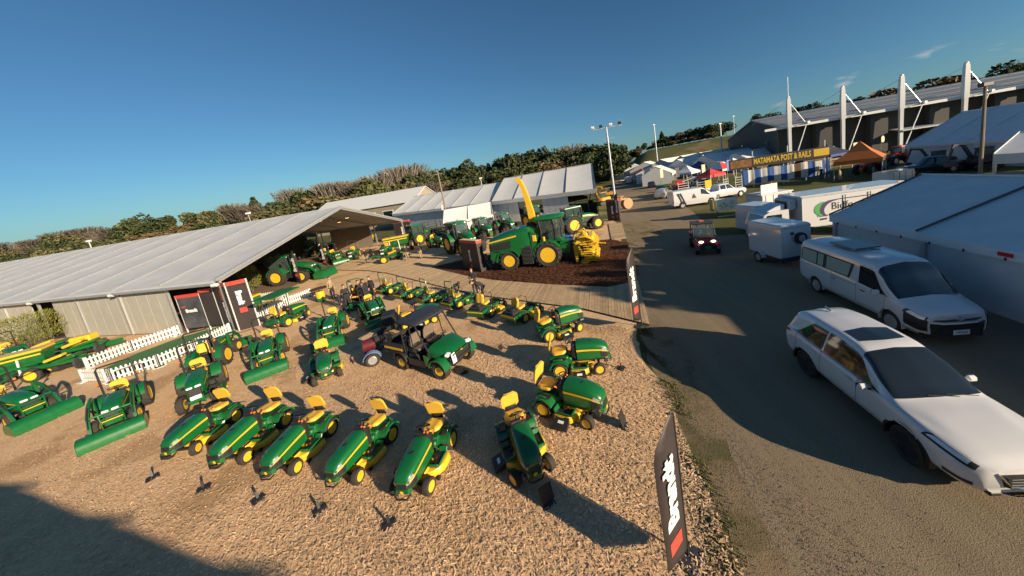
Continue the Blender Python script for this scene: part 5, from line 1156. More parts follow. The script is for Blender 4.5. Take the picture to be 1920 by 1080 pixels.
# exhibition hall: dark walls, white masts carrying the roof
HALL_W = mat('charcoal_cladding', (.055, .052, .050), .7, noise=.1, nscale=2, stretch=(.2, .2, 6)); HALL_R = mat('grey_hall_roof', (.20, .225, .25), .45, metal=.2, noise=.06, nscale=.3); MASTW = mat('white_steel', (.68, .69, .70), .45, noise=.04)
H0 = Vector((59.2, 73.8, 0)); hx = Vector((.95, -.315, 0)).normalized(); hy = Vector((.315, .95, 0)).normalized()
hall = thing('exhibition_hall', 'dark grey exhibition hall held up by a row of white masts', 'hall', H0)
HP = lambda a, b, z: hx*a+hy*b+Vector((0, 0, z))
LH, WHL, ze = 62, 60, 8.6
bays = 9.75
for k in range(7):
    a0, a1 = bays*k-1.0, bays*(k+1)-1.0; mb = MB()
    setb = 2.0 if k % 1 == 0 else 0
    def wallq(a0, a1, b, z1, m, th=.3): mb.add([HP(a0, b, 0), HP(a1, b, 0), HP(a1, b, z1), HP(a0, b, z1)], [(0, 1, 2, 3)], m)
    wallq(a0+.02, a1-3.0, 3.0, ze, TANH if False else HALL_W); mb.add([HP(a1-3.0, 3.0, 0), HP(a1-3.0, 1.2, 0), HP(a1-3.0, 1.2, ze), HP(a1-3.0, 3.0, ze)], [(0, 1, 2, 3)], HALL_W); wallq(a1-3.0, a1-.02, 1.2, ze, NAVY if False else HALL_W)
    mb.add([HP(a1-.02, 3.0, 0), HP(a1-.02, 1.2, 0), HP(a1-.02, 1.2, ze), HP(a1-.02, 3.0, ze)], [(0, 1, 2, 3)], HALL_W); mb.build('wall_bay', hall, smooth=0)
mb = MB(); mb.add([HP(-1.0, 3, 0), HP(-1.0, 48, 0), HP(-1.0, 48, ze), HP(-1.0, 20, 12.6), HP(-1.0, 3, ze)], [(0, 1, 2, 3, 4)], HALL_W); mb.build('side_wall', hall, smooth=0)
for b0 in (9, 30):
    mb = MB(); mb.add([HP(-1.06, b0, 3.4), HP(-1.06, b0+2.4, 3.4), HP(-1.06, b0+2.4, 6.2), HP(-1.06, b0, 6.2)], [(0, 1, 2, 3)], GLASS); mb.build('window', hall, smooth=0)
for k in range(7):
    a0, a1 = bays*k-1.4, bays*(k+1)-1.4; mb = MB()
    mb.loft([[HP(a, .2, ze+.1), HP(a, .2, ze+.45), HP(a, 20, 12.9), HP(a, 20, 12.6)] for a in (a0+.02, a1-.02)], HALL_R); mb.build('roof_sheet', hall, smooth=0)
    mb = MB(); mb.loft([[HP(a, 20, 12.6), HP(a, 20, 12.9), HP(a, 48, ze+.4), HP(a, 48, ze+.1)] for a in (a0+.02, a1-.02)], HALL_R); mb.build('roof_sheet', hall, smooth=0)
    for q in range(1, 4):
        mb = MB(); mb.tube([HP(a0+.1, 5*q, ze+.48+.218*5*q), HP(a1-.1, 5*q, ze+.48+.218*5*q)], .10, ROOFG, n=4); mb.build('roof_rib', hall)
mb = MB(); mb.tube([HP(-4.6, .0, ze+.2), HP(LH+6, .0, ze+.2)], .38, MASTW, n=4); mb.build('eave_beam', hall, smooth=0)
for k in range(7):
    a = bays*k; mb = MB()
    mb.loft([[HP(a+dx*w, dy*w-.6, z) for dx, dy in ((-1, -1), (1, -1), (1, 1), (-1, 1))] for z, w in ((0, .26), (ze-.2, .30), (ze+.2, .40), (12, .40), (14.6, .32), (15.2, .22))], MASTW); mb.box(HP(a, -.6, 15.2), (.5, .5, .3), MASTW, bev=.1); mb.build('mast', hall, smooth=30)
    mb = MB(); mb.tube([HP(a, -.6, 14.6), HP(a+4.6, 7, 10.3)], .05, STEEL, n=4); mb.tube([HP(a, -.6, 14.6), HP(a-4.6, 9, 10.8)], .05, STEEL, n=4); mb.tube([HP(a, -.6, 14.4), HP(a+3.0, -1.2, ze+.2)], .045, STEEL, n=4); mb.tube([HP(a+3.0, -1.2, ze+.2), HP(a+.6, -.6, .2)], .09, MASTW, n=4); mb.build('stay_cable', hall)
    mb = MB(); mb.tube([HP(a, -.6, ze+.3), HP(a+3.2, -1.3, ze+.3)], .22, MASTW, n=4); mb.box(HP(a+3.2, -1.3, ze+.5), (.6, .6, .4), WHITE); mb.build('outrigger', hall)
mb = MB(); mb.tube([HP(0, -.6, 15.2), HP(0, -.6, 19.5)], .05, MASTW, n=4); mb.build('antenna', hall)
mb = MB(); mb.add([HP(20.5, 2.94, 0), HP(27.5, 2.94, 0), HP(27.5, 2.94, 3.6), HP(20.5, 2.94, 3.6)], [(0, 1, 2, 3)], BLK); mb.build('doorway', hall, smooth=0)
mb = MB(); mb.loft([[HP(19.5, 2.9, 4.4), HP(19.5, -1.2, 4.0), HP(19.5, -1.2, 4.2), HP(19.5, 2.9, 4.7)], [HP(28.5, 2.9, 4.4), HP(28.5, -1.2, 4.0), HP(28.5, -1.2, 4.2), HP(28.5, 2.9, 4.7)]], GALV); mb.build('porch_roof', hall, smooth=0)
# light mast beside the road
lm = thing('light_mast', 'tall white light mast with a crossarm of floodlights at the road edge', 'light mast', at(1158, 412), R(-14))
mb = MB(); mb.cyl((0, 0, 0), (0, 0, 11.2), .15, GALV, r1=.09, n=10); mb.cyl((0, 0, 0), (0, 0, .5), .24, GALV, n=10); mb.build('pole', lm)
mb = MB(); mb.box((0, 0, 11.1), (3.4, .10, .12), GALV); mb.box((.1, 0, 9.8), (1.2, .06, .08), GALV); mb.build('crossarm', lm)
for x, m_ in ((-1.6, CORR), (-.6, DKGREY), (.5, CORR), (1.55, DKGREY)):
    mb = MB(); mb.box((x, -.12, 11.36), (.40, .24, .30), m_, rot=(25, 0, 0), bev=.05); mb.build('floodlight', lm)
mb = MB(); mb.tube([(1.6, 0, 11.1), (1.62, 0, 11.8)], .015, GALV, n=4); mb.build('lightning_rod', lm)
def far_pole(label, px, py_top, dist, wood=False, lamp=True, rad=.13, cat='pole', nm='light_pole'):
    T = ray(px, py_top, dist); h0 = hill_h(T.x, T.y); t = thing(nm, label, cat, (T.x, T.y, h0)); H = T.z-h0
    mb = MB(); mb.cyl((0, 0, -1), (0, 0, H), rad, WOODP if wood else GALV, r1=rad*.7, n=8); mb.build('pole', t)
    if lamp: mb = MB(); mb.box((0, 0, H), (.9, .4, .35), CORR if not wood else DKGREY, bev=.05); mb.build('lamp_head', t)
    else: mb = MB(); mb.box((0, 0, H-.6), (1.6, .12, .14), WOODP); mb.build('crossarm', t)
    return t
far_pole('distant floodlight pole on the bank beyond the road end', 1226, 234, 150, rad=.25)
pp = far_pole('leaning timber power pole in front of the second long marquee', 820, 320, 58, wood=True, lamp=False, rad=.16, cat='power pole', nm='power_pole')
mb = MB(); mb.box((-.5, 0, 4.2), (.35, .12, .9), WHITE, bev=.03); mb.build('pole_sign', pp)
far_pole('slim lamp post behind the marquee ridge at far left', 465, 400, 90, rad=.08); far_pole('tall floodlight pole left of the hall', 1350, 232, 120, rad=.28); far_pole('brown lamp post standing before the hall near the right edge', 1848, 158, 46, wood=True, rad=.14); far_pole('floodlight frame beyond the far end of the largest marquee', 166, 452, 120, rad=.15)
far_pole('thin lamp post behind the long marquees', 901, 334, 100, rad=.1); far_pole('short aerial pole left of the hall roof', 1375, 218, 170, rad=.15)
# ------------------------------------------------------------------ trees
LEAFS = {n_: mat('foliage_'+n_, c_, .75, noise=.25, nscale=.8, island=.45, spec=.15) for n_, c_ in (('dark', (.052, .066, .028)), ('mid', (.092, .100, .040)), ('olive', (.12, .11, .05)), ('autumn', (.14, .10, .05)), ('bare', (.10, .084, .068)), ('palebare', (.175, .152, .122)), ('bush', (.16, .17, .035)))}
BARK = mat('bark', (.11, .085, .06), .9, noise=.3)
def crown_mesh(kind, seed, n):
    rs = np.random.RandomState(seed); V = []
    def leaf(c, s_, dirn=None):
        a = rs.randn(3); a /= np.linalg.norm(a)+1e-9; b = np.cross(a, rs.randn(3)); b /= np.linalg.norm(b)+1e-9
        for u, v in ((-1, -.7), (1, -.5), (.9, .8), (-.8, .6)): V.append(c+a*u*s_+b*v*s_)
    if kind in ('bare', 'palebare'):
        for k in range(n):
            t = rs.rand(); ang = rs.rand()*6.283; z0 = .18+.5*rs.rand(); L = .25+.35*rs.rand(); sp = .10+.30*rs.rand()**.7
            base = np.array([math.cos(ang)*sp*.3, math.sin(ang)*sp*.3, z0]); tip = base+np.array([math.cos(ang)*sp*.75, math.sin(ang)*sp*.75, L*(1.0-.3*sp)]); tip[2] = min(tip[2], 1.0-.9*abs(sp-.1)**2)
            w = .006+.005*rs.rand(); sd = np.cross(tip-base, rs.randn(3)); sd /= np.linalg.norm(sd)+1e-9; mid = (base+tip)/2+rs.randn(3)*.03
            V.extend([base-sd*w, base+sd*w, mid+sd*w, mid-sd*w]); V.extend([mid-sd*w, mid+sd*w, tip+sd*w*.5, tip-sd*w*.5])
    else:
        if kind == 'conifer':
            for k in range(n):
                z = .10+.9*rs.rand()**1.3; r = .27*(1.02-z)**.8*(.85+.15*math.sin(z*23+seed))*(.45+.6*rs.rand()); a = rs.rand()*6.283; leaf(np.array([r*math.cos(a), r*math.sin(a), z-.04*r]), .022+.018*rs.rand())
        else:
            blobs = []
            for k in range(11):
                a = rs.rand()*6.283; r = .27*rs.rand()**.6; z = .42+.42*rs.rand(); blobs.append((np.array([r*math.cos(a), r*math.sin(a), z]), .11+.10*rs.rand()))
            blobs.append((np.array([0, 0, .72]), .22))
            for k in range(n):
                c, r = blobs[rs.randint(len(blobs))]; d = rs.randn(3); d /= np.linalg.norm(d); leaf(c+d*r*(.75+.35*rs.rand()), .020+.020*rs.rand())
    V = np.array(V, dtype=np.float32); m = len(V)//4; me = bpy.data.meshes.new('crown'); me.vertices.add(4*m); me.vertices.foreach_set('co', V.ravel()); me.loops.add(4*m); me.loops.foreach_set('vertex_index', np.arange(4*m, dtype=np.int32)); me.polygons.add(m); me.polygons.foreach_set('loop_start', np.arange(0, 4*m, 4, dtype=np.int32)); me.polygons.foreach_set('loop_total', np.full(m, 4, dtype=np.int32)); me.update(); me.validate(); return me
def trunk_mesh(kind, seed):
    rr = random.Random(seed); mb = MB(); top = .95 if kind == 'conifer' else .62
    mb.tube([(0, 0, -.05), (.01, 0, .2), (.0, .01, top)], [.030, .022, .008], BARK, n=6)
    for k in range(5 if kind != 'conifer' else 0):
        a = rr.uniform(0, 6.28); z = rr.uniform(.18, .4); mb.tube([(0, 0, z), (.1*math.cos(a), .1*math.sin(a), z+.14), (.22*math.cos(a), .22*math.sin(a), z+.34)], [.014, .009, .004], BARK, n=5)
    o = mb.build('trunk'); me = o.data; bpy.data.objects.remove(o); return me
CR = {}
for kind, shape, n_ in (('dark', 'round', 1500), ('mid', 'round', 1500), ('olive', 'round', 1400), ('autumn', 'round', 1300), ('bare', 'bare', 620), ('palebare', 'palebare', 520), ('conifer', 'conifer', 1300)):
    CR[kind] = []
    for sd in (1, 2, 3):
        me = crown_mesh(shape, sd*13+len(kind), n_); me.materials.append(LEAFS['dark' if kind == 'conifer' else kind]); CR[kind].append((me, trunk_mesh(shape, sd)))
KLAB = {'dark': 'dark evergreen tree', 'mid': 'mid green bushy tree', 'olive': 'olive green spreading tree', 'autumn': 'tree in orange autumn leaf', 'bare': 'bare brown winter tree', 'palebare': 'pale bare winter tree', 'conifer': 'dark pointed conifer'}
ORD = 'first second third fourth fifth sixth seventh eighth ninth tenth eleventh twelfth thirteenth fourteenth fifteenth sixteenth seventeenth eighteenth nineteenth twentieth'.split(); TREE_N = {}
def tree(px, top, dist, kind, wr=1.0, label=None, group=None, minh=3.0, fill=False):
    if label and not fill:
        k = TREE_N.get(label, 0); TREE_N[label] = k+1; label = ORD[min(k, 19)]+' '+label.replace(' on the', ' from the left on the', 1).replace(' behind the ridge', ' from the left behind the ridge', 1).replace(' along the', ' from the left along the', 1)
    elif label: label = ('small ' if wr < 1.25 else 'broad ' if wr > 1.65 else '')+label+', lower down'
    T = ray(px, top, dist); g0 = hill_h(T.x, T.y); H = max(minh, T.z-g0); t = thing('tree', label or KLAB[kind], 'tree', (T.x, T.y, g0), rnd.uniform(0, 6.28), group)
    c, k = rnd.choice(CR[kind]); a = link('crown', c, t); b = link('trunk', k, t); a.scale = (H*wr, H*wr, H); b.scale = (H, H, H); return t
G1 = 'trees on the low ridge at the left'
for px, top, d, kd, w in ((-30, 456, 330, 'bare', 1.2), (8, 457, 330, 'olive', 1.3), (38, 452, 330, 'palebare', 1.0), (62, 447, 320, 'bare', 1.2), (84, 441, 320, 'mid', 1.2), (108, 433, 320, 'bare', 1.2), (132, 436, 315, 'olive', 1.3), (155, 426, 315, 'bare', 1.2), (178, 432, 310, 'palebare', 1.1), (100, 452, 260, 'dark', 1.4), (60, 470, 250, 'dark', 1.5), (150, 447, 240, 'mid', 1.6), (30, 478, 230, 'mid', 1.6), (130, 462, 220, 'dark', 1.6), (205, 425, 290, 'bare', 1.3), (222, 421, 270, 'dark', 1.2), (248, 405, 250, 'dark', 1.1), (262, 415, 245, 'mid', 1.3), (285, 411, 240, 'dark', 1.3), (300, 404, 240, 'dark', 1.0), (318, 410, 235, 'conifer', 1.2), (334, 420, 230, 'autumn', 1.4), (352, 398, 240, 'mid', 1.0), (366, 397, 235, 'dark', 1.1), (383, 395, 230, 'olive', .9), (398, 396, 230, 'dark', 1.0), (412, 386, 230, 'olive', .9), (430, 381, 230, 'palebare', 1.0), (446, 386, 225, 'bare', 1.2)):
    tree(px, top, d, kd, w, KLAB[kd]+' on the low ridge at left', G1)
FILL = []
def fill(px, top, dist, kind, wr, minh=3.0):
    T = ray(px, top, dist); g0 = hill_h(T.x, T.y); FILL.append((T.x, T.y, g0, max(minh, T.z-g0), wr, kind))
def mass(name):
    V = []; I = []; mats = []
    for x, y, z, H, wr, kd in FILL:
        me = rnd.choice(CR[kd])[0]; co = np.empty(len(me.vertices)*3, dtype=np.float32); me.vertices.foreach_get('co', co); co = co.reshape(-1, 3); a = rnd.uniform(0, 6.28); c, s_ = math.cos(a), math.sin(a)
        V.append(np.stack([x+(co[:, 0]*c-co[:, 1]*s_)*H*wr, y+(co[:, 0]*s_+co[:, 1]*c)*H*wr, z+co[:, 2]*H-.12*H], 1)); m_ = me.materials[0]
        if m_ not in mats: mats.append(m_)
        I += [mats.index(m_)]*(len(co)//4)
    V = np.concatenate(V).astype(np.float32); m = len(V)//4; me = bpy.data.meshes.new(name); me.vertices.add(4*m); me.vertices.foreach_set('co', V.ravel()); me.loops.add(4*m); me.loops.foreach_set('vertex_index', np.arange(4*m, dtype=np.int32)); me.polygons.add(m); me.polygons.foreach_set('loop_start', np.arange(0, 4*m, 4, dtype=np.int32)); me.polygons.foreach_set('loop_total', np.full(m, 4, dtype=np.int32))
    for q in mats: me.materials.append(q)
    me.polygons.foreach_set('material_index', np.array(I, dtype=np.int32)); me.update(); me.validate(); FILL.clear(); return stuff(link(name, me))
for k in range(34):
    px = rnd.uniform(-20, 470); y0 = 497-px*.1627; fill(px, y0-rnd.uniform(4, 24), rnd.uniform(170, 300), rnd.choice(['dark', 'mid', 'olive', 'mid', 'autumn', 'dark']), rnd.uniform(1.2, 2.0))
mass('ridge_scrub')
G2 = 'trees behind the marquee ridges'
for px, top, d, kd, w in ((473, 371, 170, 'conifer', 1.3), (492, 381, 165, 'bare', 1.5), (521, 375, 160, 'dark', 1.2), (542, 352, 170, 'palebare', .9), (566, 355, 165, 'dark', 1.0), (580, 366, 140, 'autumn', 1.9), (604, 343, 165, 'palebare', .8), (618, 340, 165, 'palebare', .9), (636, 340, 165, 'palebare', .9), (653, 338, 165, 'palebare', .8), (668, 345, 160, 'bare', 1.1), (682, 330, 150, 'mid', 1.15), (703, 326, 160, 'palebare', 1.1), (720, 330, 165, 'bare', 1.1), (738, 313, 165, 'palebare', 1.0), (762, 308, 170, 'palebare', 1.25), (764, 324, 150, 'dark', .8), (748, 342, 140, 'olive', 1.3), (792, 322, 155, 'dark', .9), (640, 366, 135, 'autumn', 1.7), (610, 368, 135, 'olive', 1.8), (700, 354, 135, 'mid', 1.5), (550, 387, 135, 'mid', 1.5), (505, 394, 135, 'olive', 1.6), (780, 338, 140, 'mid', 1.3)):
    tree(px, top, d, kd, w, KLAB[kd]+' behind the ridge of the largest marquee', G2)
G3 = 'forest trees on the dark hillside'
for px, top, d, kd, w in ((808, 318, 200, 'dark', 1.0), (828, 316, 205, 'dark', 1.1), (850, 312, 205, 'dark', 1.1), (874, 299, 200, 'dark', .95), (893, 309, 205, 'dark', 1.1), (915, 307, 205, 'conifer', 1.3), (935, 293, 200, 'dark', .9), (950, 290, 200, 'conifer', 1.5), (965, 287, 195, 'dark', .9), (982, 283, 195, 'dark', 1.0), (998, 282, 195, 'conifer', 1.6), (1014, 276, 195, 'dark', .9), (1030, 283, 190, 'dark', 1.0), (1045, 279, 190, 'dark', 1.0), (1060, 281, 190, 'dark', 1.0), (1070, 270, 200, 'palebare', 1.0), (1088, 277, 185, 'dark', 1.1), (1108, 270, 180, 'dark', 1.2), (1124, 272, 180, 'dark', 1.2), (1142, 268, 178, 'dark', 1.2), (1158, 270, 175, 'dark', 1.1)):
    tree(px, top, d, kd, w, KLAB[kd]+' on the forested hillside', G3)
for k in range(120):
    px = rnd.uniform(800, 1165); y0 = 497-px*.1627; kd = rnd.choice(['dark', 'dark', 'dark', 'mid', 'dark', 'autumn', 'olive', 'mid']) if px < 1060 else 'dark'; fill(px, y0-rnd.uniform(6, 32 if px < 930 else 42), rnd.uniform(130, 200), kd, rnd.uniform(1.0, 1.5), 5)
for k in range(30):
    px = rnd.uniform(470, 800); y0 = 497-px*.1627; fill(px, y0-rnd.uniform(5, 34), rnd.uniform(125, 175), rnd.choice(['mid', 'olive', 'autumn', 'mid', 'dark', 'bare']), rnd.uniform(1.1, 1.7), 4)
for k in range(46):
    px = rnd.uniform(1185, 1365); fill(px, 276-.22*(px-1196)+rnd.uniform(-1, 9), rnd.uniform(225, 255), rnd.choice(['dark', 'mid', 'olive', 'dark', 'autumn']), rnd.uniform(1.3, 2.2), 3.5)
mass('hillside_forest')
G4 = 'trees along the top of the grassy bank'
for px, top, d, kd, w in ((1196, 273, 240, 'dark', 1.0), (1208, 268, 240, 'dark', 1.3), (1228, 262, 250, 'olive', 1.6), (1240, 247, 245, 'conifer', 1.4), (1252, 254, 245, 'dark', 1.6), (1272, 247, 245, 'autumn', 1.5), (1292, 242, 245, 'dark', 1.5), (1310, 238, 240, 'dark', 1.5), (1326, 233, 235, 'dark', 1.5), (1340, 232, 230, 'mid', 1.4), (1300, 255, 230, 'dark', 1.5), (1334, 250, 225, 'dark', 1.5), (1360, 228, 250, 'dark', 1.4)):
    tree(px, top, d, kd, w, KLAB[kd]+' along the top of the grassy bank', G4)
G5 = 'trees on the hill above the hall roof'
for px, top, d, kd, w in ((1420, 213, 260, 'dark', 1.2), (1448, 210, 260, 'mid', 1.2), (1497, 199, 260, 'dark', 1.1), (1522, 193, 260, 'dark', 1.3), (1580, 186, 240, 'olive', 1.2), (1620, 177, 240, 'dark', 1.1), (1655, 163, 235, 'autumn', 1.3), (1778, 137, 230, 'autumn', 1.3), (1822, 145, 235, 'dark', 1.0), (1705, 168, 240, 'dark', 1.2), (1880, 118, 240, 'dark', 1.1)):
    tree(px, top, d, kd, w, KLAB[kd]+' on the hill above the hall roof', G5)
# two shrubs in the yard
def shrub(label, c, H, w, n=420, spiky=True):
    t = thing('shrub', label, 'shrub', c); rs = np.random.RandomState(int(abs(c[0]*10))); V = []; mb = MB()
    for k in range(9):
        a = rs.rand()*6.283; mb.tube([(0, 0, 0), (.18*w*math.cos(a), .18*w*math.sin(a), H*.35), (.42*w*math.cos(a), .42*w*math.sin(a), H*.85)], [.035, .022, .008], BARK, n=5)
    mb.build('stems', t)
    for k in range(n*6):
        a = rs.rand()*6.283; r = w*.5*rs.rand()**.5; z = H*(.22+.78*rs.rand()); r *= (1-.35*abs(z/H-.55)*1.6); c0 = np.array([r*math.cos(a), r*math.sin(a), z]); d = np.array([math.cos(a)*.5, math.sin(a)*.5, 1.0])+rs.randn(3)*.35; d /= np.linalg.norm(d); s = np.cross(d, rs.randn(3)); s /= np.linalg.norm(s)+1e-9; L = .09+.08*rs.rand()
        V.extend([c0-s*.016, c0+s*.016, c0+d*L+s*.010, c0+d*L-s*.010])
    V = np.array(V); m = len(V)//4; me = bpy.data.meshes.new('foliage'); me.from_pydata([tuple(v) for v in V], [], [(4*i, 4*i+1, 4*i+2, 4*i+3) for i in range(m)]); me.materials.append(LEAFS['bush']); link('foliage', me, t)
p = at(62, 655); shrub('wide yellow-green shrub against the grey panel wall at far left', p, 2.7, 3.8, 620)
p = at(475, 548); shrub('upright yellow-green shrub behind the tall black sign', p, 2.6, 1.9, 420)
# ------------------------------------------------------------------ machines set out in the yard
def by_wheels(tpl, rear, front, side, wb, track, label, smin=.94, smax=1.1, group=None):
    a, b = at(*rear), at(*front); d = (b-a); L = d.length; d.normalize(); lat = Vector((-d.y, d.x, 0))
    s = min(smax, max(smin, L/wb)); c = a-lat*side*track*s
    return place(tpl, c, math.atan2(d.y, d.x), label, s, group)
LM = lawn_mower('a'); LMB = lawn_mower('b', 1)
by_wheels(LM, (448, 791), (375, 850), 1, 1.25, .48, 'ride-on mower at the far left end of the front row, below the loaderless tractor')
by_wheels(LM, (542, 799), (469, 867), 1, 1.25, .48, 'second ride-on mower from the left in the front row, nose to the camera')
by_wheels(LM, (627.5, 815), (562.5, 887.5), 1, 1.25, .48, 'middle ride-on mower of the front row of five')
by_wheels(LM, (740.5, 828), (679, 905), 1, 1.25, .48, 'ride-on mower with shaded seat, fourth along the front row')
by_wheels(LM, (853.5, 838), (813, 924), 1, 1.25, .48, 'right-hand mower of the front row with its yellow deck in the sun')
a, b = at(967.5, 912), at(1032.5, 880); c = (a+b)/2; d = (b-a).normalized(); hd = Vector((d.y, -d.x, 0))
o = place(LM, c-hd*1.27, math.atan2(hd.y, hd.x), 'ride-on mower facing the camera alone with its black chute in shade', 1.0)
by_wheels(LMB, (1020, 784), (1101, 808), -1, 1.25, .48, 'large ride-on mower with high yellow seat beside the road edge flag')
by_wheels(LMB, (1052, 710), (1126, 704), -1, 1.25, .48, 'large mower side-on with bright yellow bonnet stripe near the thin stake')
by_wheels(LMB, (1033, 643), (1089, 623), -1, 1.25, .48, 'garden tractor mower nearest the boardwalk with its bonnet half in shade')
o = by_wheels(LM, (765, 621), (838, 600), -1, 1.25, .48, 'ride-on mower with black grass catcher behind the canopy vehicle')
mb = MB(); mb.box((-.72, 0, .55), (.66, .98, .62), BLK, bev=.10); mb.box((-.72, 0, .90), (.56, .86, .12), BLK, bev=.05); mb.box((-.34, 0, .5), (.1, .3, .1), BLK); mb.build('grass_catcher', o)
a, b = at(595, 722), at(636, 705); c = (a+b)/2; d = (b-a).normalized(); hd = Vector((d.y, -d.x, 0))
place(LM, c-hd*1.27, math.atan2(hd.y, hd.x), 'ride-on mower standing alone in front of the loader tractors', 1.05)

CT = compact_tractor(True)
def by_bucket(tpl, l, r, label, off=2.62, scale=None):
    a, b = at(*l), at(*r); d = b-a; s = scale or min(1.12, max(.92, d.length/1.55)); d.normalize(); hd = Vector((d.y, -d.x, 0)); c = (a+b)/2-hd*off*s
    return place(tpl, c, math.atan2(hd.y, hd.x), label, s)
by_bucket(CT, (22, 822), (158, 760), 'loader tractor cut by the left edge of the photograph, bucket down', scale=1.08)
by_bucket(CT, (148, 855), (277, 800), 'loader tractor with wide green bucket beside the end of the picket fence')
by_bucket(CT, (467, 719), (538, 692), 'loader tractor with black roll bar in front of the tall black sign', scale=.95)
by_bucket(CT, (588, 662), (646, 644), 'loader tractor behind the lone ride-on mower, bucket half in shade')
by_bucket(CT, (692, 620), (737, 603), 'loader tractor left of the canopy vehicle, near the group of people')
a, b = at(430, 681), at(461, 650); d = (b-a).normalized(); lat = Vector((-d.y, d.x, 0))
place(CT, a+lat*.62, math.atan2(d.y, d.x), 'loader tractor seen from behind, facing the tall black sign', 1.0)
CT2 = compact_tractor(False, mow=True)
a = at(428, 716); d = Vector((.66, -.75, 0)).normalized(); lat = Vector((-d.y, d.x, 0))
place(CT2, a-lat*.68, math.atan2(d.y, d.x), 'compact tractor without loader and with a folded black roll bar', 1.0, 'compact tractors in the chip yard')

ZT = zero_turn(True); ZB = zero_turn(False)
zl = ['first zero-turn mower with green roll bar, beside the huddle of people', 'second roll-bar zero-turn mower along the boardwalk edge', 'third roll-bar zero-turn mower along the boardwalk edge', 'roll-bar zero-turn mower beside the two people on the boardwalk']
for (r_, f_), lb in zip((((734, 552), (763, 540)), ((771, 562), (800, 549)), ((814, 571), (844, 558)), ((865, 579), (896, 563))), zl): by_wheels(ZT, r_, f_, -1, 1.38, .60, lb, .9, 1.05)
by_wheels(ZB, (925, 595), (952, 574), -1, 1.38, .60, 'zero-turn mower without roll bar, beside the person bending over')
by_wheels(ZB, (988, 606), (1018, 586), -1, 1.38, .60, 'zero-turn mower without roll bar, next to the garden tractor mower')
a = at(668, 583); d = Vector((.35, -.94, 0)); place(ZT, a-d*1.2, math.atan2(d.y, d.x), 'dark zero-turn mower facing the camera beside the huddle of people', 1.0)

UV = canopy_buggy(); by_wheels(UV, (757, 694), (826, 713), -1, 2.0, .74, 'green and black farm utility vehicle with dark canopy and tipping cargo bed', .9, 1.15); UV.pop('group', None)
# ------------------------------------------------------------------ vehicles placed
def veh(t, rear, front, side, wb, track, smin, smax):
    a, b = at(*rear), at(*front); d = b-a; L = d.length; d.normalize(); lat = Vector((-d.y, d.x, 0)); s = min(smax, max(smin, L/wb)); c = a-lat*side*track*s
    t.location = c; t.rotation_euler = (0, 0, math.atan2(d.y, d.x)); t.scale = (s, s, s); return t
veh(suv('white family car with a sunroof and dark alloy wheels stopped on the gravel road'), (1513, 702), (1712, 874), -1, 2.70, .86, .95, 1.02)
veh(hi_van('white high-roof passenger van with a solar panel on its roof'), (1530, 548), (1668, 620), -1, 3.50, .95, .95, 1.02)
fh, hdr = forage_harvester()
a, b = at(958, 508), at(1031, 501); d = (b-a); s = min(1.02, max(.95, d.length/3.2)); d.normalize(); lat = Vector((-d.y, d.x, 0))
for o in (fh,): o.location = a+lat*1.40*s; o.rotation_euler = (0, 0, math.atan2(d.y, d.x)); o.scale = (s, s, s)
person('person in black standing on the boardwalk holding something in both hands', 'stand', loc=at(893, 552), rz=R(-100), holds=True)
person('person in black bending over on the boardwalk edge', 'bend', loc=at(905, 562), rz=R(-150))
# ------------------------------------------------------------------ signs, flags, fences
def ztop(base, px_top_y):
    """height at which a vertical standing at 'base' reaches the given photograph row"""
    def row(z):
        v = Vector((base[0], base[1], z-CAM_H)); return PPY-F_PX*v.dot(_U)/v.dot(_fw)
    lo, hi = 0, 30
    for _ in range(40):
        m = (lo+hi)/2
        if row(m) > px_top_y: lo = m
        else: hi = m
    return lo
def slab(mb, a, b, z0, z1, m, th=.05):
    a, b = Vector((a[0], a[1], 0)), Vector((b[0], b[1], 0)); d = (b-a).normalized(); n = Vector((-d.y, d.x, 0))*th/2; u = Vector((0, 0, 1))
    mb.add([a+n+u*z0, a-n+u*z0, b+n+u*z0, b-n+u*z0, a+n+u*z1, a-n+u*z1, b+n+u*z1, b-n+u*z1], [(0, 1, 3, 2), (4, 6, 7, 5), (0, 4, 5, 1), (2, 3, 7, 6), (0, 2, 6, 4), (1, 5, 7, 3)], m)
def vtext(txt, size, m, t, a, b, zc, off, th=.05, flip=False, sx=1.0, bold=.0, frac=.5, down=True):
    """lettering running down a slab a-b"""
    a, b = Vector((a[0], a[1], 0)), Vector((b[0], b[1], 0)); d = (b-a).normalized(); n = Vector((d.y, -d.x, 0))*(1 if not flip else -1)
    c = a.lerp(b, frac)+n*(th/2+off)+Vector((0, 0, zc))
    return text_part(txt, size, m, t, frame(c, (0, 0, -1 if down else 1), n), .003, 'lettering', bold, sx)
cA, cB, cC, cD = at(352, 624), at(424, 615), at(450, 620), at(488, 610)
t = thing('display_sign', 'tall black corner sign with red top edge, white vertical lettering and white frame', 'sign', cC); L_ = lambda p: p-cC
hB = 3.05
mb = MB(); slab(mb, L_(cB), L_(cC), .02, hB, BANNER, .08); slab(mb, L_(cC), L_(cD), .02, hB, BANNER, .08); mb.build('panel', t, smooth=0)
mb = MB(); slab(mb, L_(cB), L_(cC), hB, hB+.24, BANRED, .09); slab(mb, L_(cC), L_(cD), hB, hB+.24, BANRED, .09); mb.build('top_band', t, smooth=0)
for p in (cB, cC, cD): mb = MB(); q = L_(p); mb.box((q.x, q.y, hB/2), (.09, .09, hB+.5), WHITE); mb.build('frame_post', t)
vtext('NOW', .30, BANRED, t, L_(cB), L_(cC), 2.45, .003, .08, bold=.012, sx=.9); vtext('EQUIPMENT', .28, INK, t, L_(cB), L_(cC), 1.25, .003, .08, bold=.012, sx=.92)
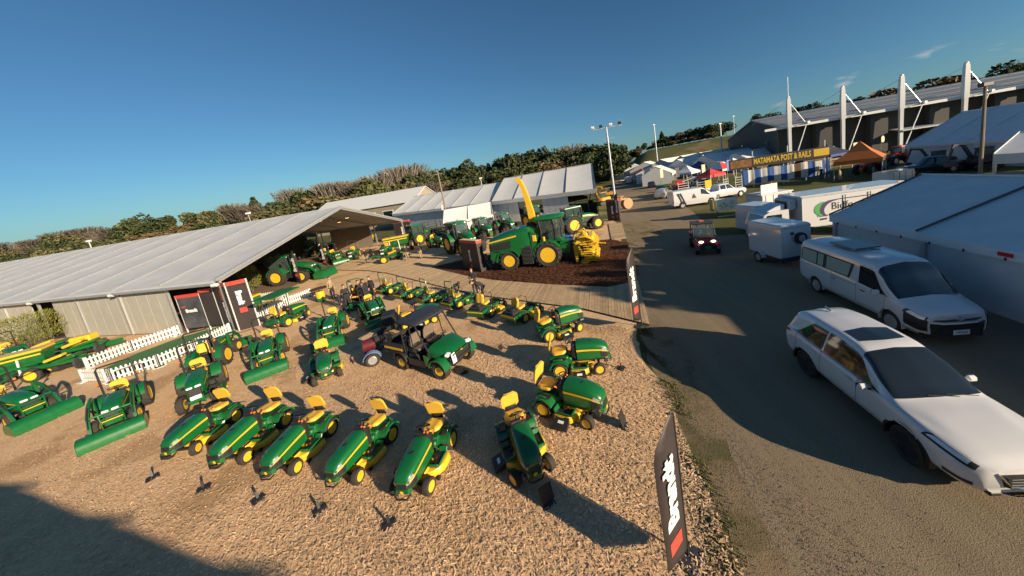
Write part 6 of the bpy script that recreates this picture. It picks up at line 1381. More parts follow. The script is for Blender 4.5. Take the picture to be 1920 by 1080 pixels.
def brandt(t, a, b, zc, size, th=.05, flip=False, sx=1.0, frac=.5, rb=True):
    vtext('Brandt', size, INK, t, a, b, zc, .003, th, flip, sx, bold=size*.07, frac=frac)
    if rb:
        a2, b2 = Vector((a[0], a[1], 0)), Vector((b[0], b[1], 0)); d = (b2-a2).normalized(); n = Vector((d.y, -d.x, 0))*(1 if not flip else -1); c = a2.lerp(b2, frac)+n*(th/2+.004)
        w = size*.45; zb = zc-size*2.05*sx; mb = MB(); mb.add([c-d*w+Vector((0, 0, zb)), c+d*w+Vector((0, 0, zb)), c+d*w+Vector((0, 0, zb-size*.75)), c-d*w+Vector((0, 0, zb-size*.75))], [(0, 1, 2, 3)], BANRED); mb.build('red_square', t, smooth=0)
brandt(t, L_(cC), L_(cD), 2.15, .42, .08, sx=.8)
t = thing('display_sign', 'wide dark picture panel with red top edge leaning against the marquee corner', 'sign', cA); L2 = lambda p: p-cA
PHOTO = mat('printed_picture', (.055, .058, .07), .4, noise=.7, nscale=1.1)
mid = cA.lerp(cB, .62)
mb = MB(); slab(mb, L2(cA), L2(mid), .3, 2.5, PHOTO, .06); mb.build('panel', t, smooth=0)
mb = MB(); slab(mb, L2(mid), L2(cB), .3, 2.7, BANNER, .06); mb.build('panel', t, smooth=0)
mb = MB(); slab(mb, L2(cA), L2(mid), 2.5, 2.72, BANRED, .07); slab(mb, L2(mid), L2(cB), 2.7, 2.92, BANRED, .07); mb.build('top_band', t, smooth=0)
for f_ in (.02, .62, .98): mb = MB(); q = L2(cA.lerp(cB, f_)); mb.box((q.x, q.y, 1.35), (.07, .07, 2.7), WHITE); mb.build('frame_post', t)
d = (cB-cA).normalized(); n = Vector((d.y, -d.x, 0)); c = L2(cA.lerp(mid, .5))+n*.04
text_part('Brandt', .32, INK, t, frame((c.x, c.y, 1.55), d, n), .003, 'lettering', .02, 1.0); text_part('NEW', .14, BANRED, t, frame((c.x-d.x*.5, c.y-d.y*.5, 1.85), d, n), .003, 'lettering', .01)
def pylon(label, pa, pb, h, red=True, th=.35, brand=True, frac=.5):
    a, b = at(*pa), at(*pb); t = thing('display_sign', label, 'sign', a); b = b-a; a = Vector((0, 0, 0)); mb = MB(); slab(mb, a, b, .02, h, BANNER, th); mb.build('panel', t, smooth=0)
    if red: mb = MB(); slab(mb, a, b, h, h+.22, BANRED, th+.01); mb.build('top_band', t, smooth=0); mb = MB(); slab(mb, a, b, h+.22, h+.24, CREAM, th-.02); mb.build('cap', t, smooth=0)
    if brand: brandt(t, a, b, h*.55, h*.15, th, frac=frac)
    return t
pylon('free-standing black sign with red top behind the harvester tail', (876, 503), (908, 509), 2.35, th=.5)
pylon('black sign with red top beside the light mast and the front tractor', (1142, 413), (1163, 413), 2.4, th=.4)
pylon('small black and red sign under the far end of the marquee roof', (745, 452), (775, 448), 3.0, th=.3)
pylon('black sign behind the loader tractor under the marquee', (499, 512), (530, 505), 2.2, th=.2, red=False)
t = thing('trestle_sign', 'small wooden board on grey trestle legs beside the harvester tail', 'sign', at(912, 504)); q = t
mb = MB(); mb.box((0, 0, 1.0), (.55, .05, .55), mat('ply', (.50, .33, .19), .7, noise=.15)); mb.build('board', t)
mb = MB(); 
for s in (-1, 1): mb.tube([(0, s*.05, .75), (s*.45, -.25, 0)], .03, GALV, n=5); mb.tube([(0, s*.05, .75), (s*.45, .3, 0)], .03, GALV, n=5)
mb.box((0, 0, .72), (.12, .08, .16), BLUE); mb.build('trestle', t)
def flag(label, base, h, w, ang, txt=True, z0=.35, bend=.0, size=None, curl=.012):
    t = thing('feather_flag', label, 'flag', base, ang); nz = 16; mb = MB(); V = []
    for k in range(nz+1):
        u = k/nz; z = z0+(h-z0)*u; ww = w*(1 if u < .86 else 1-(u-.86)/.14*.85) if u > .06 else w*(.25+u*12.5); y = curl*math.sin(u*7)
        V += [(0, y*.1, z), (ww*.5, y, z), (ww, y*1.3, z-.0*u)]
    mb.add(V, [(3*k+j, 3*k+j+1, 3*k+j+4, 3*k+j+3) for k in range(nz) for j in range(2)], BANNER); o = mb.build('flag_cloth', t, smooth=60); md = o.modifiers.new('thick', 'SOLIDIFY'); md.thickness = .004
    mb = MB(); mb.tube([(-.02, 0, 0), (-.02, 0, h*.7), (.0, 0, h*.97), (w*.25, 0, h*1.005)], .018, BLK, n=6); mb.box((0, 0, .02), (.45, .45, .03), DKGREY); mb.build('pole', t)
    if txt:
        sz = size or w*.75
        for s in (-1, 1):
            text_part('Brandt', sz, INK, t, frame((w*.5, s*(curl*1.3+.006), z0+(h-z0)*.52), (0, 0, -1 if s < 0 else 1), (0, s, 0)), .003, 'lettering', sz*.05, (h-z0)*.50/(sz*3.0))
            mb = MB(); mb.box((w*.5, s*(curl*1.3+.006), z0+(h-z0)*.17), (w*.55, .004, (h-z0)*.09), BANRED, bev=0); mb.build('red_square', t)
    return t
b1 = at(1203, 613); flag('black flag with white lettering and a red square at the end of the boardwalk', b1, ztop(b1, 463), .55, R(222), curl=.012)
b2 = at(1290, 1046); flag('large black flag with white lettering in the bottom foreground between yard and road', b2, ztop(b2, 766), .62, R(219), z0=.2, size=.42)
b3 = at(566, 531); flag('faded dark flag in front of the loader tractor under the marquee, nearer one', b3, ztop(b3, 470), .75, R(160)); b4 = at(616, 503); flag('faded dark flag beside the loader bucket under the marquee, farther one', b4, ztop(b4, 456), .7, R(160))
flag('slim white-lettered flag beside the light mast', at(1163, 420), 3.6, .5, R(120))
# clear info stands on black feet in front of the machines
for (px, py), lb in (((287, 897), 'info stand on black foot before the first mower of the front row'), ((382, 918), 'info stand on black foot before the second mower of the front row'), ((485, 938), 'info stand on black foot before the third mower of the front row'), ((600, 958), 'info stand on black foot before the fourth mower of the front row'), ((730, 985), 'info stand at the bottom edge before the sunlit mower'), ((1028, 945), 'black info stand casting a wedge shadow before the mower facing the camera'), ((1166, 692), 'info stand with thin leaning panel before the side-on mower'), ((1170, 800), 'info stand with dark panel before the largest mower'), ((872, 700), 'info stand on black foot before the canopy vehicle')):
    t = thing('info_stand', lb, 'info stand', at(px, py), R(rnd.uniform(20, 60)), 'clear info stands in front of the machines')
    dark = (px, py) in ((1028, 945), (1170, 800))
    mb = MB(); mb.loft([[(-.15, -.12, 0), (.15, -.12, 0), (.15, .12, 0), (-.15, .12, 0)], [(-.12, -.03, .06), (.12, -.03, .06), (.12, .07, .06), (-.12, .07, .06)]], BLK); mb.build('foot', t)
    mb = MB(); mb.box((0, .02, .24 if dark else .15), (.30 if dark else .05, .020, .34 if dark else .16), BLK, rot=(-14, 0, 0), bev=0); mb.build('panel' if dark else 'stake', t)
# white picket fences and turf strip
TURF = mat('artificial_turf', (.050, .165, .050), .9, noise=.15, nscale=20, bump=.5, bscale=120)
sheet('turf_strip', [at(180, 699), at(255, 664), at(342, 632), at(430, 608), at(472, 600), at(434, 621), at(364, 654), at(299, 683), at(212, 711)], .030, TURF)
def picket(label, pts, h=.70, step=.15, w=.085):
    t = thing('picket_fence', label, 'fence', pts[0]); o0 = pts[0]; me = None; rails = MB(); cnt = 0
    for i in range(len(pts)-1):
        a, b = pts[i]-o0, pts[i+1]-o0; d = b-a; L = d.length; d.normalize(); ang = math.atan2(d.y, d.x); n = max(2, int(L/step))
        for z in (.18, .50): slab(rails, a, b, z, z+.07, WHITE, .03)
        for k in range(n):
            if k % 13 == 12: continue
            c = a+d*(L*(k+.5)/n)+Vector((-d.y, d.x, 0))*.025
            if me is None:
                mb = MB(); mb.prism([(-w/2, .05), (w/2, .05), (w/2, h-.07), (w*.15, h), (-w*.15, h), (-w/2, h-.07)], WHITE, -.01, .01); q = mb.build('picket', smooth=0); me = q.data; bpy.data.objects.remove(q)
            p = link('picket', me, t, c); p.rotation_euler = (0, 0, ang); cnt += 1
        for k in range(int(L/1.9)+2):
            f = min(1, k*1.9/L); c = a.lerp(b, f); rails.box((c.x, c.y, .36), (.09, .09, .72), WHITE); rails.box((c.x, c.y, .03), (.4, .4, .04), WHITE, rot=(0, 0, math.degrees(ang)))
    rails.build('rail', t); return t
picket('white picket fence behind the turf strip, along the grey panel wall', [at(165, 692), at(250, 658), at(338, 628)]); picket('white picket fence in front of the turf strip, with a short end return', [at(158, 716), at(212, 716), at(300, 688), at(366, 659), at(434, 625)])
picket('white picket fence beyond the tall black sign, front run', [at(486, 598), at(530, 577), at(584, 556)]); picket('short white picket fence behind the small planted bed', [at(490, 565), at(540, 557)])
t = thing('planted_bed', 'small bed of low dark plants between the picket fences', 'plants', at(512, 572)); rs = np.random.RandomState(5); mb = MB()
for k in range(500):
    c = Vector((rs.normal(0, .7), rs.normal(0, .35), abs(rs.normal(0, .16)))); s_ = .07; a_ = Vector(rs.randn(3)).normalized()*s_; b_ = Vector(rs.randn(3)).normalized()*s_; mb.quad(c-a_, c+b_, c+a_, c-b_, LEAFS['mid'])
stuff(mb.build('foliage', t, smooth=0))
# barrel table and green hopper
t = thing('barrel_table', 'yellow barrel table with a round dark top and green base', 'table', at(604, 565)); mb = MB(); mb.lathe([(.28, .32), (.31, .55), (.28, .82)], YEL, axis='z'); mb.build('barrel', t); mb = MB(); mb.lathe([(.27, .0), (.30, .18), (.28, .32)], GREEN2, axis='z'); mb.build('base', t); mb = MB(); mb.lathe([(.62, 1.02), (.62, 1.06)], mat('brown_table_top', (.09, .05, .035), .5, noise=.2), axis='z', n=24); mb.cyl((0, 0, .8), (0, 0, 1.03), .05, BLK); mb.build('table_top', t)
t = thing('hopper', 'green hopper with yellow lid at the end of the planted bed', 'hopper', at(478, 575)); mb = MB(); mb.box((0, 0, .45), (.8, .7, .8), GREEN, bev=.06, taper=1.1); mb.build('tub', t); mb = MB(); mb.box((0, 0, .92), (.95, .85, .14), YEL, bev=.05); mb.build('lid', t)
# front mower with green canopy
o = by_wheels(LM, (544, 612), (592, 586), -1, 1.25, .48, 'mower with a flat green sunshade roof on posts beside the picket fence', 1.05, 1.2)
mb = MB(); mb.loft([[(-.55, y, 1.78) for y in (-.6, .6)]+[(-.55, y, 1.72) for y in (.6, -.6)], [(1.05, y, 1.82) for y in (-.6, .6)]+[(1.05, y, 1.76) for y in (.6, -.6)]], GREEN2); mb.build('sunshade', o)
mb = MB(); mb.tube([(-.3, .4, .5), (-.3, .4, 1.75)], .03, BLK, n=5); mb.tube([(-.3, -.4, .5), (-.3, -.4, 1.75)], .03, BLK, n=5); mb.tube([(.7, 0, .9), (.75, 0, 1.75)], .03, GREEN, n=5); mb.build('sunshade_post', o)
# towed log splitter beside the canopy vehicle
t = thing('log_splitter', 'towed log splitter with maroon tank, black engine and blue-grey mudguards', 'log splitter', at(712, 672), R(25)); MAR = mat('maroon_paint', (.09, .012, .018), .4, noise=.1, coat=.3)
mb = MB(); mb.cyl((-.45, .0, .75), (.0, .0, .75), .26, MAR, n=16); mb.ball((-.45, 0, .75), (.1, .26, .26), MAR); mb.cyl((.55, -.1, .45), (.55, .3, .45), .22, MAR, n=14); mb.build('tank', t)
mb = MB(); mb.box((.2, 0, .9), (.45, .55, .4), BLK, bev=.06); mb.box((.25, 0, 1.18), (.6, .15, .15), BLK, rot=(0, -20, 15)); mb.cyl((.35, .2, 1.0), (.35, .2, 1.3), .06, BLK); mb.box((.1, 0, .45), (1.2, .4, .12), BLK); mb.tube([(.6, 0, .45), (1.2, 0, .45)], .05, DKGREY); mb.build('engine', t)
for s in (-1, 1):
    mb = MB(); mb.strip(arc(-.2, .3, .36, 170, 10, 8), mat('pale_blue_paint', (.16, .24, .40), .4, noise=.08, coat=.1), s*.42, s*.70, th=-.02); mb.build('mudguard', t); wheel(t, (-.2, s*.55, .28), .28, .18, rim=SILV, rr=.6, side=s)
# ------------------------------------------------------------------ large tractors and implements behind the boardwalk
def tr_by(tpl, rear, front, side, label, wb=2.9, smin=.8, smax=1.15): return by_wheels(tpl, rear, front, side, wb, 1.15, label, smin, smax, 'large tractors lined up on the yard')
FT = farm_tractor(); FL = farm_tractor(loader=True, wb=2.6, rr_=.88, rf=.62); FY = farm_tractor(cabroof=YEL)
tr_by(FT, (1080, 439), (1124, 429), -1, 'largest wheeled tractor, parked side-on beyond the harvester cab')
tr_by(FL, (521, 537), (572, 529), -1, 'loader tractor under the marquee mouth with two faded flags beside it')
tr_by(FT, (842, 477), (872, 484), -1, 'dark green tractor just left of the black sign behind the harvester', smin=.85)
tr_by(FL, (790, 459), (826, 448), -1, 'loader tractor with upright front wheels left of the small white tent', smax=1.0)
def free(tpl, px, py, deg, label, s=1.0): return place(tpl, at(px, py), R(deg), label, s, 'large tractors lined up on the yard')
free(FT, 905, 447, -60, 'dark tractor behind the harvester engine cover, first of the row', .95); free(FT, 945, 436, -60, 'dark tractor behind the harvester engine cover, second of the row', .95)
free(FT, 1000, 424, -50, 'tractor with visible cab roof just left of the yellow spout', 1.0); free(FY, 860, 448, -70, 'tractor with a yellow-topped cab in front of the small white tent', .85); free(FT, 640, 462, -80, 'tractor in the shade of the marquee behind the compact loader tractor', .9); free(FT, 690, 455, -75, 'tractor in the shade beside the marquee post', .9); free(FT, 592, 478, -75, 'tractor deep in the marquee behind the two faded flags', .9)
by_bucket(CT, (622, 499), (659, 489), 'loader tractor in front of the marquee post, bucket toward the camera', scale=1.15)
def seed_drill(label, c, rz, s=1.0):
    t = thing('seed_drill', label, 'seed drill', c, rz, scale=s)
    mb = MB(); mb.loft([[(x, y, 1.0) for x, y in ((-1.4, .35), (1.4, .35), (1.4, -.35), (-1.4, -.35))], [(x, y, 1.9) for x, y in ((-1.5, .6), (1.5, .6), (1.5, -.6), (-1.5, -.6))]], GREEN); mb.build('hopper', t)
    mb = MB(); mb.box((0, 0, 1.98), (3.1, 1.3, .16), YEL, bev=.05); mb.box((0, -.61, 1.7), (2.9, .02, .1), YEL, bev=0); mb.build('lid', t)
    mb = MB(); mb.box((0, 0, .75), (3.0, .12, .14), GREEN); mb.tube([(0, -.4, .8), (0, -2.0, .5)], .07, GREEN)
    for k in range(9): mb.tube([(-1.3+.325*k, 0, 1.0), (-1.3+.325*k, .25, .55), (-1.3+.325*k, .35, .1)], .025, GREEN, n=5)
    for x in (-.8, .3): mb.tube([(x, -.45, 1.8), (x+.15, -.9, .4)], .06, WHITE, n=4)
    mb.build('frame', t)
    for k in range(9): mb = MB(); mb.cyl((-1.3+.325*k-.01, .45, .2), (-1.3+.325*k+.01, .45, .2), .2, DKGREY, n=14); mb.build('disc_coulter', t)
    for s_ in (-1, 1): o = wheel(t, (s_*1.75, -.1, .62), .62, .36, rr=.5, side=1); o.rotation_euler = (0, rnd.uniform(0, 3), R(90) if s_ < 0 else R(-90))
    return t
seed_drill('green seed drill with long yellow lid beside the marquee post', at(748, 472), R(12)); seed_drill('seed drill with bright yellow lid behind the loader tractor at the left edge', at(48, 712), R(28), .8)
def trailed_mower(label, c, rz, s=1.0):
    t = thing('trailed_mower', label, 'mower implement', c, rz, scale=s)
    mb = MB(); mb.box((0, 0, .62), (2.2, .5, .22), GREEN, bev=.06); mb.tube([(-1.0, 0, .6), (-1.6, -.1, .9), (-2.6, -.1, .7)], .09, GREEN, n=6); mb.box((.4, 0, .80), (1.0, .6, .16), GREEN, rot=(0, -8, 0), bev=.05); mb.build('frame', t)
    mb = MB(); mb.box((.9, .5, .35), (1.4, .12, .3), GREEN, bev=.04); mb.cyl((-.2, .3, .25), (.6, .3, .25), .12, BLK, n=8); mb.cyl((.9, -.2, .4), (1.0, -.2, .4), .35, DKGREY, n=14); mb.build('cutter_bar', t)
    mb = MB(); mb.box((.1, -.2, 1.0), (.8, .4, .14), YEL, rot=(0, -12, 0), bev=.05); mb.build('cover', t)
    wheel(t, (-.7, -.55, .40), .40, .24, rr=.6, side=-1); wheel(t, (-.7, .55, .40), .40, .24, rr=.6, side=1); return t
trailed_mower('trailed green mower with a yellow wheel in front of the seed drill', at(738, 490), R(10), 1.1); trailed_mower('green implement with yellow cover behind the end of the picket fence', at(118, 698), R(20)); trailed_mower('implement with long yellow cover among the machines at the far left', at(150, 672), R(28), 1.1); trailed_mower('green folded implement in front of the wide shrub', at(92, 672), R(30), 1.1)
place(CT2, at(20, 690)+Vector((-1.5, 1, 0)), R(-20), 'compact tractor with black roll bar behind the yellow-lidded seed drill', 1.0, 'compact tractors in the chip yard')
t = thing('box_implement', 'small implement with a square yellow cover against the panel wall', 'implement', at(168, 660), R(20)); mb = MB(); mb.box((0, 0, .95), (1.0, .7, .55), YEL, bev=.06); mb.build('cover', t); mb = MB(); mb.box((0, 0, .5), (1.3, .6, .25), GREEN, bev=.05)
for s in (-1, 1): mb.tube([(s*.4, 0, .5), (s*.6, -.5, .2), (s*.5, -.8, .3)], .05, DKGREY)
mb.build('frame', t)
for s in (-1, 1): wheel(t, (s*.6, .3, .3), .3, .2, rr=.6, side=1)
# people
for (px, py), hd, kw, lb in (((655, 580), -60, {}, 'person in black at the left of the huddle by the roll-bar mowers'), ((668, 572), 200, {}, 'person in black in the huddle, back turned, near the dark mower'), ((680, 571), -30, {}, 'person in black in the middle of the huddle'), ((692, 568), 170, {}, 'person in dark clothes at the right of the huddle'), ((688, 577), 100, {'holds': True}, 'person in dark clothes with orange tool patch at the front of the huddle'), ((703, 562), -110, {}, 'person behind the huddle beside the first roll-bar mower'),
    ((765, 489), -70, {'legs': KHAKI, 'pose': 'walk'}, 'person in dark top and khaki trousers in front of the seed drill'), ((791, 485), 150, {'legs': KHAKI}, 'person in khaki trousers standing right of the seed drill'), ((690, 494), -120, {'pose': 'walk', 'legs': KHAKI}, 'person walking past the loader tractor under the marquee edge'), ((700, 489), 60, {}, 'person in dark clothes beside the marquee post'), ((858, 566), -40, {'pose': 'bend'}, 'person leaning over behind the fourth roll-bar mower'), ((626, 560), -20, {'top': KHAKI}, 'person in a tan top left of the huddle'),
    ((1448, 366), 90, {'top': ORANGE}, 'person in an orange top on the grass beyond the white trucks')):
    person(lb, loc=at(px, py), rz=R(hd), **kw)
# ------------------------------------------------------------------ right-hand side: trailer, trucks, stalls
t = thing('box_trailer', 'white box trailer with a spare wheel on its door and a single axle', 'trailer', at(1492, 498)+Vector((-.02, 1.15, 0)), R(2))
mb = MB(); mb.loft([[(x*k, y*k2, z) for x, y in ((-.80, 1.2), (.80, 1.2), (.80, -1.2), (-.80, -1.2))] for k, k2, z in ((.97, .98, .48), (1, 1, .55), (1, 1, 2.08), (.97, .98, 2.18), (.86, .93, 2.24))], WHITEP); mb.build('body', t, smooth=30)
mb = MB(); mb.box((-.80, 0, 2.08), (.04, 2.42, .06), ALU); mb.box((.80, 0, 2.08), (.04, 2.42, .06), ALU); mb.box((0, -1.2, 2.1), (1.6, .04, .05), ALU); mb.box((0, 0, .44), (1.5, 2.4, .10), DKGREY); mb.box((0, -1.18, .40), (1.64, .08, .26), DKGREY); mb.build('trim', t)
o = wheel(t, (.16, -1.32, 1.50), .30, .19, rim=SILV, rr=.6, side=-1, name='spare_wheel'); mb = MB(); mb.box((-.22, -1.24, 1.78), (.14, .08, .14), BLK); mb.build('door_latch', t)
for s in (-1, 1):
    w_ = wheel(t, (s*.92, .25, .30), .30, .19, rim=SILV, rr=.6, side=1); w_.rotation_euler = (0, 0, R(-90) if s > 0 else R(90)); mb = MB(); mb.strip([(y, z) for y, z in arc(.25, .30, .38, 175, 5, 8)], WHITEP, s*.80, s*1.06, th=-.03, plane='yz'); mb.build('mudguard', t)
mb = MB(); mb.tube([(0, 1.2, .42), (0, 2.1, .42)], .05, DKGREY); mb.build('drawbar', t)
# refrigerated delivery truck
tk = thing('delivery_truck', 'white refrigerated truck with green and purple swoosh lettering on its box', 'truck', (16.0, 19.1, 0), R(-8))
mb = MB(); mb.loft([[(x, y, z) for y, z in ((0, .98), (0, 2.86), (.15, 2.95), (2.25, 2.95), (2.4, 2.86), (2.4, .98))] for x in (0, 6.2)], WHITEP); mb.build('box_body', tk, smooth=20)
mb = MB(); 
for z in (1.0, 2.88): mb.box((3.1, -.01, z), (6.2, .05, .07), ALU)
mb.box((0.0, -.01, 1.93), (.06, .06, 1.9), ALU); mb.box((3.1, 1.2, .82), (6.2, .9, .22), BLK); mb.build('trim', tk)
mb = MB(); mb.box((-.25, 1.2, 2.45), (.5, 1.6, .7), WHITE, bev=.1); mb.box((-.50, 1.2, 2.45), (.03, 1.2, .45), DKGREY); mb.build('fridge_unit', tk)
fr = lambda x, z: frame((x, -.012, z), (1, 0, 0), (0, -1, 0))
PURP = mat('purple_print', (.05, .03, .12), .5, noise=.05); GRNP = mat('green_print', (.06, .32, .08), .5, noise=.05)
text_part('Bidfood', .62, BLK, tk, fr(1.62, 2.12), .003, 'lettering', 0, .95, align='LEFT'); text_part('Passion for food', .20, DKGREY, tk, fr(.85, 1.62), .003, 'lettering', 0, 1, align='LEFT'); text_part('#0800', .15, DKGREY, tk, fr(1.0, 1.40), .003, 'lettering', .006, 1, align='LEFT')
def swoosh(m, cx, cz, r, w, a0, a1, y):
    mb = MB(); V = []; n = 14
    for k in range(n+1):
        a = R(a0+(a1-a0)*k/n); tw = w*math.sin(math.pi*(.12+.8*k/n))
        V += [(cx+(r)*1.55*math.cos(a), y, cz+r*math.sin(a)), (cx+(r-tw)*1.45*math.cos(a)+tw*.3, y, cz+(r-tw)*math.sin(a))]
    mb.add(V, [(2*k, 2*k+1, 2*k+3, 2*k+2) for k in range(n)], m); mb.build('swoosh', tk, smooth=0)
swoosh(PURP, 1.75, 2.02, .52, .16, 75, 235, -.014); swoosh(GRNP, 1.45, 2.02, .50, .15, 110, 240, -.018)
mb = MB(); 
for x in (2.35, 3.7): mb.tube([(x, -.06, 1.1), (x, -.06, 2.75)], .022, DKGREY, n=5)
for z in (1.25, 1.5, 2.55): mb.tube([(2.0, -.06, z), (5.0, -.06, z)], .02, DKGREY, n=5)
mb.build('door_rail', tk)
mb = MB(); mb.loft([[(x, y, z) for x, z in ((-.55, .55), (-2.25, .55), (-2.30, 1.25), (-2.0, 2.05), (-1.7, 2.2), (-.6, 2.25))] for y in (.25, 2.15)], WHITEP); mb.build('cab', tk, smooth=20)
mb = MB(); mb.add([(-2.31, .40, 1.30), (-2.31, 2.0, 1.30), (-2.04, 1.95, 2.0), (-2.04, .45, 2.0)], [(0, 1, 2, 3)], GLASS); mb.build('windscreen', tk, smooth=0)
mb = MB(); mb.add([(-2.1, .235, 1.32), (-1.0, .235, 1.32), (-1.0, .235, 2.0), (-1.85, .235, 2.0)], [(0, 1, 2, 3)], GLASS); mb.build('side_window', tk, smooth=0)
mb = MB(); mb.loft([[(-1.75, y, 2.2), (-.7, y, 2.25), (-.7, y, 2.55), (-1.2, y, 2.45)] for y in (.5, 1.9)], WHITEP); mb.build('wind_deflector', tk)
for x in (-1.6, 4.4):
    for y in (.25, 2.15): wheel(tk, (x, y, .48), .48, .28, rim=SILV, rr=.55, side=-1 if y < 1 else 1)
# tall white container and white-topped caravan left of the truck
def crate_body(label, name, cat, c, rz, dims, m, roofm=None, extra=None):
    t = thing(name, label, cat, c, rz); x, y, z = dims; mb = MB(); mb.box((0, 0, z/2+.2), (x, y, z), m, bev=.08); mb.build('body', t)
    for k in range(4): mb = MB(); mb.box((-x/2+x*(k+.5)/4, -y/2-.01, z/2+.2), (.03, .03, z*.92), DKGREY, bev=0); mb.build('rib', t)
    if roofm: mb = MB(); mb.box((0, 0, z+.24), (x*1.04, y*1.04, .1), roofm); mb.build('roof', t)
    return t
t = crate_body('white tall-sided container left of the delivery truck cab', 'container', 'container', at(1436, 436)+Vector((0, 1, 0)), R(10), (1.9, 2.0, 1.9), WHITEP)
t = crate_body('white caravan with raised pale roof flap behind the truck cab', 'caravan', 'caravan', at(1452, 408)+Vector((1, 2, 0)), R(5), (3.0, 2.0, 1.7), WHITEP, WHITE); mb = MB(); mb.add([(-1.2, -.6, 2.0), (.4, -.6, 2.0), (.4, -.6, 2.8), (-1.2, -.6, 2.8), (-1.2, -.54, 2.0), (.4, -.54, 2.0), (.4, -.54, 2.8), (-1.2, -.54, 2.8)], [(0, 1, 2, 3), (7, 6, 5, 4), (0, 4, 5, 1), (1, 5, 6, 2), (2, 6, 7, 3), (3, 7, 4, 0)], WHITE); mb.build('roof_flap', t); mb = MB(); mb.box((.9, -1.02, 1.1), (.8, .06, 1.3), BLK); mb.build('door', t)
crate_body('pale blue-white box standing behind the delivery truck roof', 'container', 'container', at(1676, 350)+Vector((1, 1, 0)), R(0), (2.6, 1.8, 1.3), WHITEP)
# red side-by-side buggy coming up the road
t = thing('red_buggy', 'red and black side-by-side buggy with lit headlights driving up the road', 'buggy', at(1326, 474)+Vector((.5, 1.7, 0)), R(-107)); t.name = 'side_by_side_buggy'
for s in (-1, 1): wheel(t, (0, s*.62, .33), .33, .26, rim=ALLOY, rr=.5, lugs=12, side=s); wheel(t, (2.0, s*.62, .33), .33, .24, rim=ALLOY, rr=.5, lugs=12, side=s)
st = [(1.35, .60, .62, 1.06), (1.7, .58, .62, 1.02), (2.05, .50, .60, .93), (2.25, .40, .58, .80)]
mb = MB(); bonnet(mb, st, mat('dull_red_paint', (.22, .022, .02), .35, noise=.08, coat=.4)); mb.build('hood', t, smooth=40)
for s in (-1, 1): mb = MB(); mb.ball((2.16, s*.36, .86), (.09, .15, .07), mat('lit_headlamp', (1, .75, .5), .3, noise=0, emit=3.5), 10, 6); mb.build('headlight', t); mb = MB(); mb.strip(arc(2.0, .34, .44, 160, 10, 8), MATS['dull_red_paint'], s*.48, s*.78, th=-.03); mb.build('fender', t)
mb = MB(); mb.box((2.2, 0, .52), (.2, 1.0, .36), BLK, bev=.05); mb.box((.9, 0, .5), (1.8, 1.25, .3), BLK, bev=.05); mb.box((-.35, 0, .85), (1.1, 1.3, .35), MATS['dull_red_paint'], bev=.05); mb.box((.55, 0, .95), (.4, 1.2, .7), BLK, bev=.08); mb.build('tub', t)
mb = MB(); mb.box((2.31, 0, .50), (.012, .36, .2), mat('green_plate', (.03, .22, .08), .5, noise=.05), bev=0); mb.build('number_plate', t)
mb = MB()
for s in (-1, 1): mb.tube([(1.4, s*.66, 1.0), (1.05, s*.62, 1.82), (.2, s*.62, 1.86), (.1, s*.66, .8)], .035, BLK, n=6)
mb.tube([(1.05, -.62, 1.82), (1.05, .62, 1.82)], .035, BLK); mb.build('roll_cage', t)
mb = MB(); mb.box((.62, 0, 1.90), (1.05, 1.36, .05), DKGREY, bev=.02); mb.box((.62, 0, 1.96), (.24, .3, .06), ORANGE); mb.build('roof', t); mb = MB(); mb.add([(1.40, -.6, 1.05), (1.40, .6, 1.05), (1.08, .58, 1.78), (1.08, -.58, 1.78)], [(0, 1, 2, 3)], CABGLASS); mb.build('windscreen', t, smooth=0)
for y, m_ in ((-.3, BLUE), (.3, DARKCLOTH)): 
    q = person('person sitting in the red buggy, %s seat' % ('passenger' if y < 0 else 'driver'), loc=t.matrix_basis @ Vector((.75, y, -.18)) if False else (Matrix.Translation(t.location) @ Matrix.Rotation(t.rotation_euler.z, 4, 'Z')) @ Vector((.72, y, .12)), rz=t.rotation_euler.z, h=1.55, top=m_, holds=True)
# vans, utes and cars along the road
def mv(kind, paint, rear, front, side, label, cat, wb, grp=None, smin=.9, smax=1.12): return veh(mid_vehicle(label, kind, paint, cat, grp), rear, front, side, wb, .86, smin, smax)
SILVP = mat('silver_paint', (.38, .40, .42), .3, metal=.4, coat=.6, noise=.04); DKBLUE = mat('dark_blue_paint', (.010, .018, .045), .3, coat=.6, noise=.05)
v_ = mv('van', WHITEP, (1281, 391), (1346, 381), -1, 'white delivery van with diagonal black stripes beside the map board', 'van', 3.1)
for k in range(2): mb = MB(); mb.add([(-.55+.28*k, -.975, 1.75), (-.42+.28*k, -.975, 1.75), (.05+.28*k, -.985, .5), (-.08+.28*k, -.985, .5)], [(0, 1, 2, 3)], BLK); mb.build('stripe', v_, smooth=0)
mb = MB(); mb.add([(1.0, -.98, 1.0), (1.5, -.98, 1.0), (1.25, -.975, 1.5)], [(0, 1, 2)], DKGREY); mb.build('triangle_logo', v_, smooth=0)
mv('ute', WHITEP, (1345, 376), (1390, 368), -1, 'white double-cab ute behind the delivery van', 'ute', 3.0)
mv('ute', DKBLUE, (1788, 322), (1712, 330), 1, 'dark navy ute with a timber flat deck in front of the blue-shaded tent', 'ute', 3.0)
mv('car', SILVP, (1252, 372), (1262, 366), -1, 'silver car parked behind the striped delivery van', 'car', 2.6)
GC = 'cars parked along the left of the far road'; GR = 'cars parked along the right of the far road'
for (px, py), deg, p_, lb in (((1168, 341), 250, WHITEP, 'white car driving on the far road beyond the light mast'), ((1160, 330), 250, NAVY, 'dark car near the far end of the road'), ((1172, 324), 250, SILVP, 'silver car farthest up the road')):
    t = place(mid_vehicle(lb, 'car', p_, 'car', GC), at(px, py), R(deg), lb)
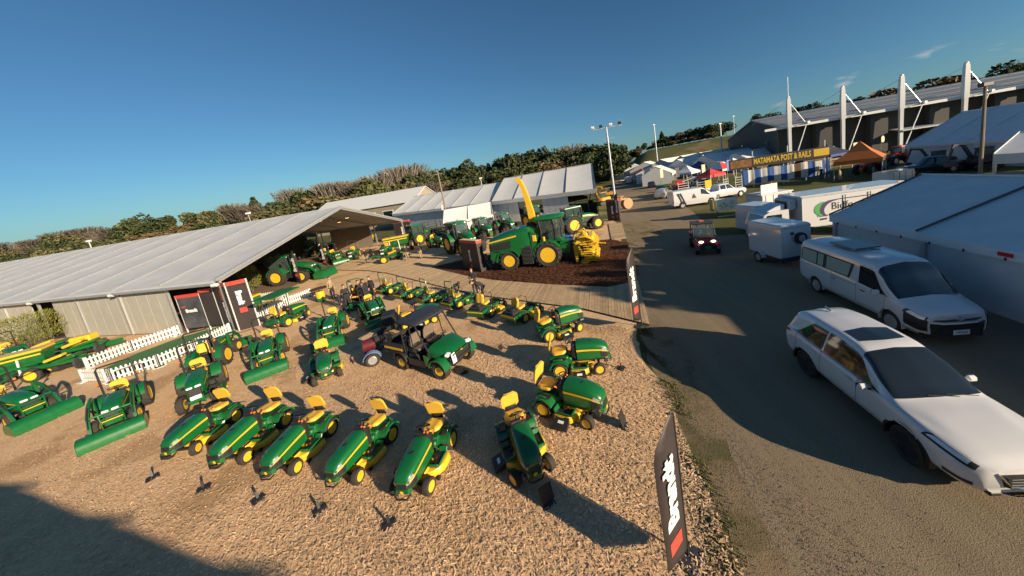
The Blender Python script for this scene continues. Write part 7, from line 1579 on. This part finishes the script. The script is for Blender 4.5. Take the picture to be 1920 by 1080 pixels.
for (px, py), p_, lb in (((1222, 352), NAVY, 'dark car parked on the right of the road nearest the green vehicle'), ((1214, 343), SILVP, 'silver car parked second on the right of the road'), ((1206, 336), SILVP, 'pale blue car parked third on the right of the road'), ((1198, 328), NAVY, 'dark car parked farthest on the right of the road'), ((1203, 322), WHITEP, 'white car at the start of the far stalls')):
    place(mid_vehicle(lb, 'car', p_, 'car', GR), at(px, py), R(70), lb)
t = place(mid_vehicle('green farm vehicle parked beside the road', 'ute', GREEN, 'vehicle'), at(1240, 364), R(250), 'bright green farm ute parked beside the road before the white frames', 1.0)
# map board, gates, striped curtain, banner, canopies
t = thing('map_board', 'white site map board with pale green print on a low stand', 'notice board', at(1350, 408), R(-8)); mb = MB(); mb.box((.7, 0, 1.25), (1.9, .06, 1.15), CORR, bev=0); mb.box((-.55, .35, 1.25), (.06, .8, 1.15), mat('olive_board', (.25, .26, .08), .6, noise=.1), bev=0); mb.build('board', t); mb = MB()
for x in (-.2, 1.6): mb.box((x, .05, .5), (.08, .08, 1.0), DKGREY)
mb.box((.7, -.3, .15), (2.0, .08, .08), CREAM); mb.build('leg', t)
mb = MB(); rr9 = random.Random(4)
for k in range(16): x = rr9.uniform(.0, 1.3); z = rr9.uniform(.85, 1.6); mb.box((x, -.035, z), (rr9.uniform(.1, .3), .006, rr9.uniform(.05, .18)), mat('pale_green_print', (.42, .52, .20), .6, noise=.1), bev=0)
stuff(mb.build('map_print', t))
CURB = mat('blue_curtain', (.02, .085, .30), .75, noise=.12); CURW = mat('white_curtain', (.62, .60, .55), .75, noise=.08); CURN = mat('brown_curtain', (.10, .055, .03), .8, noise=.1)
def along(p0, d, px):
    lo, hi = 0, 80
    for _ in range(40):
        m = (lo+hi)/2; v = p0+d*m-Vector((0, 0, CAM_H)); lo, hi = (m, hi) if PPX+F_PX*v.dot(_R)/v.dot(_fw) < px else (lo, m)
    return lo
HD = Vector((.95, -.315, 0)).normalized()
ca = at(1392, 347, .55); ca.z = 0; Lc = along(ca, HD, 1555); d = HD.copy(); t = thing('striped_curtain', 'long blue and white striped curtain hanging round the post and rail stall', 'curtain', ca); nn = Vector((d.y, -d.x, 0)); nst = 13
for k in range(nst):
    m_ = (CURW if k % 2 else CURB) if k != 8 else CURN; mb = MB(); V = []
    for j in range(9):
        s_ = Lc*(k+j/8)/nst; w_ = .05*math.sin(s_*4.1)+.02*math.sin(s_*9); p = d*s_+nn*w_; V += [p+Vector((0, 0, .55+.05*math.sin(s_*2))), p+nn*.05+Vector((0, 0, 1.6)), p-nn*w_*.7+Vector((0, 0, 2.75-.12*math.sin(math.pi*(s_ % 4)/4)))]
    mb.add(V, [(3*j+q, 3*j+q+1, 3*j+q+4, 3*j+q+3) for j in range(8) for q in range(2)], m_); mb.build('curtain_stripe', t, smooth=60)
for k in range(5): mb = MB(); p = d*(Lc*k/4)-nn*.1; mb.cyl((p.x, p.y, 0), (p.x, p.y, 2.9), .06, GALV, n=6); mb.build('post', t)
ba = at(1412, 310, 3.3); ba.z = 0; Lb_ = along(ba, HD, 1548); d = HD.copy(); k_ = 1.0
t = thing('banner', 'black banner with yellow capital letters above the striped curtain', 'banner', ba); nn = Vector((d.y, -d.x, 0))
mb = MB(); slab(mb, -d*3.2, d*(Lb_+.4), 3.0, 4.5, BANNER, .06); mb.build('panel', t, smooth=0); YP = mat('yellow_print', (.62, .42, .03), .5, noise=.05)
c = d*(Lb_*.41)+nn*.04; q = text_part('MATAMATA POST & RAILS', 1.0, YP, t, frame((c.x, c.y, 3.78), d, nn), .004, 'lettering', .03, 1.0); wq = q.dimensions.x; f_ = Lb_*.80/wq; q.scale = (f_, 1.15, 1)
c = d*(Lb_*.95)+nn*.04; mb = MB(); slab(mb, c-d*.9, c+d*.9, 3.3, 4.3, YP, .012); mb.build('yellow_tag', t, smooth=0); c = d*(-1.6)+nn*.04; mb = MB(); slab(mb, c-d*1.4, c+d*1.4, 3.2, 4.3, mat('rust_print', (.22, .10, .03), .6, noise=.4, nscale=2), .012); mb.build('printed_panel', t, smooth=0)
for x in (0, .5, 1): mb = MB(); p = d*(Lb_*x)-nn*.1; mb.cyl((p.x, p.y, 0), (p.x, p.y, 5.4), .08, GALV, n=6); mb.build('post', t)
def gazebo(label, c, rz, w, h0, h1, mats, skirt=.4, name='gazebo'):
    t = thing(name, label, 'gazebo', c, rz); cs = [(-w/2, -w/2), (w/2, -w/2), (w/2, w/2), (-w/2, w/2)]
    for k in range(4):
        a, b = cs[k], cs[(k+1) % 4]; m_ = mats[k % len(mats)]; mb = MB(); mid_ = ((a[0]+b[0])/2*.5, (a[1]+b[1])/2*.5, h0+(h1-h0)*.40)
        q = lambda p, f: (p[0]*f, p[1]*f, h0+(h1-h0)*(1-f)**1.25)
        mb.add([q(a, 1), q(b, 1), q(b, .5), q(a, .5), (0, 0, h1)], [(0, 1, 2, 3), (3, 2, 4)], m_); mb.add([(a[0], a[1], h0), (b[0], b[1], h0), (b[0], b[1], h0-skirt), (a[0], a[1], h0-skirt)], [(0, 1, 2, 3)], mats[(k+1) % len(mats)]); mb.build('roof_panel', t, smooth=0)
        mb = MB(); mb.cyl((a[0]*.98, a[1]*.98, 0), (a[0]*.98, a[1]*.98, h0), .04, GALV, n=6); mb.build('leg', t)
    return t
ORC = mat('orange_canvas', (.42, .13, .025), .7, noise=.08); NVC = mat('navy_canvas', (.018, .022, .045), .75, noise=.1); GRC = mat('charcoal_canvas', (.05, .045, .045), .75, noise=.1); RDC = mat('red_canvas', (.50, .045, .05), .7, noise=.08); BLC = mat('blue_canvas', (.02, .05, .20), .7, noise=.08)
c_ = at(1612, 333); gazebo('tall pointed gazebo with orange and charcoal panels right of the striped curtain', c_, R(38), 4.4, 2.5, 4.7, [ORC, GRC, NVC, ORC], .5)
c_ = at(1560, 322)+Vector((2, 3, 0)); gazebo('navy blue gazebo behind the orange one', c_, R(10), 4.5, 2.7, 4.4, [NVC, BLC]); gazebo('red gazebo beside the white ladder frames', at(1334, 354), R(15), 3.2, 2.5, 3.5, [RDC]); gazebo('dark gazebo at the open end of the long marquee', at(1070, 402), R(20), 4.5, 2.6, 4.0, [GRC, BANNER])
# white ladder-like yard frames
for (px, py), lb in (((1283, 368), 'white stock-handling frame nearest the green ute'), ((1320, 366), 'white stock-handling frame beside the red gazebo'), ((1362, 362), 'white ladder frame right of the red gazebo'), ((1386, 358), 'white ladder frame nearest the striped curtain'), ((1300, 358), 'tall white frame with diagonal ramp among the yard panels')):
    t = thing('yard_frame', lb, 'frame', at(px, py), R(rnd.uniform(-20, 20)), 'white frames on the stall by the road'); mb = MB(); H_ = 2.9 if 'tall' in lb else 2.3; w_ = .9 if 'ladder' in lb else 1.7
    for s in (-1, 1): mb.cyl((s*w_/2, 0, 0), (s*w_/2, 0, H_), .045, WHITE, n=6)
    for k in range(6): mb.cyl((-w_/2, 0, .25+k*H_/6.5), (w_/2, 0, .25+k*H_/6.5), .035, WHITE, n=5)
    if 'diagonal' in lb: mb.tube([(-w_, -.2, .2), (w_, -.2, 2.4)], .1, WHITE, n=4); mb.tube([(-w_, -.2, 1.9), (w_, -.2, 2.7)], .07, WHITE, n=4)
    mb.build('bars', t)
t = thing('yellow_sign', 'yellow notice on a white post by the road stalls', 'sign', at(1330, 372)); mb = MB(); mb.box((0, 0, 2.0), (.9, .05, 1.1), YEL, bev=0); mb.build('board', t); mb = MB(); mb.box((0, .05, .9), (.6, .05, 1.8), CORR, bev=0); mb.build('post', t)
# far stalls and tents beyond
GT = 'white stall tents along the far road'
def stall(px, py, w, l, h0, h1, deg, label, m_=CANV2):
    p = at(px, py); a = R(deg); return marquee(label, (p.x, p.y), (math.cos(a), math.sin(a), 0), (-math.sin(a), math.cos(a), 0), l, w, h0, h1, bay=5, roofm=m_, seam_m=GALV, gable0=True, posts=False, gable_open=False, valance=.5, sub=1)[0]
for a in ((1262, 336, 10, 12, 2.8, 5.0, 70, 'white stall tent with open gable beside the red tractors'), (1300, 330, 11, 14, 2.8, 5.2, 20, 'white stall tent in the middle of the far stalls'), (1352, 326, 12, 16, 2.8, 5.4, 15, 'wide white stall tent nearest the hall corner'), (1228, 322, 10, 14, 2.8, 5.0, 75, 'white stall tent at the far end of the road'), (1208, 312, 9, 14, 2.8, 4.8, 75, 'farthest white stall tent on the right of the road'), (1130, 330, 9, 12, 2.8, 4.6, 75, 'white stall tent past the end of the long marquee'), (1140, 318, 9, 12, 2.8, 4.6, 75, 'distant white stall tent under the dark trees')):
    stall(*a)
p = at(1700, 312); e1 = (at(1885, 312)-p).normalized(); marquee('wide white marquee in shade in front of the hall', (p.x, p.y), e1, Vector((-e1.y, e1.x, 0)) if (-e1.y*p.x+e1.x*p.y) > 0 else Vector((e1.y, -e1.x, 0)), 16, 12, 3.0, 6.2, bay=4, roofm=CANVAS, seam_m=CANVAS, wall_runs=((0, 16, .1, 2.9, CANVAS),), wall_step=4, gable0=True, posts=False, gable_open=False, valance=.3)
p = at(1862, 345); e1 = Vector((.3, -.95, 0)).normalized(); marquee('low white tent with a printed valance at the right edge', (p.x, p.y), e1, Vector((.95, .3, 0)).normalized(), 8, 8, 2.6, 3.9, bay=4, roofm=CANVAS, seam_m=CANVAS, wall_runs=((0, 8, .1, 1.0, TANW),), wall_step=4, gable0=False, gable1=False, posts=True, gable_open=False, valance=.8)
# machines on the far stalls
def excavator(label, c, rz, m_, s=1.0):
    t = thing('excavator', label, 'excavator', c, rz, 'excavators and diggers on the stalls', s)
    for q in (-1, 1): mb = MB(); mb.loft([[(x, q*.75+dy, z) for x, z in ((-1.2, .35), (-1.0, .68), (1.0, .68), (1.2, .35), (1.0, .02), (-1.0, .02))] for dy in (-.22, .22)], BLK); mb.build('track', t)
    mb = MB(); mb.box((-.3, 0, 1.15), (2.0, 1.7, .75), m_, bev=.12); mb.box((-1.2, 0, 1.15), (.5, 1.6, .8), m_, bev=.2); mb.build('engine_house', t)
    mb = MB(); mb.box((.15, .42, 1.95), (1.1, .8, 1.0), CABGLASS, bev=.06); mb.box((.15, .42, 2.48), (1.2, .86, .1), m_); mb.build('cab', t)
    mb = MB(); mb.tube([(.6, -.2, 1.3), (1.5, -.2, 2.9), (2.5, -.2, 3.1)], [.2, .18, .14], m_, n=4); mb.tube([(2.4, -.2, 3.2), (2.9, -.2, 1.4)], [.14, .10], m_, n=4); mb.build('boom', t); mb = MB(); bucket(mb, 2.8, 1.1, .7, .3, DKGREY); mb.build('bucket', t); return t
EXY = mat('digger_yellow', (.55, .27, .02), .45, noise=.1); EXD = mat('digger_dark', (.04, .04, .045), .5, noise=.1); EXO = mat('digger_orange', (.45, .10, .02), .45, noise=.1)
excavator('yellow excavator with folded boom beside the light mast', at(1132, 384), R(200), EXY, .9); excavator('second yellow excavator behind the light mast', at(1142, 372), R(160), EXY, .9); excavator('dark digger in front of the shaded marquee', at(1758, 318), R(150), EXD, .9); excavator('orange and dark digger at the right of the shaded marquee', at(1838, 318), R(170), EXD, .95); excavator('small orange loader parked beside the dark diggers', at(1862, 312), R(100), EXO, .55)
RT = farm_tractor(color=RED, cabroof=RED, rimc=SILV); RT.name = 'red_tractor'; place(RT, at(1238, 342), R(250), 'red tractor beside the white stall tent on the far road', .9, 'red tractors on the stalls'); place(RT, at(1250, 338), R(240), 'second red tractor among the far stalls', .9, 'red tractors on the stalls'); place(RT, at(1640, 322), R(200), 'red tractor behind the orange gazebo', .9, 'red tractors on the stalls'); place(RT, at(1690, 306), R(190), 'red machine parked before the hall doorway', .9, 'red tractors on the stalls')
t = thing('cable_drum', 'wooden cable drum lying beside the road past the light mast', 'cable drum', at(1176, 391), R(20)); mb = MB()
for y in (-.4, .4): mb.cyl((0, y-.05, .8), (0, y+.05, .8), .8, mat('drum_wood', (.45, .25, .14), .8, noise=.2), n=18)
mb.cyl((0, -.4, .8), (0, .4, .8), .4, MATS['drum_wood'], n=14); mb.build('drum', t)
t = thing('cable_drum', 'upright wooden cable drum stacked behind the lying one', 'cable drum', at(1164, 378)); mb = MB()
for z in (.05, .9): mb.cyl((0, 0, z), (0, 0, z+.08), .7, MATS['drum_wood'], n=18)
mb.cyl((0, 0, .1), (0, 0, .9), .35, MATS['drum_wood'], n=14); mb.build('drum', t)
# stacked gates and hardware in front of the long marquees
for k, (px, py) in enumerate(((850, 428), (905, 420), (960, 412), (1010, 404), (1040, 400), (800, 434))):
    lb = ('stack of dark steel gates in front of the long marquee, behind the small white tent', 'dark steel gate panels behind the first row of tractors', 'dark steel gate panels left of the yellow spout', 'dark steel gate panels behind the yellow spout', 'dark steel gate panels right of the yellow spout', 'dark machinery frame left of the power pole')[k]
    t = thing('gate_panels', lb, 'gate panels', at(px, py), R(22), 'steel gates along the long marquees'); mb = MB()
    for j in range(3):
        for z in (.2, .7, 1.2, 1.7): mb.cyl((-2, j*.4, z), (2, j*.4, z), .04, DKGREY, n=5)
        for x in (-2, -.7, .7, 2): mb.cyl((x, j*.4, 0), (x, j*.4, 1.9), .04, DKGREY, n=5)
    mb.build('bars', t)
for (px, py), hh, m_, lb in (((1452, 303), 3.4, CREAM, 'cream teardrop flag above the banner'), ((1652, 290), 3.6, CREAM, 'cream rounded flag before the hall doorway'), ((1690, 268), 3.0, REDL, 'small red flag before the hall'), ((1560, 306), 3.2, CREAM, 'folded cream flag behind the navy gazebo'), ((1312, 330), 3.0, REDL, 'red square flag above the white frames'), ((1197, 316), 4.0, REDL, 'tall red flag at the far end of the road'), ((1340, 322), 3.2, BANNER, 'black teardrop flag by the wide white stall tent')):
    t = thing('stall_flag', lb, 'flag', at(px, py), R(10)); mb = MB(); mb.cyl((0, 0, 0), (0, 0, hh), .04, GALV, n=5); mb.build('pole', t); mb = MB(); mb.lathe([(.03, -.012), (.45, -.012), (.45, .012), (.03, .012)], m_, c=(.42, 0, hh-.5), axis='y', n=14, close=True); q = mb.build('flag_cloth', t); q.scale = (1, 1, 1.5); q.location = (0, 0, -(hh-.5)*.5)
# off-road timber rails and stacked stock by the hall
for k, (px, py, deg) in enumerate(((1420, 318, -16), (1470, 312, -16), (1530, 305, -16), (1580, 312, -10), (1635, 314, -10))):
    t = thing('rail_stack', ('stack of timber rails behind the black banner, left end', 'stack of timber rails behind the middle of the black banner', 'stack of timber rails behind the yellow tag', 'stack of dark hardware behind the navy gazebo', 'stack of dark hardware right of the orange gazebo')[k], 'timber stack', at(px, py), R(deg)); mb = MB()
    for j in range(10): mb.box((rnd.uniform(-.3, .3), rnd.uniform(-.6, .6), .15+.16*j), (4.5, .14, .12), rnd.choice([PLANKS[2], DKGREY, MATS['rust_print']]), bev=0)
    mb.build('rails', t)
# unseen marquee, added behind the viewpoint only to shade the yard's near left corner
eS = Vector((.95, -.32, 0)).normalized(); fS = Vector((-.32, -.95, 0)).normalized(); rS = Vector((-14, -4.2, 0))-fS*5
marquee('unseen white marquee added behind the camera to shade the near left corner of the yard', (rS.x, rS.y), eS, fS, 27, 10, 5.4, 8.5, bay=5.4, roofm=CANV2, seam_m=GALV, wall_runs=((0, 27, .1, 5.2, CANV2), (0, 27, 9.9, 5.2, CANV2)), wall_step=5.4, gable0=True, posts=False, gable_open=False)
# unseen trees added off to the right to shade road, trailer and truck cab
for (x, y), H, kd, w in (((31.5, -3.5), 11.0, 'dark', 1.0), ((34.5, -1.5), 11.5, 'mid', 1.0), ((33, 1.0), 10.0, 'dark', 1.0)):
    t = thing('tree', ('nearest' if x < 32 else 'tallest' if H > 11 else 'hindmost')+' big tree added for shade right of the big frame tent, outside the view', 'tree', (x, y, 0), x, 'added shade trees right of the frame tent'); c, k = CR[kd][int(x) % 3]; a = link('crown', c, t); b = link('trunk', k, t); a.scale = (H*w, H*w, H); b.scale = (H, H, H)
# dense far end of the show: more tents, canopies, parked vehicles and people along the road
def gnd(px, dist):
    lo, hi = 150, 900
    for _ in range(40):
        m = (lo+hi)/2; p = at(px, m)
        if p.y < 0 or p.z < -1 or math.hypot(p.x, p.y) > dist: lo = m
        else: hi = m
    return at(px, hi)
def stall2(px, dist, w, l, h0, h1, deg, label, m_=CANV2):
    p = gnd(px, dist); a = R(deg); return marquee(label, (p.x, p.y), (math.cos(a), math.sin(a), 0), (-math.sin(a), math.cos(a), 0), l, w, h0, h1, bay=l/2, roofm=m_, seam_m=GALV, gable0=True, posts=False, gable_open=False, valance=.5, sub=1)[0]
for a in ((1186, 150, 10, 14, 3, 5.4, 80, 'white tent at the very end of the road, left side'), (1212, 150, 10, 16, 3, 5.6, 70, 'white tent at the very end of the road, right side'), (1238, 140, 12, 16, 3, 5.8, 60, 'white tent below the grassy bank, first from the road'), (1268, 135, 12, 18, 3, 5.8, 40, 'white tent below the grassy bank, second from the road'), (1304, 130, 12, 18, 3, 6.0, 25, 'white tent below the grassy bank, third from the road'), (1345, 125, 12, 16, 3, 6.0, 15, 'white tent below the grassy bank, against the hall'), (1260, 85, 7, 9, 2.6, 4.6, 60, 'small white tent beside the red tractors on the road'), (1405, 95, 9, 12, 2.8, 4.8, 10, 'white tent in front of the dark side of the hall')):
    stall2(*a)
for px, dist, w_, m2, lb in ((1205, 120, 4, [RDC], 'small red gazebo near the far end of the road'), (1225, 105, 4, [CANV2], 'small white gazebo on the right of the far road'), (1246, 95, 4, [CANV2, BLC], 'white and blue gazebo on the right of the far road'), (1290, 80, 4, [CANV2], 'white gazebo behind the white stock frames'), (1352, 75, 4, [RDC, CANV2], 'red and white gazebo left of the banner'), (1376, 85, 4, [CANV2], 'white gazebo between the banner and the hall'), (1312, 100, 4, [BLC], 'blue gazebo below the grassy bank')):
    gazebo(lb, gnd(px, dist), R(rnd.uniform(0, 60)), w_, 2.5, 4.0, m2)
for px, dist, k_, p_, lb in ((1176, 130, 'car', SILVP, 'silver car nose-on at the far left of the road'), (1180, 108, 'van', WHITEP, 'white van on the far left of the road'), (1212, 112, 'ute', WHITEP, 'white ute on the far right of the road'), (1218, 92, 'car', DKBLUE, 'dark blue car on the far right of the road'), (1276, 66, 'ute', RED, 'red ute among the stalls behind the delivery van'), (1325, 62, 'ute', DKBLUE, 'dark ute beside the red gazebo'), (1308, 72, 'car', NAVY, 'dark car behind the white stock frames')):
    place(mid_vehicle(lb, k_, p_, 'vehicle'), gnd(px, dist), R(70+rnd.uniform(-15, 15)), lb)
for px, dist, lb in ((1190, 90, 'person walking down the middle of the far road'), (1198, 100, 'person at the right edge of the far road'), (1258, 60, 'person by the green ute'), (1296, 60, 'person standing among the white stock frames'), (1345, 58, 'person beside the white double-cab ute'), (1405, 62, 'person before the left end of the striped curtain'), (1470, 64, 'person before the middle of the striped curtain'), (1540, 60, 'person by the right end of the striped curtain'), (1575, 55, 'person left of the tall pointed gazebo')):
    person(lb, loc=gnd(px, dist), rz=R(rnd.uniform(0, 360)), pose='walk', top=rnd.choice([DARKCLOTH, NAVY, KHAKI, REDL]))
for px, dist, hh, m_, lb in ((1222, 98, 4, REDL, 'red flag by the small white gazebo'), (1240, 80, 4, CREAM, 'cream flag by the far stalls'), (1270, 74, 4, BANNER, 'dark flag behind the green ute'), (1318, 70, 4, CREAM, 'cream flag behind the red gazebo'), (1365, 70, 4.2, BLUE, 'blue flag by the left end of the banner'), (1600, 62, 4.4, CREAM, 'cream flag behind the tall pointed gazebo')):
    t = thing('stall_flag', lb, 'flag', gnd(px, dist), R(10)); mb = MB(); mb.cyl((0, 0, 0), (0, 0, hh), .05, GALV, n=5); mb.build('pole', t); mb = MB(); mb.box((.4, 0, hh-1.0), (.75, .02, 2.0), m_, bev=0); mb.build('flag_cloth', t)
for (px, py, deg, tp, lb) in ((728, 478, -80, CT2, 'compact tractor between the seed drill and the marquee post'), (665, 484, -70, CT2, 'compact tractor beside the marquee post, mostly in shade'), (612, 486, -60, CT2, 'compact tractor under the marquee edge left of the loader tractor'), (815, 462, -40, CT2, 'compact tractor in front of the power pole')):
    place(tp, at(px, py), R(deg), lb, 1.1, 'compact tractors in the chip yard')
# small differences between the copies: steered wheels, seats nudged on their slides
for o in list(sc.objects):
    if o.parent is None and o.name.split('.')[0] in ('ride_on_mower', 'zero_turn_mower', 'compact_tractor'):
        st_ = rnd.uniform(-.28, .28); sl = rnd.uniform(-.05, .05)
        for c in o.children:
            n_ = c.name.split('.')[0]
            if n_ == 'wheel' and c.location.x > 1: c.rotation_euler.z += st_
            elif n_ == 'seat': c.location.x += sl
